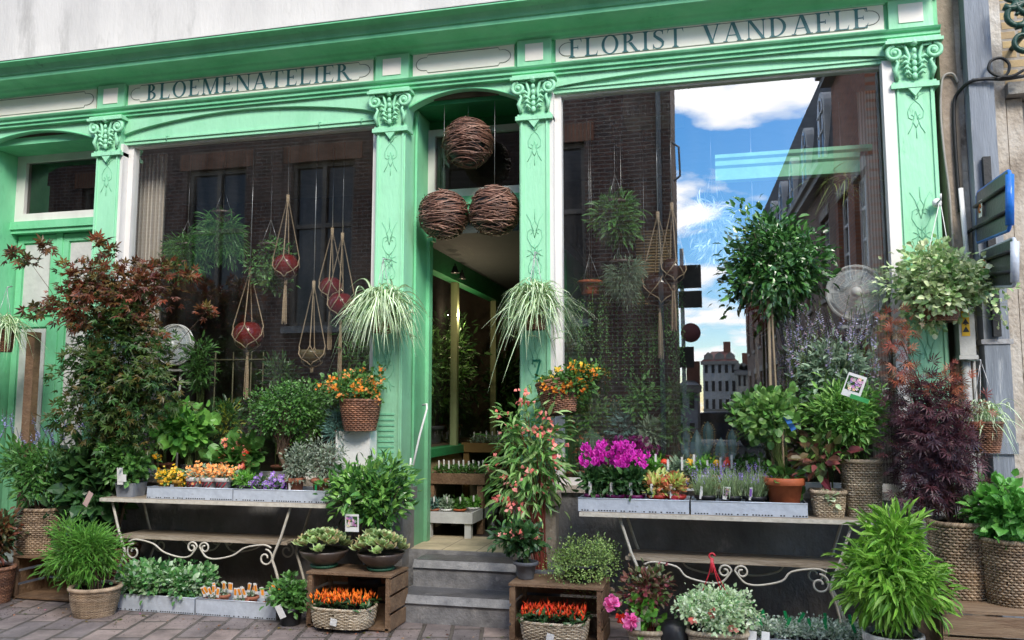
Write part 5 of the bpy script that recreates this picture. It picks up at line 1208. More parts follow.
# trays under left table
TC = (X(118,-.83,600), X(194,-.83,605)); TD = (X(196,-.83,605), X(276,-.83,610))
tray('zinc floor tray of green trailing plants under the left table', *TC, 0.001, -.83, -.5, .125)
tray('zinc floor tray of picture-tagged seedlings under the left table', *TD, 0.001, -.83, -.5, .125)
for i in range(6):
    x = TC[0]+.07+(i % 3)*(TC[1]-TC[0]-.1)/2.4; y = -.75+.16*(i//3)
    t = thing('trailing_plant', ['small white-specked trailing plant, front corner of the floor tray','small trailing plant, front middle of the floor tray','small trailing plant, front row next to the tagged seedlings','small trailing plant, rear corner of the floor tray','small trailing plant, rear middle of the floor tray','small trailing plant, rear row next to the tagged seedlings'][i], 'potted plant', (x,y,.008)); rng = seedr(80+i)
    pot(t, .045, .06, .12, BLACKP, seg=14); mb = MB(); cc = bush(mb, rng, (0,0,.21), (.17,.13,.13), 34, 14, .04, .04, .032, 'ovate', up=.3); obj('foliage', mb, leafm('specked_green', [(.04,.14,.04),(.08,.22,.06),(.14,.30,.09),(.4,.5,.35)]), t)
for i in range(6):
    x = TD[0]+.09+(i % 3)*(TD[1]-TD[0]-.18)/2; y = -.76+.15*(i//3)
    t = thing('tagged_seedling', ['cactus seedling with white and orange tag, front of tray beside trailing plants','cactus seedling with tag, front middle of the seedling tray','cactus seedling with tag, front of tray beside the white-tagged herb','cactus seedling with tag, rear of tray beside trailing plants','cactus seedling with tag, rear middle of the seedling tray','cactus seedling with tag, rear of tray beside the white-tagged herb'][i], 'seedling pot', (x,y,.008)); rng = seedr(90+i)
    pot(t, .04, .052, .11, TERRA_D, seg=14); mb = MB(); bush(mb, rng, (0,0,.125), (.035,.035,.02), 10, 12, .012, .02, .01, 'simple', up=.8); obj('foliage', mb, G_GREY, t)
    for k in range(5): label_tag(t, (rng.uniform(-.08,.08), rng.uniform(-.04,.02), .16+rng.uniform(0,.02)), .026, .08, WHITEP, (.15,rng.normal(0,.25),0), F_ORANGE)
shrub('potted_herb', 'leafy herb in a black pot with a big white tag beside the left crate', 'potted plant', -.9, 0, 291, (268,572,312,615), 60, 14, .035, .04, .028, G_MID, **P_(.07,.09,.13,BLACKP), seed=97, ry=.15, stem=STEMG, sr=.003, extra=lambda t,c,rx,rz,rng: label_tag(t,(.01,-.17,.13),.05,.10,WHITEP,(.2,-.4,0)), py=600)
# ---- right of steps
t = shrub('fuchsia', 'tall arching begonia with coral bell flowers against the pilaster right of the doorway', 'begonia', -.42, .0, 540, (486,384,574,536), 85, 12, .075, .10, .024, leafm('lance_green', [(.05,.14,.03),(.10,.24,.05),(.20,.36,.10),(.3,.42,.18)]), cont=pot, contk=dict(r0=.13,r1=.17,h=.42,m=GREYP), seed=101, ry=.25, up_=-.5, out=.7, stem=STEMR, sr=.005, ev=2, flowers=[('flowers',F_CORAL,None,.32,6,.03,.04,'pod')])
shrub('balsam', 'low dark-leaved plant with pink buds in a grey pot on the right crate', 'potted plant', -.82, .401, 526, (493,520,546,558), 45, 12, .04, .055, .035, G_DARK, **P_(.055,.078,.12,GREYP), seed=102, ry=.14, stem=STEMG, sr=.003, flowers=[('flowers',F_CORAL,None,.18,3,.01,.04,'flower')], py=570)
shrub('trailing_bush', 'dense fine-leaved yellow-green trailing bush in a black pot on the right crate', 'trailing plant', -.8, .401, 582, (541,534,626,594), 130, 40, .035, .015, .011, leafm('tiny_leaf_green', [(.09,.17,.03),(.20,.32,.07),(.32,.42,.14),(.06,.12,.03)]), 'simple', **P_(.09,.12,.12,BLACKP), seed=103, ry=.24, stem=STEMG, sr=.002, py=570)
shrub('rhododendron', 'small wine-leaved plant with big pink blooms in a wicker basket', 'flowering plant', -.95, 0, 647, (618,562,676,618), 60, 9, .045, .045, .028, leafm('wine_green_mix', [(.16,.02,.03),(.07,.10,.03),(.24,.04,.06),(.10,.16,.05),(.09,.02,.02)]), **B_(wpx(630,666,-.95,630),.12,.14, m=WICK_L, seed=104, sq=3), seed=104, ry=.15, stem=STEMR, sr=.003, py=630, extra=lambda t,c,rx,rz,rng: label_tag(t,(-.05,-.13,.2),.04,.08,WHITEP))
def _pb(t):
    rng = seedr(4)
    for (px, py, s, m) in ((611,603,.05,F_PINK),(631,621,.055,F_PINK),(621,618,.035,F_RED)):
        q = at(px, py, -1.08)-t.location; mb = MB(); n = 46; d = rdir(rng, n)
        emit(mb, 'round', np.tile(np.array(q),(n,1))+d*s*.45, rdir(rng,n)+d*.4, d, np.full(n,s*.8), np.full(n,s*.8)); b = obj('bloom', mb, m, t)
        st_ = MB(); st_.tube([tuple(q),(q.x*.6,q.y*.7,q.z-.08),(0,0,.12)], .004, 5); obj('stalk', st_, STEMG, b)
_pb(bpy.data.objects[[o.name for o in bpy.data.objects if o.name.startswith('rhododendron')][-1]])
o = bpy.data.objects[[o.name for o in bpy.data.objects if o.name.startswith('rhododendron')][-1]]
mb = MB(); rng = seedr(9); bush(mb, rng, np.array([-.0,-.04,.22]), (.16,.1,.14), 16, 6, .03, .05, .045, 'round'); obj('green_leaves', mb, G_BRIGHT, o)
mb = MB(); mb.lathe([(0,.0),(.085,.0),(.095,.02),(.10,.13),(.085,.19),(.05,.215),(0,.22)], (0,0,0), 26); o = obj('upturned_pot', mb, BLACKP); o.location = (X(673,-.98,625),-.98,-.02); o.location.z = 0; tag(o, 'upturned black pot between the pink blooms and the variegated ivy', 'plant pot')
t = shrub('variegated_ivy', 'low mound of white-edged ivy in a square wicker basket with red hanger', 'ivy', -.92, 0, 717, (673,584,762,634), 150, 26, .033, .026, .02, VARG2, 'ovate', **B_(wpx(688,748,-.92,630),.17,.16, m=WICK_L, seed=105, sq=4), seed=105, ry=.25, stem=STEMG, sr=.003, py=630)
mb = MB(); q = at(712,558,-.9)-t.location; 
for dx in (-.06,.05,.08): mb.tube([(q.x,0.0,q.z),(q.x+dx*.3,0,q.z-.09),(q.x+dx*1.3,-.03,q.z-.24)], .004, 5)
mb.tube([(q.x,0,q.z),(q.x-.005,0,q.z-.09)], .012, 6); mb.tube(spiral((q.x+.0,0,q.z+.015), .02, .016, .8, 0, 12), .006, 5); obj('red_hanger', mb, surf('red_plastic_hanger', (.6,.03,.05), rough=.35), t)
mb = MB(); rng = seedr(77); blossoms(mb, rng, np.array([[-.02,-.2,.30],[.10,-.2,.22],[-.15,-.18,.25]]), 7, .012, .03); obj('flowers', mb, F_CORAL, t)
TG = (X(757,-.82,630), X(862,-.82,635)); tray('zinc floor tray of white-leaved plants with green labels, right table', *TG, .001, -.86, -.46, .10)
for i in range(10):
    x = TG[0]+.05+(i % 5)*(TG[1]-TG[0]-.1)/4; y = -.76+.17*(i//5)
    t = thing('silver_plant', ['front','rear'][i//5]+' row silver-leaved plant, '+['at the ivy end','second from the ivy','in the middle','second from the birch pot','at the birch pot end'][i % 5]+' of the tray', 'potted plant', (x,y,.008)); rng = seedr(110+i)
    pot(t, .042, .05, .10, BLACKP, seg=14); mb = MB(); bush(mb, rng, (0,0,.13), (.09,.09,.05), 30, 16, .022, .018, .013, 'ovate', up=.4); obj('foliage', mb, leafm('silver_white', [(.2,.32,.2),(.5,.58,.48),(.65,.7,.6),(.12,.24,.12)]), t)
    label_tag(t, (rng.uniform(-.03,.03),-.03,.185), .02, .08, GREENTAG, (.1,rng.normal(0,.2),0))
for i, px in enumerate((752,765)):
    t = thing('label_stake', ['blank white card stake beside the variegated ivy','blank white card stake at the corner of the silver plant tray'][i], 'plant tag', (X(px,-1.0,628),-1.0,0)); mb = MB(); mb.obox((0,0,.13),(.05,.004,.10),(-.3,.1,0)); obj('card', mb, WHITEP, t); mb = MB(); mb.tube([(0,0,0),(0,.01,.1)], .003, 4); obj('stalk', mb, WHITEP, t)
# ---- right table, tray E
def cel(t, c, rx, rz, rng):
    b = (0,0,0,0); z0 = Z(610,468,-.53)-t.location.z; z1 = Z(610,445,-.53)-t.location.z; mb = MB(); n = 34
    P = np.stack([rng.uniform(-rx,rx,n)*1.15, rng.uniform(-.08,.08,n), rng.uniform(z0,z1-.02,n)], 1)
    for p in P:
        k = 12; s = np.linspace(0,1,k); Q = p+np.array([0,0,1.])*(s*.05)[:,None]; a = rng.uniform(0,6.3,k)
        emit(mb, 'ovate', Q, np.stack([np.cos(a),np.sin(a),np.full(k,1.)],1), np.tile([0,-1,.3],(k,1)), .032*(1.15-s*.6), .018*(1.15-s*.6))
    obj('flowers', mb, F_MAGENTA, t)
for i, px in enumerate((594,615,634)):
    small('celosia', ['purple pot of magenta celosia at the doorway end of the tray','middle purple pot of magenta celosia in the tray','purple pot of magenta celosia next to the flytraps'][i], 'flower pot', px, -.53, ZTR, (.05,.066,.115,PURPLEP), (px-13,466,px+13,497), 34, 12, .035, .055, .03, G_DARK, seed=120+i, ry=.09, extra=lambda t,c,rx,rz,rng: (cel(t,c,rx,rz,rng), label_tag(t,(-.02,-.075,.15),.022,.11)))
for i, px in enumerate((656,675)):
    t = small('flytrap', ['venus flytrap in a red pot beside the celosia','venus flytrap in a red pot beside the lavender'][i], 'carnivorous plant', px, -.54, ZTR, (.05,.062,.12,REDP), (px-13,472,px+13,498), 26, 8, .03, .05, .028, leafm('flytrap_yellow_green', [(.30,.42,.08),(.42,.5,.14),(.5,.3,.12),(.6,.16,.1)]), seed=125+i, ry=.09, up_=.7, extra=lambda t,c,rx,rz,rng: label_tag(t,(-.03,-.07,.15),.018,.10))
mb = MB(); rng = seedr(12); blossoms(mb, rng, np.array([[.0,-.06,.10]]), 16, .014, .03); obj('bloom', mb, F_PINK, t)
# lavender
for i, px in enumerate((706,731,755)):
    Y = -.52; t = thing('lavender', ['lavender in a black pot beside the flytraps','middle lavender pot with a printed purple label','lavender in a black pot next to the terracotta one'][i], 'lavender', (X(px,Y,500),Y,ZTR)); rng = seedr(130+i)
    pot(t, .058, .072, .125, BLACKP); mb = MB(); n = 330; P = np.zeros((n,3)); P[:,:2] = rng.normal(0,.03,(n,2)); P[:,2] = .11
    tips = blades(mb, rng, P, up(rng,n,.38,.9), rng.uniform(.12,.26,n), .006, rng.uniform(0,.2,n), 4, (0,)); obj('foliage', mb, leafm('lavender_leaf', [(.20,.30,.14),(.36,.46,.26),(.28,.38,.18)]), t)
    mb = MB(); tp = tips[tips[:,2] > .22]; tp = tp[::8]; k = 9
    Q = (tp[:,None,:]+np.stack([rng.normal(0,.003,(len(tp),k)),rng.normal(0,.003,(len(tp),k)),np.tile(np.linspace(-.02,.025,k),(len(tp),1))],2)).reshape(-1,3)
    emit(mb, 'simple', Q, rdir(rng,len(Q))+[0,0,.7], rdir(rng,len(Q)), np.full(len(Q),.01), np.full(len(Q),.007)); obj('flower_spikes', mb, F_LILAC, t)
    label_tag(t, (-.03,-.08,.145), .02 if i != 1 else .05, .09, WHITEP, (.1,.1,0), None if i == 0 else PRINT_P)
# little plants behind the trays on the right table
BACK = [(600,'cactus'),(640,'white'),(652,'g'),(664,'r'),(678,'g'),(690,'y'),(703,'g'),(716,'y'),(727,'r'),(742,'w'),(754,'g')]
mb = MB(); xa, xb = X(634,-.25,450), X(762,-.25,450); mb.box((xa,-.32,ZT+.135),(xb,-.19,ZT+.15))
for x in (xa+.02, (xa+xb)/2, xb-.04): mb.box((x,-.31,ZT+.001),(x+.02,-.2,ZT+.1345))
o = obj('plant_riser', mb, WHITEP); tag(o, 'long white riser shelf behind the flytraps and lavender', 'shelf')
bl = {'white':'small pot with white blossom behind the magenta celosia','r1':'little red-flowered cactus pot behind the flytraps','g1':'little green succulent pot between the white blossom and the red cactus','g2':'little green succulent pot just behind the flytrap by the lavender','y1':'little orange-flowered pot behind the lavender edge','g3':'little green pot behind the first lavender','y2':'yellow-topped grafted cactus behind the lavender','r2':'red-topped grafted cactus behind the middle lavender','w1':'small cream-flowered pot behind the lavender','g4':'little green pot behind the last lavender'}
cnt = {}
for i, (px, k) in enumerate(BACK):
    if k == 'cactus': continue
    cnt[k] = cnt.get(k,0)+1; key = k if k == 'white' else k+str(cnt[k])
    t = thing('small_cactus' if k in 'ry' else 'small_succulent', bl[key], 'small plant', (X(px,-.255,450),-.255,ZT+.151)); rng = seedr(140+i); hgt = .10
    pot(t, .04, .05, hgt, [WHITEP,TERRA_D,BLACKP][i % 3], seg=16)
    mb = MB(); c = (0,0,hgt+.04); n = 14
    if k in 'ry': mb.lathe([(.0,hgt*.85),(.022,hgt*.87),(.026,hgt+.02),(.022,hgt+.05),(0,hgt+.055)], (0,0,0), 20, fn=lambda a,z: 1+.12*math.cos(6*a)); obj('stem', mb, G_MID, t); mb = MB(); mb.sphere((0,0,hgt+.08), .032, 20, 10); mb.ch[-1][0][:] *= 1; blossoms(mb, rng, np.array([[0,-.01,hgt+.085]]), 14, .016, .02); obj('graft', mb, F_RED if k == 'r' else F_YELLOW, t)
    else:
        cc = bush(mb, rng, c, (.085,.06,.075), n+8, 14, .028, .04, .02, 'ovate', up=.5); obj('foliage', mb, [G_GREY,G_MID,G_BRIGHT,G_BLUE][i % 4], t)
        if k in ('white','w'): mb = MB(); blossoms(mb, rng, cc, 3, .02, .022); obj('flowers', mb, F_WHITE, t)
    label_tag(t, (.03,-.05,hgt+.06+.02*(i % 3)), .016, .10)
# terracotta pot with standard hibiscus
t = shrub('staked_hibiscus', 'leafy climber on a cane in an orange terracotta pot at the tray end', 'potted climber', -.5, ZTR, 783, (726,380,812,446), 80, 8, .06, .055, .05, leafm('hibiscus_leaf', [(.06,.17,.03),(.12,.26,.05),(.2,.34,.09),(.05,.13,.03)]), 'round', **P_(.09,.13,.255,TERRA), seed=150, ry=.28, stem=STEMG, sr=.004, ev=3)
mb = MB(); mb.tube([(0,0,.1),(0,0,.75)], .008, 6); obj('cane', mb, ROPE, t)
mb = MB(); rng = seedr(6); cc = bush(mb, rng, (0,-.02,.24), (.13,.1,.1), 16, 6, .04, .05, .045, 'round'); obj('lower_leaves', mb, G_MID, t)
label_tag(t, (X(790,-.72,423)-t.location.x,-.2,Z(790,423,-.72)-t.location.z), .035, .11, surf('blue_label', (.05,.2,.6)), (.1,-.5,0))
# coleus in small square basket
shrub('coleus', 'wine-red large-leaved plant in a small square wicker basket on the table', 'foliage plant', -.5, ZT, 826, (792,430,848,490), 17, 6, .06, .085, .055, leafm('coleus_mixed', [(.14,.02,.03),(.06,.14,.03),(.22,.05,.06),(.09,.18,.05),(.10,.02,.025)]), **B_(wpx(811,844,-.5,505),.10,.17, m=WICK_L, seed=151, sq=5, rows=8, stakes=22), seed=151, ry=.14, stem=STEMR, sr=.004, extra=lambda t,c,rx,rz,rng: (lambda mb: (bush(mb, rng, (0,-.05,.13), (.12,.06,.05), 14, 8, .02, .04, .035, 'ovate'), obj('green_leaves', mb, VARG2, t)))(MB()))
# tall basket with fern shrub
t = shrub('feathery_shrub', 'light green feathery shrub with a picture label in a tall wicker planter', 'shrub', -.42, ZT, 860, (800,372,888,462), 110, 24, .05, .06, .018, G_BRIGHT if False else leafm('feather_green', [(.08,.20,.04),(.14,.32,.06),(.24,.42,.10)]), **B_(wpx(841,879,-.45,490),.14,.38, seed=152, sq=4, m=WICK_L), seed=152, ry=.28, stem=STEMG, sr=.004)
q = at(854,386,-.75)-t.location; label_tag(t, q, .12, .16, WHITEP, (.1,.35,0), PRINT_P)
mb = MB(); mb.obox((q.x+.03,q.y-.003,q.z-.085),(.12,.004,.03),(.1,.35,0)); obj('label_foot', mb, PRINT_G, t)
# blue salvia behind
shrub('salvia', 'tall salvia with hazy blue-white flower spikes in front of the window fan', 'salvia', -.25, ZT, 826, (786,320,884,420), 75, 14, .06, .06, .025, G_GREY, **P_(.08,.1,.16,BLACKP), seed=153, ry=.15, stem=STEMG, sr=.003, extra=ex_salvia((785,312,885,400), 72, .26, leafm('petal_salvia', [(.35,.33,.5),(.5,.48,.6),(.2,.2,.4),(.5,.35,.4)])))
# ficus standard
t = thing('ficus_tree', 'standard ficus with a round glossy crown on two bare stems', 'ficus', (X(775,-.35,450),-.35,ZT)); rng = seedr(160)
pot(t, .09, .12, .17, BLACKP); c, rx, rz = fol(t, (724,212,830,308)); mb = MB()
cc = bush(mb, rng, c, (rx*1.0,.34,rz*1.02), 115, 20, .065, .064, .029, 'ovate', up=-.1, shell=.35); cc2 = bush(mb, rng, c-[0,0,rz*.55], (rx*.6,.25,rz*.75), 30, 20, .05, .058, .026, 'ovate', up=-.6)
obj('foliage', mb, leafm('ficus_green', [(.02,.07,.02),(.045,.14,.03),(.09,.22,.05)], rough=.25, spec=.7), t)
mb = MB(); mb.tube([(-.015,0,.13),(-.02,0,.6),(-.01,0,c[2])], .011, 7); mb.tube([(.03,0,.13),(.025,.01,.7),(.0,0,c[2])], .008, 7); stems(mb, (0,0,c[2]-rz*.8), np.vstack([cc,cc2]), .004, every=5, rng=rng); obj('trunk', mb, surf('pale_stem', (.28,.22,.14)), t)
# ivy basket
t = thing('ivy_basket', 'mound of cream variegated ivy hanging in a basket from the right pilaster', 'hanging ivy', P3(938,322,-.38)); rng = seedr(170)
r = .16; basket(t, r, r*.9, .17, .7, 8, WICK_R, seed=170, stakes=20, rim=.01)
c, rx, rz = fol(t, (890,247,988,318)); mb = MB(); cc = bush(mb, rng, c, (rx*1.05,.30,rz*1.05), 150, 22, .05, .042, .036, 'ovate', up=.1)
c3, rx3, rz3 = fol(t, (915,300,945,335)); bush(mb, rng, c3, (rx3,.15,rz3), 16, 16, .035, .036, .03, 'ovate', up=-.3); c3, rx3, rz3 = fol(t, (985,265,1014,330)); cc3 = bush(mb, rng, c3, (rx3,.06,rz3), 12, 5, .03, .036, .03, 'ovate', up=-.3)
obj('foliage', mb, VARIEG, t); mb = MB(); stems(mb, (0,0,.14), np.vstack([cc[::4],cc3]), .0025, rng=rng); obj('vines', mb, STEMG, t)
mb = MB(); q = at(940,200,-.25)-t.location; mb.tube([(q.x,q.y,q.z),(-.12,0,.17)], .003, 4); mb.tube([(q.x,q.y,q.z),(.13,0,.17)], .003, 4); mb.tube([(q.x,-t.location.y-.13,q.z),(q.x,q.y-.02,q.z),(q.x,q.y-.03,q.z+.04)], .007, 5); mb.sphere((q.x,-t.location.y-.16,q.z), .035, 10, 8); obj('hanger', mb, WHITEP, t)
# red / purple acer
t = thing('acer', 'dark purple fine-leaved acer in a large wicker planter, red tips above', 'acer', (X(958,-.72,560),-.72,.411)); rng = seedr(180)
basket(t, wpx(933,987,-.75,530), .19, .46, .84, 14, WICK, seed=180, sq=2.6); c, rx, rz = fol(t, (880,365,980,528)); mb = MB()
cc = bush(mb, rng, c, (rx*.92,.32,rz*.92), 120, 20, .065, .07, .07, 'palmfine', up=-.3, out=.6, shell=.2)
cR = []
for (bx_, K) in (((880,300,916,405),22),((912,355,980,425),16),((955,385,985,430),5)):
    q, a_, b_ = fol(t, bx_); cR.append(bush(mb, rng, q, (a_*.9,.12,b_*.95), K, 6, .055, .06, .06, 'palmfine', up=.2, mat=1))
obj('foliage', mb, [PURPLE, ACERRED], t); mb = MB(); mb.tube([(0,0,.35),(-.03,0,.6),(-.06,0,.9)], [.016,.013,.008], 6); stems(mb, (0,0,.4), cc, .005, every=6, rng=rng); stems(mb, (-.05,0,.7), np.vstack(cR), .004, every=2, rng=rng); obj('trunk', mb, BARK, t)
# right-edge planter
shrub('broad_leaved_shrub', 'fresh green broad-leaved shrub in a round wicker planter at the right edge', 'shrub', -.85, .411, 1008, (972,476,1040,548), 70, 14, .055, .07, .055, G_MID if False else leafm('fresh_green', [(.05,.17,.025),(.10,.30,.05),(.17,.42,.08)]), **B_(wpx(984,1040,-.85,570),.2,.38, seed=182), seed=182, ry=.28, stem=BARK, extra=lambda t,c,rx,rz,rng: label_tag(t,(.05,-.2,.33),.03,.06), py=560)
# bamboo in birch pot
t = thing('bamboo', 'big mound of bright green bamboo leaves in a birch-bark pot', 'bamboo', (X(893,-1.15,630),-1.15,0)); rng = seedr(190)
c, rx, rz = fol(t, (840,536,942,624)); mb = MB(); r = wpx(868,926,-1.15,630)
cc = bush(mb, rng, c, (rx*1.0,.30,rz*1.0), 150, 15, .06, .10, .021, 'ovate', up=-.4, out=.45, shell=.4, flat=.8)
c2, rx2, rz2 = fol(t, (862,508,926,575)); cc2 = bush(mb, rng, c2, (rx2*.9,.18,rz2*.95), 50, 12, .06, .10, .021, 'ovate', up=-.2, out=.8, flat=.5)
obj('foliage', mb, leafm('bamboo_green', [(.09,.22,.02),(.17,.36,.04),(.28,.48,.08),(.13,.30,.03)]), t)
mb = MB(); stems(mb, (0,0,.22), np.vstack([cc,cc2]), .003, every=3, rng=rng, arch=.35); obj('stems', mb, STEMG, t)
pot(t, r*.85, r, .26, surf('birch_bark', (.68,.66,.62), (.12,.10,.09), rough=.8, scale=5, stretch=(3,3,1), bump=.5, dirt=((.06,.05,.045), 9, .6)))

# ------------------------------------------------------------------ twig balls
def twig_ball(label, px, py, Y, r, seed, hang):
    t = thing('twig_ball', label, 'twig ball', P3(px,py,Y), 'woven twig balls over the doorway'); rng = seedr(seed); mb = MB()
    mb.sphere((0,0,0), r*.9, 24, 16, 0); s0 = MB(); s0.sphere((0,0,0), r*.9, 24, 16); 
    tw = MB()
    for k in range(190):
        ax = nrm(np.array([rng.normal(0,.22),rng.normal(0,.22),1.])); h = rng.uniform(-.92,.95); u_ = nrm(np.cross(ax,[1,0,0.1])); v_ = np.cross(ax,u_)
        a0 = rng.uniform(0,6.3); ln = rng.uniform(1.5,4); m = 14; aa = a0+np.linspace(0,ln,m); rr = r*rng.uniform(.93,1.03); hh = h+np.linspace(0,rng.normal(0,.12),m)
        hh = np.clip(hh,-.97,.97); Q = ax*(hh*rr)[:,None]+(u_*np.cos(aa)[:,None]+v_*np.sin(aa)[:,None])*(rr*np.sqrt(1-hh**2))[:,None]
        if rng.random() < .3: Q[-2:] *= np.array([[1.03],[1.10]])
        tw.tube(Q, rng.uniform(.0025,.0055), 4, 0, False)
    obj('core', s0, BLACK, t); obj('twigs', tw, leafm('twig_brown', [(.10,.045,.03),(.18,.09,.065),(.26,.15,.11),(.07,.035,.025)], rough=.5, trans=0), t)
    mb = MB(); mb.tube([(0,0,r*.9),(0,0,hang)], .002, 4); obj('wire', mb, CHAIN, t)
twig_ball('upper twig ball hanging in front of the transom window', 468, 143, .12, .222, 200, 4.28-P3(468,143,.12)[2])
twig_ball('lower twig ball beside the left door reveal', 443.5, 215, .05, .217, 201, 4.28-P3(443,215,.05)[2])
twig_ball('lower twig ball beside the right pilaster', 494.5, 211, .05, .22, 202, 4.28-P3(494,211,.05)[2])

# ------------------------------------------------------------------ hanging things in the windows
ZC = 4.12
def macrame(label, px, py, Y, r, zt_px, tail_px, mat, seed, bowl=False):
    r *= 1.13; c = at(px, py, Y); t = thing('macrame_hanger', label, 'hanging planter', tuple(c)); top = Z(px, zt_px, Y)-c.z; tail = Z(px, tail_px, Y)-c.z
    mb = MB()
    if bowl: mb.lathe([(0,-r*.85),(r*.4,-r*.82),(r*.85,-r*.4),(r,0),(r*.97,r*.3),(r*.9,r*.3),(r*.9,0)], (0,0,0), 28)
    else: mb.lathe([(0,-r)]+[(r*math.sin(a), -r*math.cos(a)) for a in np.linspace(.15,PI*.82,16)]+[(r*.5,r*.8)], (0,0,0), 28)
    obj('bowl', mb, mat, t)
    mb = MB(); n = 4; R = r*1.04
    for k in range(n):
        a = k*2*PI/n+.3
        for s in (-1, 1):
            pts = [(0,0,top),(R*math.cos(a)*.97,R*math.sin(a)*.97,r*.62)]+[((R*math.cos(f))*math.cos(a+s*g), (R*math.cos(f))*math.sin(a+s*g), R*math.sin(f)) for f, g in ((.35,.12),(0,.35),(-.4,PI/n),(-.7,.3),(-1.05,.05),(-1.35,0))]+[(0,0,-r*1.08)]
            mb.tube(pts, .0058, 5, 0, False)
    mb.tube([(0,0,top+.02),(0,0,top-.1)], .016, 8); mb.tube([(0,0,-r*1.05),(0,0,-r*1.05-.05)], .017, 8)
    obj('net', mb, ROPE, t)
    mb = MB(); rng = seedr(seed)
    for k in range(12):
        a = rng.uniform(0,6.3); d = rng.uniform(.005,.02); mb.tube([(d*.4*math.cos(a),d*.4*math.sin(a),-r*1.05-.04),(d*math.cos(a),d*math.sin(a),(tail-r)*.5),(d*1.2*math.cos(a),d*1.2*math.sin(a),tail*rng.uniform(.93,1))], .0045, 4, 0, False)
    obj('tassel', mb, ROPE, t)
    mb = MB(); mb.tube([(0,0,top),(0,0,ZC-c.z)], .004, 5); obj('chain', mb, CHAIN, t); return t
REDG = surf('glossy_red_glaze', (.16,.012,.012), (.08,.006,.006), rough=.08, bump=0); DKG = surf('glossy_dark_brown_glaze', (.06,.025,.015), (.03,.015,.01), rough=.08, bump=0); OLG = surf('olive_glaze', (.12,.10,.05), (.08,.06,.03), rough=.2)
macrame('macrame holding a low red bowl, nearest the curtain', 248, 335, .38, .125, 270, 400, REDG, 1)
macrame('macrame holding a round red globe, high in the middle of the left window', 286, 266, .34, .108, 197, 325, REDG, 2)
macrame('macrame holding an olive-brown bowl, lowest in the left window', 312, 354, .36, .105, 283, 372, OLG, 3, True)
macrame('macrame with a dark red globe partly behind the next one', 331, 288, .55, .10, 230, 350, REDG, 4)
macrame('macrame with a dark red globe just beside the left pilaster', 341, 305, .40, .11, 235, 385, REDG, 5)
macrame('macrame holding a large dark brown globe in the right window', 659, 288, .45, .13, 214, 360, DKG, 6)
macrame('macrame holding a smaller dark brown globe beside the sky reflection', 673, 270, .36, .095, 205, 332, DKG, 7)
macrame('macrame holding a glossy red bowl behind the ficus', 756, 320, .35, .12, 262, 380, REDG, 8)
def hangplant(name, label, cat, px, py, Y, box_, n, L, W, m, potm=None, seed=0, droop=(.8,1.6), kind='blade', ht=None):
    c = at(px, py, Y); t = thing(name, label, cat, tuple(c)); rng = seedr(seed); q, rx, rz = fol(t, box_)
    if potm: pot(t, .075, .10, .12, potm, c=(0,0,-.06))
    mb = MB()
    if kind == 'blade':
        P = rng.normal(0,.04,(n,3)); P[:,2] = abs(P[:,2])*.6; P[:,:2] *= 1.8; D = up(rng,n,.8,.35); D[:,2] += rng.normal(0,.45,n); blades(mb, rng, P, D, rng.uniform(.25,1.15,n)*L, W, rng.uniform(*droop,n), 7, (0,), .45)
    elif kind == 'moss':
        cc = bush(mb, rng, q, (rx,min(.2,rx),rz), n, 34, .03, L, W, 'ovate', up=-.75, out=.55, shell=.15)
    elif kind == 'string':
        for k in range(n):
            x, y = rng.uniform(-rx,rx), rng.uniform(-.06,.06); ln = rng.uniform(.5,1)*2*rz; m_ = int(ln/.014); z = q[2]+rz-np.linspace(0,ln,m_); Q = np.stack([np.full(m_,x)+rng.normal(0,.006,m_), np.full(m_,y)+rng.normal(0,.006,m_), z],1)
            emit(mb, 'ovate', Q, rdir(rng,m_)+[0,0,-.8], rdir(rng,m_), np.full(m_,.02), np.full(m_,.014))
    else:
        bush(mb, rng, q, (rx*.9,min(.2,rx),rz*.9), n, 18, .04, L, W, 'ovate', up=-.3)
    obj('foliage', mb, m, t)
    mb = MB(); zt = (ZC-c.z)
    if potm or kind != 'string':
        for a in (0,2.1,4.2): mb.tube([(.09*math.cos(a),.09*math.sin(a),.05),(0,0,min(.3,zt))], .0025, 4)
    mb.tube([(0,0,.05),(0,0,zt)], .0025, 4); obj('chain', mb, CHAIN, t); return t
RH2 = leafm('rhipsalis_bright', [(.05,.15,.04),(.09,.24,.06),(.15,.34,.09)])
RH = leafm('rhipsalis_green', [(.03,.10,.03),(.06,.17,.04),(.10,.24,.07)])
hangplant('hanging_rhipsalis', 'low wide rhipsalis hanging beside the striped curtain', 'hanging plant', 187, 250, .4, (161,232,214,280), 75, .085, .006, RH2, BROWNP, 210, kind='moss')
hangplant('hanging_rhipsalis', 'long stringy rhipsalis hanging in the middle of the mirrored window', 'hanging plant', 223, 218, .5, (200,204,247,268), 85, .10, .006, RH2, BROWNP, 211, kind='moss')
hangplant('hanging_rhipsalis', 'bushy green hanging plant between the two red macrame globes', 'hanging plant', 270, 250, .48, (250,234,294,300), 70, .045, .02, leafm('hang_green', [(.04,.13,.03),(.08,.2,.05),(.13,.3,.08)]), BROWNP, 212, kind='bush')
hangplant('hanging_rhipsalis', 'leafy cascading plant high in the right window', 'hanging plant', 615, 208, .4, (592,190,640,250), 95, .11, .028, RH2, BROWNP, 213, kind='bush')
hangplant('hanging_cactus', 'fine grey-green tangle hanging in a ball in the right window', 'hanging plant', 622, 268, .36, (602,254,645,306), 85, .065, .006, G_GREY, BROWNP, 214, kind='moss')
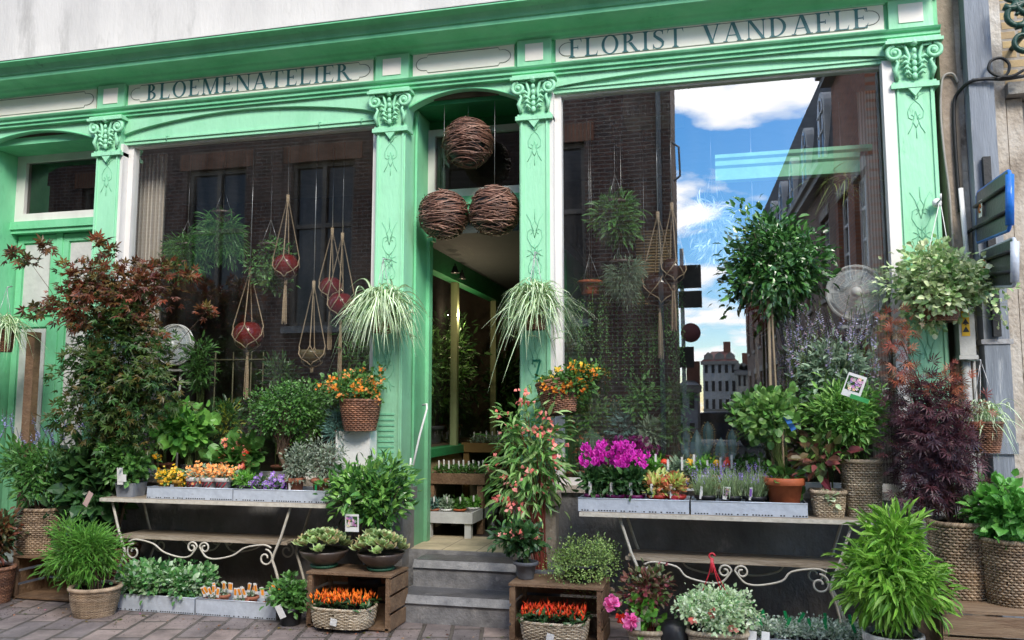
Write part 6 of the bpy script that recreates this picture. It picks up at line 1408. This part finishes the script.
hangplant('hanging_rhipsalis', 'spiky plant in an orange hanging pot near the window edge', 'hanging plant', 590, 288, .38, (568,242,612,284), 90, .22, .008, G_MID, TERRA, 215, (.2,.7))
hangplant('string_of_pearls', 'long green strands trailing below the orange hanging pot', 'trailing succulent', 592, 300, .40, (575,296,608,380), 22, .024, .014, RH2, None, 216, kind='string')
hangplant('string_of_pearls', 'curtain of green strands behind the macrame tassels', 'trailing succulent', 645, 290, .7, (612,282,686,392), 60, .024, .014, RH2, None, 217, kind='string')
hangplant('air_plant', 'pale silvery air plant hanging against the sky reflection', 'air plant', 712, 205, .4, (688,190,738,262), 34, .12, .006, leafm('silver_air', [(.5,.6,.6),(.65,.72,.7)]), None, 218, kind='moss')
hangplant('hanging_rhipsalis', 'spiky yellow-green plant hanging near the right jamb', 'hanging plant', 842, 185, .4, (815,165,870,215), 120, .30, .009, leafm('yellow_green', [(.25,.34,.08),(.35,.42,.14)]), BROWNP, 219, (.3,1.1))
# curtain
mb = MB(); xa, xb = X(131,.3,200), X(165,.3,200); n = 60; V = []
for z in (.97, ZC):
    for k in range(n+1): V.append((xa+(xb-xa)*k/n, .3+.028*math.sin(k*.9)+.01*math.sin(k*2.3), z))
mb.add(V, [(k,k+1,n+2+k,n+1+k) for k in range(n)], 0, True)
m, nt, out = new_mat('curtain_linen'); b = nt.nodes.new('ShaderNodeBsdfPrincipled'); wv = nt.nodes.new('ShaderNodeTexWave'); wv.inputs['Scale'].default_value = 14; wv.inputs['Distortion'].default_value = .8; tc = nt.nodes.new('ShaderNodeTexCoord'); nt.links.new(tc.outputs['Object'], wv.inputs[0]); r_ = ramp(nt, [(.2,(.62,.55,.47)),(.8,(.36,.32,.28))]); nt.links.new(wv.outputs[0], r_.inputs[0]); nt.links.new(r_.outputs[0], b.inputs[0]); b.inputs['Roughness'].default_value = .9; nt.links.new(b.outputs[0], out.inputs[0])
o = obj('curtain', mb, m); tag(o, 'pale pleated curtain inside the left window beside the white frame', 'curtain')
mb = MB(); mb.box((X(866,.3,300),.28,1.0),(X(884,.3,300),.30,4.15)); o = obj('side_curtain', mb, m); tag(o, 'narrow pale curtain strip inside the right window by the jamb', 'curtain')
# fans
def fan(label, px, py, Y, r, seed=0):
    t = thing('fan', label, 'fan', P3(px,py,Y)); mb = MB()
    def ring(rad, y, tr): mb.tube([(rad*math.cos(a), y, rad*math.sin(a)) for a in np.linspace(0,2*PI,41)[:-1]], tr, 5, 0, False, True)
    ring(r,0,.008); ring(r,-.05,.005)
    for q in (.8,.6,.42,.25): ring(r*q,-.05-.03*(1-q),.0022)
    for k in range(40):
        a = k*2*PI/40; mb.tube([(.04*math.cos(a),-.085,.04*math.sin(a)),(r*.6*math.cos(a),-.072,r*.6*math.sin(a)),(r*math.cos(a),-.045,r*math.sin(a)),(r*math.cos(a),.0,r*math.sin(a))], .0016, 3, 0, False)
    obj('cage', mb, WHITEP, t); mb = MB(); mb.lathe([(0,.03),(r*.55,.028),(r*.97,.01)], (0,0,0), 36); V = mb.ch[-1][0]; V[:] = np.stack([V[:,0],V[:,2],V[:,1]],1); obj('guard_disc', mb, surf('frosted_guard', (.75,.77,.78), rough=.3), t); mb = MB()
    for k in range(4):
        a0 = k*PI/2; P = [(.03*math.cos(a0),-.03,.03*math.sin(a0))]+[(r*.85*math.cos(a0+s), -.03+.03*(s-.5), r*.85*math.sin(a0+s)) for s in np.linspace(0,1.15,8)]; mb.add(P, [tuple(range(len(P)))])
    obj('blades', mb, surf('pale_fan_blade', (.5,.56,.6), rough=.2), t)
    mb = MB(); mb.lathe([(0,-.1),(.035,-.095),(.04,-.07),(.04,.06),(.05,.1),(0,.12)], (0,0,0), 20); V = mb.ch[-1][0]; V[:] = np.stack([V[:,0],V[:,2],V[:,1]],1); obj('motor', mb, WHITEP, t)
    mb = MB(); zb = .97-t.location.z; mb.tube([(0,.08,0),(0,.09,-r-.05)], .018, 8); mb.tube([(0,.09,-r-.05),(0,.09,zb)], .012, 8); mb.lathe([(0,zb),(.15,zb),(.14,zb+.02),(.02,zb+.035),(0,zb+.04)], (0,.09,0), 24); mb.box((-.11,.03,-r-.06),(.11,.13,-r-.035)); obj('stand', mb, WHITEP, t)
    return t
fan('round white fan inside the right window near the jamb', 855, 293, .13, .21)
fan('round white fan half hidden behind the maple in the left window', 176, 345, .5, .2)
# air conditioner
t = thing('ceiling_unit', 'beige slatted air unit under the ceiling of the right window', 'air conditioner', P3(650,102,.9)); a, b = X(623,.9,100), X(682,.9,100); z0, z1 = Z(650,116,.9), Z(650,86,.9)
mb = MB(); mb.box((a,.9,z0),(b,1.3,z1)); obj('housing', mb, surf('beige_unit', (.55,.5,.42)), t, True)
mb = MB()
for k in range(7): x = a+.03+(b-a-.06)*k/6.5; mb.box((x,.885,z0+.02),(x+.04,.8995,z0+.12))
obj('vent_slats', mb, surf('beige_dark', (.3,.27,.22)), t, True)
# added mint bar standing in for the green lintel's reflection in the glass
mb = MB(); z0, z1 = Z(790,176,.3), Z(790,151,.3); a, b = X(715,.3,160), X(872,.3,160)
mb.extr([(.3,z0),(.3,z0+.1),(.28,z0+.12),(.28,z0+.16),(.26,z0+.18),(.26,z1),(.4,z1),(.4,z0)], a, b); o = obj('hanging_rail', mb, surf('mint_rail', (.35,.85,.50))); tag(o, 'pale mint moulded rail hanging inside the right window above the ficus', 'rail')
# bamboo blind
t = thing('bamboo_blind', 'split bamboo blind hanging behind the dark macrame globes', 'blind', P3(652,300,1.2)); a, b = X(636,1.2,260), X(672,1.2,260); mb = MB()
for k in range(26): z = Z(650,304,1.2)+k*.028; mb.tube([(a,1.2,z),(b,1.2,z)], .011, 5)
obj('slats', mb, surf('bamboo_slat', (.45,.32,.15), (.3,.2,.09)), t, True)
# cacti on right window ledge
def barrel(label, px, pyb, Y, r, h, ribs, m, z0, arms=None):
    t = thing('cactus', label, 'cactus', (X(px,Y,pyb),Y,z0)); pot(t, r*.8, r*1.05, .12, TERRA_D); mb = MB(); sp_ = MB()
    def body(cx, cz, r, h, lean=0):
        pr = [(r*.7,0)]+[(r*math.sin(PI*.5*min(1,.6+.8*s)) if s < .6 else r*math.cos((s-.6)/.4*PI/2*.98), s*h) for s in np.linspace(.02,1,12)]
        mb.lathe(pr, (cx,0,cz), ribs*4, fn=lambda a,z: 1+.10*math.cos(ribs*a))
        rr_ = seedr(3)
        for k in range(ribs):
            a = k*2*PI/ribs
            for (rad, z) in pr[1:-1]:
                c = np.array([cx+rad*1.1*math.cos(a), rad*1.1*math.sin(a), cz+z]); n_ = 4; d = rdir(rr_,n_)*.6+[math.cos(a),math.sin(a),.2]
                emit(sp_, 'simple', np.tile(c,(n_,1)), d, rdir(rr_,n_), np.full(n_,.022), np.full(n_,.003))
    body(0,.1,r,h)
    for (dx, dz, rr, hh) in (arms or []): mb.tube([(0,0,.1+dz),(dx*.8,0,.1+dz+.02),(dx,0,.1+dz+.08)], [rr*.7,rr*.8,rr], 10); body(dx,.1+dz+.07,rr,hh)
    obj('stem', mb, m, t); obj('spines', sp_, surf('straw_spine', (.6,.45,.2)), t); return t
ZL = .962
CB = surf('cactus_blue', (.10,.20,.20), (.07,.14,.14), rough=.5); CG = surf('cactus_green', (.05,.12,.06), (.03,.08,.04), rough=.5)
barrel('fat ribbed golden-spined cactus behind the lantana basket', 592, 450, .32, .12, .36, 12, CG, ZL)
barrel('branching blue-grey column cactus in the right window', 697, 445, .4, .055, .36, 7, CB, ZL, [(-.10,.12,.04,.18),(.09,.16,.04,.2)])
barrel('second branching blue cactus, nearer the terracotta pot', 721, 445, .38, .05, .30, 7, CB, ZL, [(.09,.1,.035,.2)])
barrel('tall green column cactus behind the celosia pots', 626, 440, .6, .07, .6, 8, CG, ZL, [(.12,.2,.05,.3),(-.1,.3,.045,.25)])
barrel('blue-grey column cactus between barrel and green column cactus', 648, 440, .5, .05, .25, 8, CB, ZL)
IN = [((572,380,612,450),G_MID,'feathery green plant inside, behind the golden-spined cactus'),((618,372,660,425),RH2,'tall light green plant inside behind the grey-leaved one'),((662,372,688,420),G_MID,'green plant inside at the edge of the mirrored sky'),((610,405,640,450),G_BLUE,'blue-green succulent rosette plant inside the right window'),((640,415,662,450),G_GREY,'grey-leaved plant inside the window behind the flytraps'),((662,412,686,448),G_MID,'mid-green plant inside the window beside the blue cactus'),((745,400,790,460),G_DARK,'dark shrub inside the window behind the terracotta pot'),((560,300,580,450),G_DARK,'tall dark plant inside, at the window edge by the pilaster')]
for i, (b, m_, lb) in enumerate(IN): shrub('indoor_plant', lb, 'indoor plant', .45, ZL, (b[0]+b[2])/2, b, 40, 14, .045, .05, .022, m_, **P_(.06,.08,.1,TERRA_D), seed=230+i, ry=.14, stem=STEMG, sr=.003)
IL = [((185,330,215,400),G_MID,'tall green plant inside the left window behind the trellis'),((262,352,300,400),G_DARK,'dark plant inside the left window above the bonsai'),((290,378,335,440),G_MID,'green plant inside the left window behind the juniper'),((150,380,180,440),G_DARK,'dark plant inside the left window behind the maple'),((205,392,250,455),G_DARK,'dark leafy plant inside the left window behind the bonsai'),((330,325,372,440),G_MID,'tall narrow-leaved plant inside beside the left pilaster'),((218,400,240,450),leafm('yellow_leaf', [(.3,.3,.03),(.2,.25,.04)]),'yellowish plant inside the left window')]
for i, (b, m_, lb) in enumerate(IL): shrub('indoor_plant', lb, 'indoor plant', .4+.1*(i % 2), ZL, (b[0]+b[2])/2, b, 40, 14, .045, .07, .02, m_, **P_(.06,.08,.1,TERRA_D), seed=240+i, ry=.14, stem=STEMG, sr=.003)
# bamboo trellis in left window
t = thing('bamboo_trellis', 'low bamboo cane trellis inside the left window', 'trellis', (X(240,.4,370),.4,ZL)); mb = MB()
for px in (214,232,250,262): x = X(px,.4,400); mb.tube([(x,.4,ZL),(x,.4,Z(px,352,.4))], .007, 6)
mb.tube([(X(205,.4,360),.38,Z(230,360,.4)),(X(268,.4,360),.38,Z(230,360,.4))], .007, 6); obj('canes', mb, surf('cane_olive', (.10,.09,.045)), t, True)

# ------------------------------------------------------------------ inside the doorway
def bench(label, xa, xb, y0, y1, z0, z1, m, legs=True, name='display_bench'):
    t = thing(name, label, 'display bench', ((xa+xb)/2,(y0+y1)/2,z0)); mb = MB()
    mb.box((xa,y0,z1-.1),(xb,y0+.02,z1)); mb.box((xa,y1-.02,z1-.1),(xb,y1,z1)); mb.box((xa,y0+.02,z1-.1),(xa+.02,y1-.02,z1)); mb.box((xb-.02,y0+.02,z1-.1),(xb,y1-.02,z1)); mb.box((xa+.02,y0+.02,z1-.09),(xb-.02,y1-.02,z1-.07)); obj('box', mb, m, t, True)
    for x in (xa+.02, xb-.08):
        for y in (y0+.02, y1-.08): mb = MB(); mb.box((x,y,z0),(x+.06,y+.06,z1-.1005)); obj('leg', mb, m, t, True)
    return t
WB = surf('white_bench', (.55,.56,.56), rough=.5)
bench('low white bench of potted cacti just inside the doorway', -1.0, -.52, .62, 1.5, .42, .66, WB)
bench('brown wooden bench of labelled succulents above the white one', -1.09, -.50, .95, 1.9, .42, .98, WOOD)
bench('ochre wooden bench at the back of the shop passage', -1.09, -.45, 2.1, 3.6, .42, 1.22, surf('ochre_wood', (.25,.16,.05), (.16,.1,.03)))
k = 0
BENCHP = [(-.92,.70,.60,TERRA_D,'small cactus in a brown pot, doorway end of the white bench'),(-.80,.72,.60,WHITEP,'small cactus in a white pot on the white bench'),(-.68,.74,.60,TERRA,'small cactus in an orange pot on the white bench'),(-.60,.9,.60,WHITEP,'leafy succulent in a white pot on the white bench'),(-.57,1.15,.60,REDP,'small plant in a red pot at the far end of the white bench')]
for i, (x, y, z, m_, lb) in enumerate(BENCHP):
    t = thing('small_cactus', lb, 'small plant', (x,y,z)); rng = seedr(250+i); pot(t, .04, .055, .08, m_, seg=18); mb = MB(); bush(mb, rng, (0,0,.12), (.06,.06,.055), 30, 12, .02, .03, .014, 'ovate', up=.6); obj('foliage', mb, [G_BLUE,G_GREY,G_MID,G_BRIGHT,G_MID][i], t)
    label_tag(t, (.02,-.04,.16), .014, .06)
def many(label, xs, ys, z, seed, m_):
    rng = seedr(seed); i = 0
    for y in ys:
        for x in xs:
            t = thing('labelled_seedling', label, 'seedling pot', (x,y,z), label); pot(t, .035, .045, .06, BLACKP, seg=12); mb = MB(); bush(mb, rng, (0,0,.09), (.045,.045,.04), 12, 10, .018, .03, .012, 'ovate', up=.7); obj('foliage', mb, m_, t); label_tag(t, (0,-.02,.14), .016, .08)
many('small labelled green succulent pot on the brown bench', (-.98,-.88,-.78,-.68,-.58), (1.05,1.2), .915, 260, G_MID)
many('small labelled dark plant pot on the ochre back bench', (-.98,-.84,-.70,-.56), (2.25,2.5,2.75), 1.155, 261, G_GREY)
for i, (px, py, Y, b, lb) in enumerate((( 441,360,1.2,(430,300,455,420),'dark bushy plant behind the passage glass, near the door'),(478,360,2.6,(466,310,498,430),'dark bushy plant further down behind the passage glass'))):
    shrub('indoor_plant', lb, 'indoor plant', Y, .42, px, b, 40, 16, .06, .08, .02, G_DARK, **P_(.12,.15,.3,BROWNP), seed=270+i, ry=.25, stem=BARK)
    bpy.data.objects[[o.name for o in bpy.data.objects if o.name.startswith('indoor_plant')][-1]].location.x -= .35
shrub('indoor_plant', 'bushy plant at the dark end of the shop passage', 'indoor plant', 4.0, .42, 500, (488,330,520,440), 50, 16, .08, .1, .03, G_DARK, **P_(.12,.15,.3,BROWNP), seed=273, ry=.3, stem=BARK)
# spot lamps
LAMP = emitm('lamp_glow', (1,.78,.5), 1.1)
for i, (px, py, Y) in enumerate(((462,279,2.0),(470,290,2.6),(455,273,1.5))):
    c = at(px, py, Y); t = thing('spot_lamp', ['lit spotlight in the middle of the row under the passage beam','lit spotlight furthest into the shop passage','lit spotlight nearest the shop door'][i], 'spotlight', tuple(c)); mb = MB(); mb.lathe([(.02,.07),(.025,.05),(.045,0),(.04,0),(.02,.045)], (0,0,0), 16); obj('shade', mb, BLACK, t); mb = MB(); mb.sphere((0,0,.018), .016, 12, 8); obj('bulb', mb, LAMP, t); mb = MB(); mb.tube([(0,0,.06),(0,0,2.98-c.z if c.z < 2.95 else .1)], .008, 5); obj('stem', mb, BLACK, t)
    if True:
        ld = bpy.data.lights.new('spot_bulb', 'POINT'); ld.energy = 7; ld.color = (1,.75,.5); ld.shadow_soft_size = .005; lo = bpy.data.objects.new('spot_bulb', ld); COL.objects.link(lo); lo.parent = t; lo.location = (0,0,-.4)

# more greenery in the passage behind the side glass and along the end
for i, (y, x, h, m_, lb) in enumerate(((1.0,-1.5,1.3,G_MID,'green plant on the inner counter, nearest the door'),(1.6,-1.55,1.5,RH2,'light green plant on the inner counter, second from the door'),(2.3,-1.5,1.2,G_MID,'round green plant on the inner counter in the middle'),(3.0,-1.5,1.6,G_DARK,'dark tall plant on the inner counter near the back'),(3.9,-.8,1.1,RH2,'light green plant at the back wall of the passage'),(4.2,-.3,1.4,G_MID,'mid green plant at the back wall of the passage'))):
    t = thing('indoor_plant', lb, 'indoor plant', (x,y,1.2 if x < -1.2 else .42)); rng = seedr(300+i); pot(t, .1, .13, .2, [TERRA_D,WHITEP,GREYP][i % 3])
    mb = MB(); cc = bush(mb, rng, (0,0,.25+h*.42), (.42,.35,h*.5), 60, 16, .06, .09, .03, 'ovate', up=.1); obj('foliage', mb, m_, t); mb = MB(); stems(mb, (0,0,.18), cc, .006, every=4, rng=rng); obj('stems', mb, STEMG, t)
mb = MB(); mb.box((-2.0,.6,.42),(-1.25,4.4,1.2)); o = obj('inner_counter', mb, DARK, shop)
# fallen petals, compost crumbs and leaves on the paving
rng = seedr(500)
def litter(name, n, m, sz, spots):
    mb = MB(); c = np.array(spots)[rng.integers(0,len(spots),n)]; P = np.stack([c[:,0]+rng.normal(0,.28,n), np.minimum(c[:,1]+rng.normal(0,.13,n), -.05), np.full(n,.004)+rng.uniform(0,.003,n)],1)
    keep = ~((P[:,0] > -.76) & (P[:,0] < .34) & (P[:,1] > -.68)); P = P[keep]; k = len(P)
    D = rdir(rng,k)*[1,1,.15]; emit(mb, 'ovate', P, D, np.tile([0,0,1.],(k,1))+rng.normal(0,.15,(k,3)), sz*rng.uniform(.5,1.3,k), sz*.6*rng.uniform(.5,1.2,k)); o = obj(name, mb, m); o['kind'] = 'stuff'
SP = [(x,-1.0) for x in np.linspace(-4.2,3.2,14)]+[(x,-1.15) for x in (-3.9,-2.9,-1.2,-.6,.2,.9,1.6)]
litter('fallen_leaves', 130, leafm('fallen_leaf', [(.15,.11,.03),(.08,.12,.03),(.2,.1,.03),(.12,.05,.03)]), .035, SP)
litter('fallen_petals', 60, leafm('fallen_petal', [(.7,.2,.1),(.7,.4,.1),(.6,.1,.35)]), .018, SP)
litter('spilled_compost', 1500, SOIL, .011, SP)
CLOUD_OFF = (1.2, 8.4, 2.5)

# ================================================================== CAMERA, LIGHT, SKY
cd = bpy.data.cameras.new('camera'); cam = bpy.data.objects.new('camera', cd); COL.objects.link(cam)
cd.sensor_width = 36; cd.lens = F/1024*36; cd.clip_end = 500; cd.clip_start = .05
cam.location = CAM; cam.rotation_euler = (PI/2+PIT, 0, YAW); scn.camera = cam
AZ, EL = math.radians(150), math.radians(40)
sd = Vector((math.sin(AZ)*math.cos(EL), math.cos(AZ)*math.cos(EL), math.sin(EL)))
sl = bpy.data.lights.new('sun', 'SUN'); sl.energy = 4.7; sl.angle = math.radians(20); sl.color = (1,.92,.8)
so = bpy.data.objects.new('sun', sl); COL.objects.link(so); so.rotation_euler = sd.to_track_quat('Z', 'Y').to_euler()
w = bpy.data.worlds.new('World'); scn.world = w; w.use_nodes = True; nt = w.node_tree; nt.nodes.clear(); L = nt.links
out = nt.nodes.new('ShaderNodeOutputWorld'); bg = nt.nodes.new('ShaderNodeBackground'); L.new(bg.outputs[0], out.inputs[0])
sky = nt.nodes.new('ShaderNodeTexSky'); sky.sky_type = 'NISHITA'; sky.sun_disc = False; sky.sun_elevation = EL; sky.sun_rotation = AZ
sky.air_density = 1.0; sky.dust_density = .3; sky.ozone_density = 3.0
tc = nt.nodes.new('ShaderNodeTexCoord'); sp = nt.nodes.new('ShaderNodeSeparateXYZ'); L.new(tc.outputs['Generated'], sp.inputs[0])
az = nt.nodes.new('ShaderNodeMath'); az.operation = 'ADD'; az.inputs[1].default_value = .22; L.new(sp.outputs[2], az.inputs[0])
dv = nt.nodes.new('ShaderNodeVectorMath'); dv.operation = 'DIVIDE'; cb = nt.nodes.new('ShaderNodeCombineXYZ')
for i in range(3): L.new(az.outputs[0], cb.inputs[i])
L.new(tc.outputs['Generated'], dv.inputs[0]); L.new(cb.outputs[0], dv.inputs[1])
mp = nt.nodes.new('ShaderNodeMapping'); mp.inputs['Location'].default_value = CLOUD_OFF; L.new(dv.outputs[0], mp.inputs[0])
nz = nt.nodes.new('ShaderNodeTexNoise'); nz.inputs['Scale'].default_value = 2.55; nz.inputs['Detail'].default_value = 9; nz.inputs['Roughness'].default_value = .52
L.new(mp.outputs[0], nz.inputs[0])
rp = ramp(nt, [(.50, (0,0,0)), (.585, (1,1,1))]); L.new(nz.outputs[0], rp.inputs[0])
mx = nt.nodes.new('ShaderNodeMixRGB'); hv = nt.nodes.new('ShaderNodeHueSaturation'); hv.inputs['Saturation'].default_value = 1.42; hv.inputs['Value'].default_value = 2.55; L.new(sky.outputs[0], hv.inputs['Color']); L.new(rp.outputs[0], mx.inputs[0]); L.new(hv.outputs[0], mx.inputs[1]); mx.inputs[2].default_value = (25,25,25.5,1)
L.new(mx.outputs[0], bg.inputs[0]); bg.inputs[1].default_value = .14
scn.view_settings.view_transform = 'Standard'; scn.view_settings.look = 'None'; scn.view_settings.exposure = 0; scn.view_settings.gamma = 1
scn.cycles.max_bounces = 8; scn.cycles.transparent_max_bounces = 12; scn.cycles.diffuse_bounces = 3; scn.cycles.glossy_bounces = 3
scn.cycles.caustics_reflective = False; scn.cycles.caustics_refractive = False
try: scn.cycles.use_denoising = True
except Exception: pass
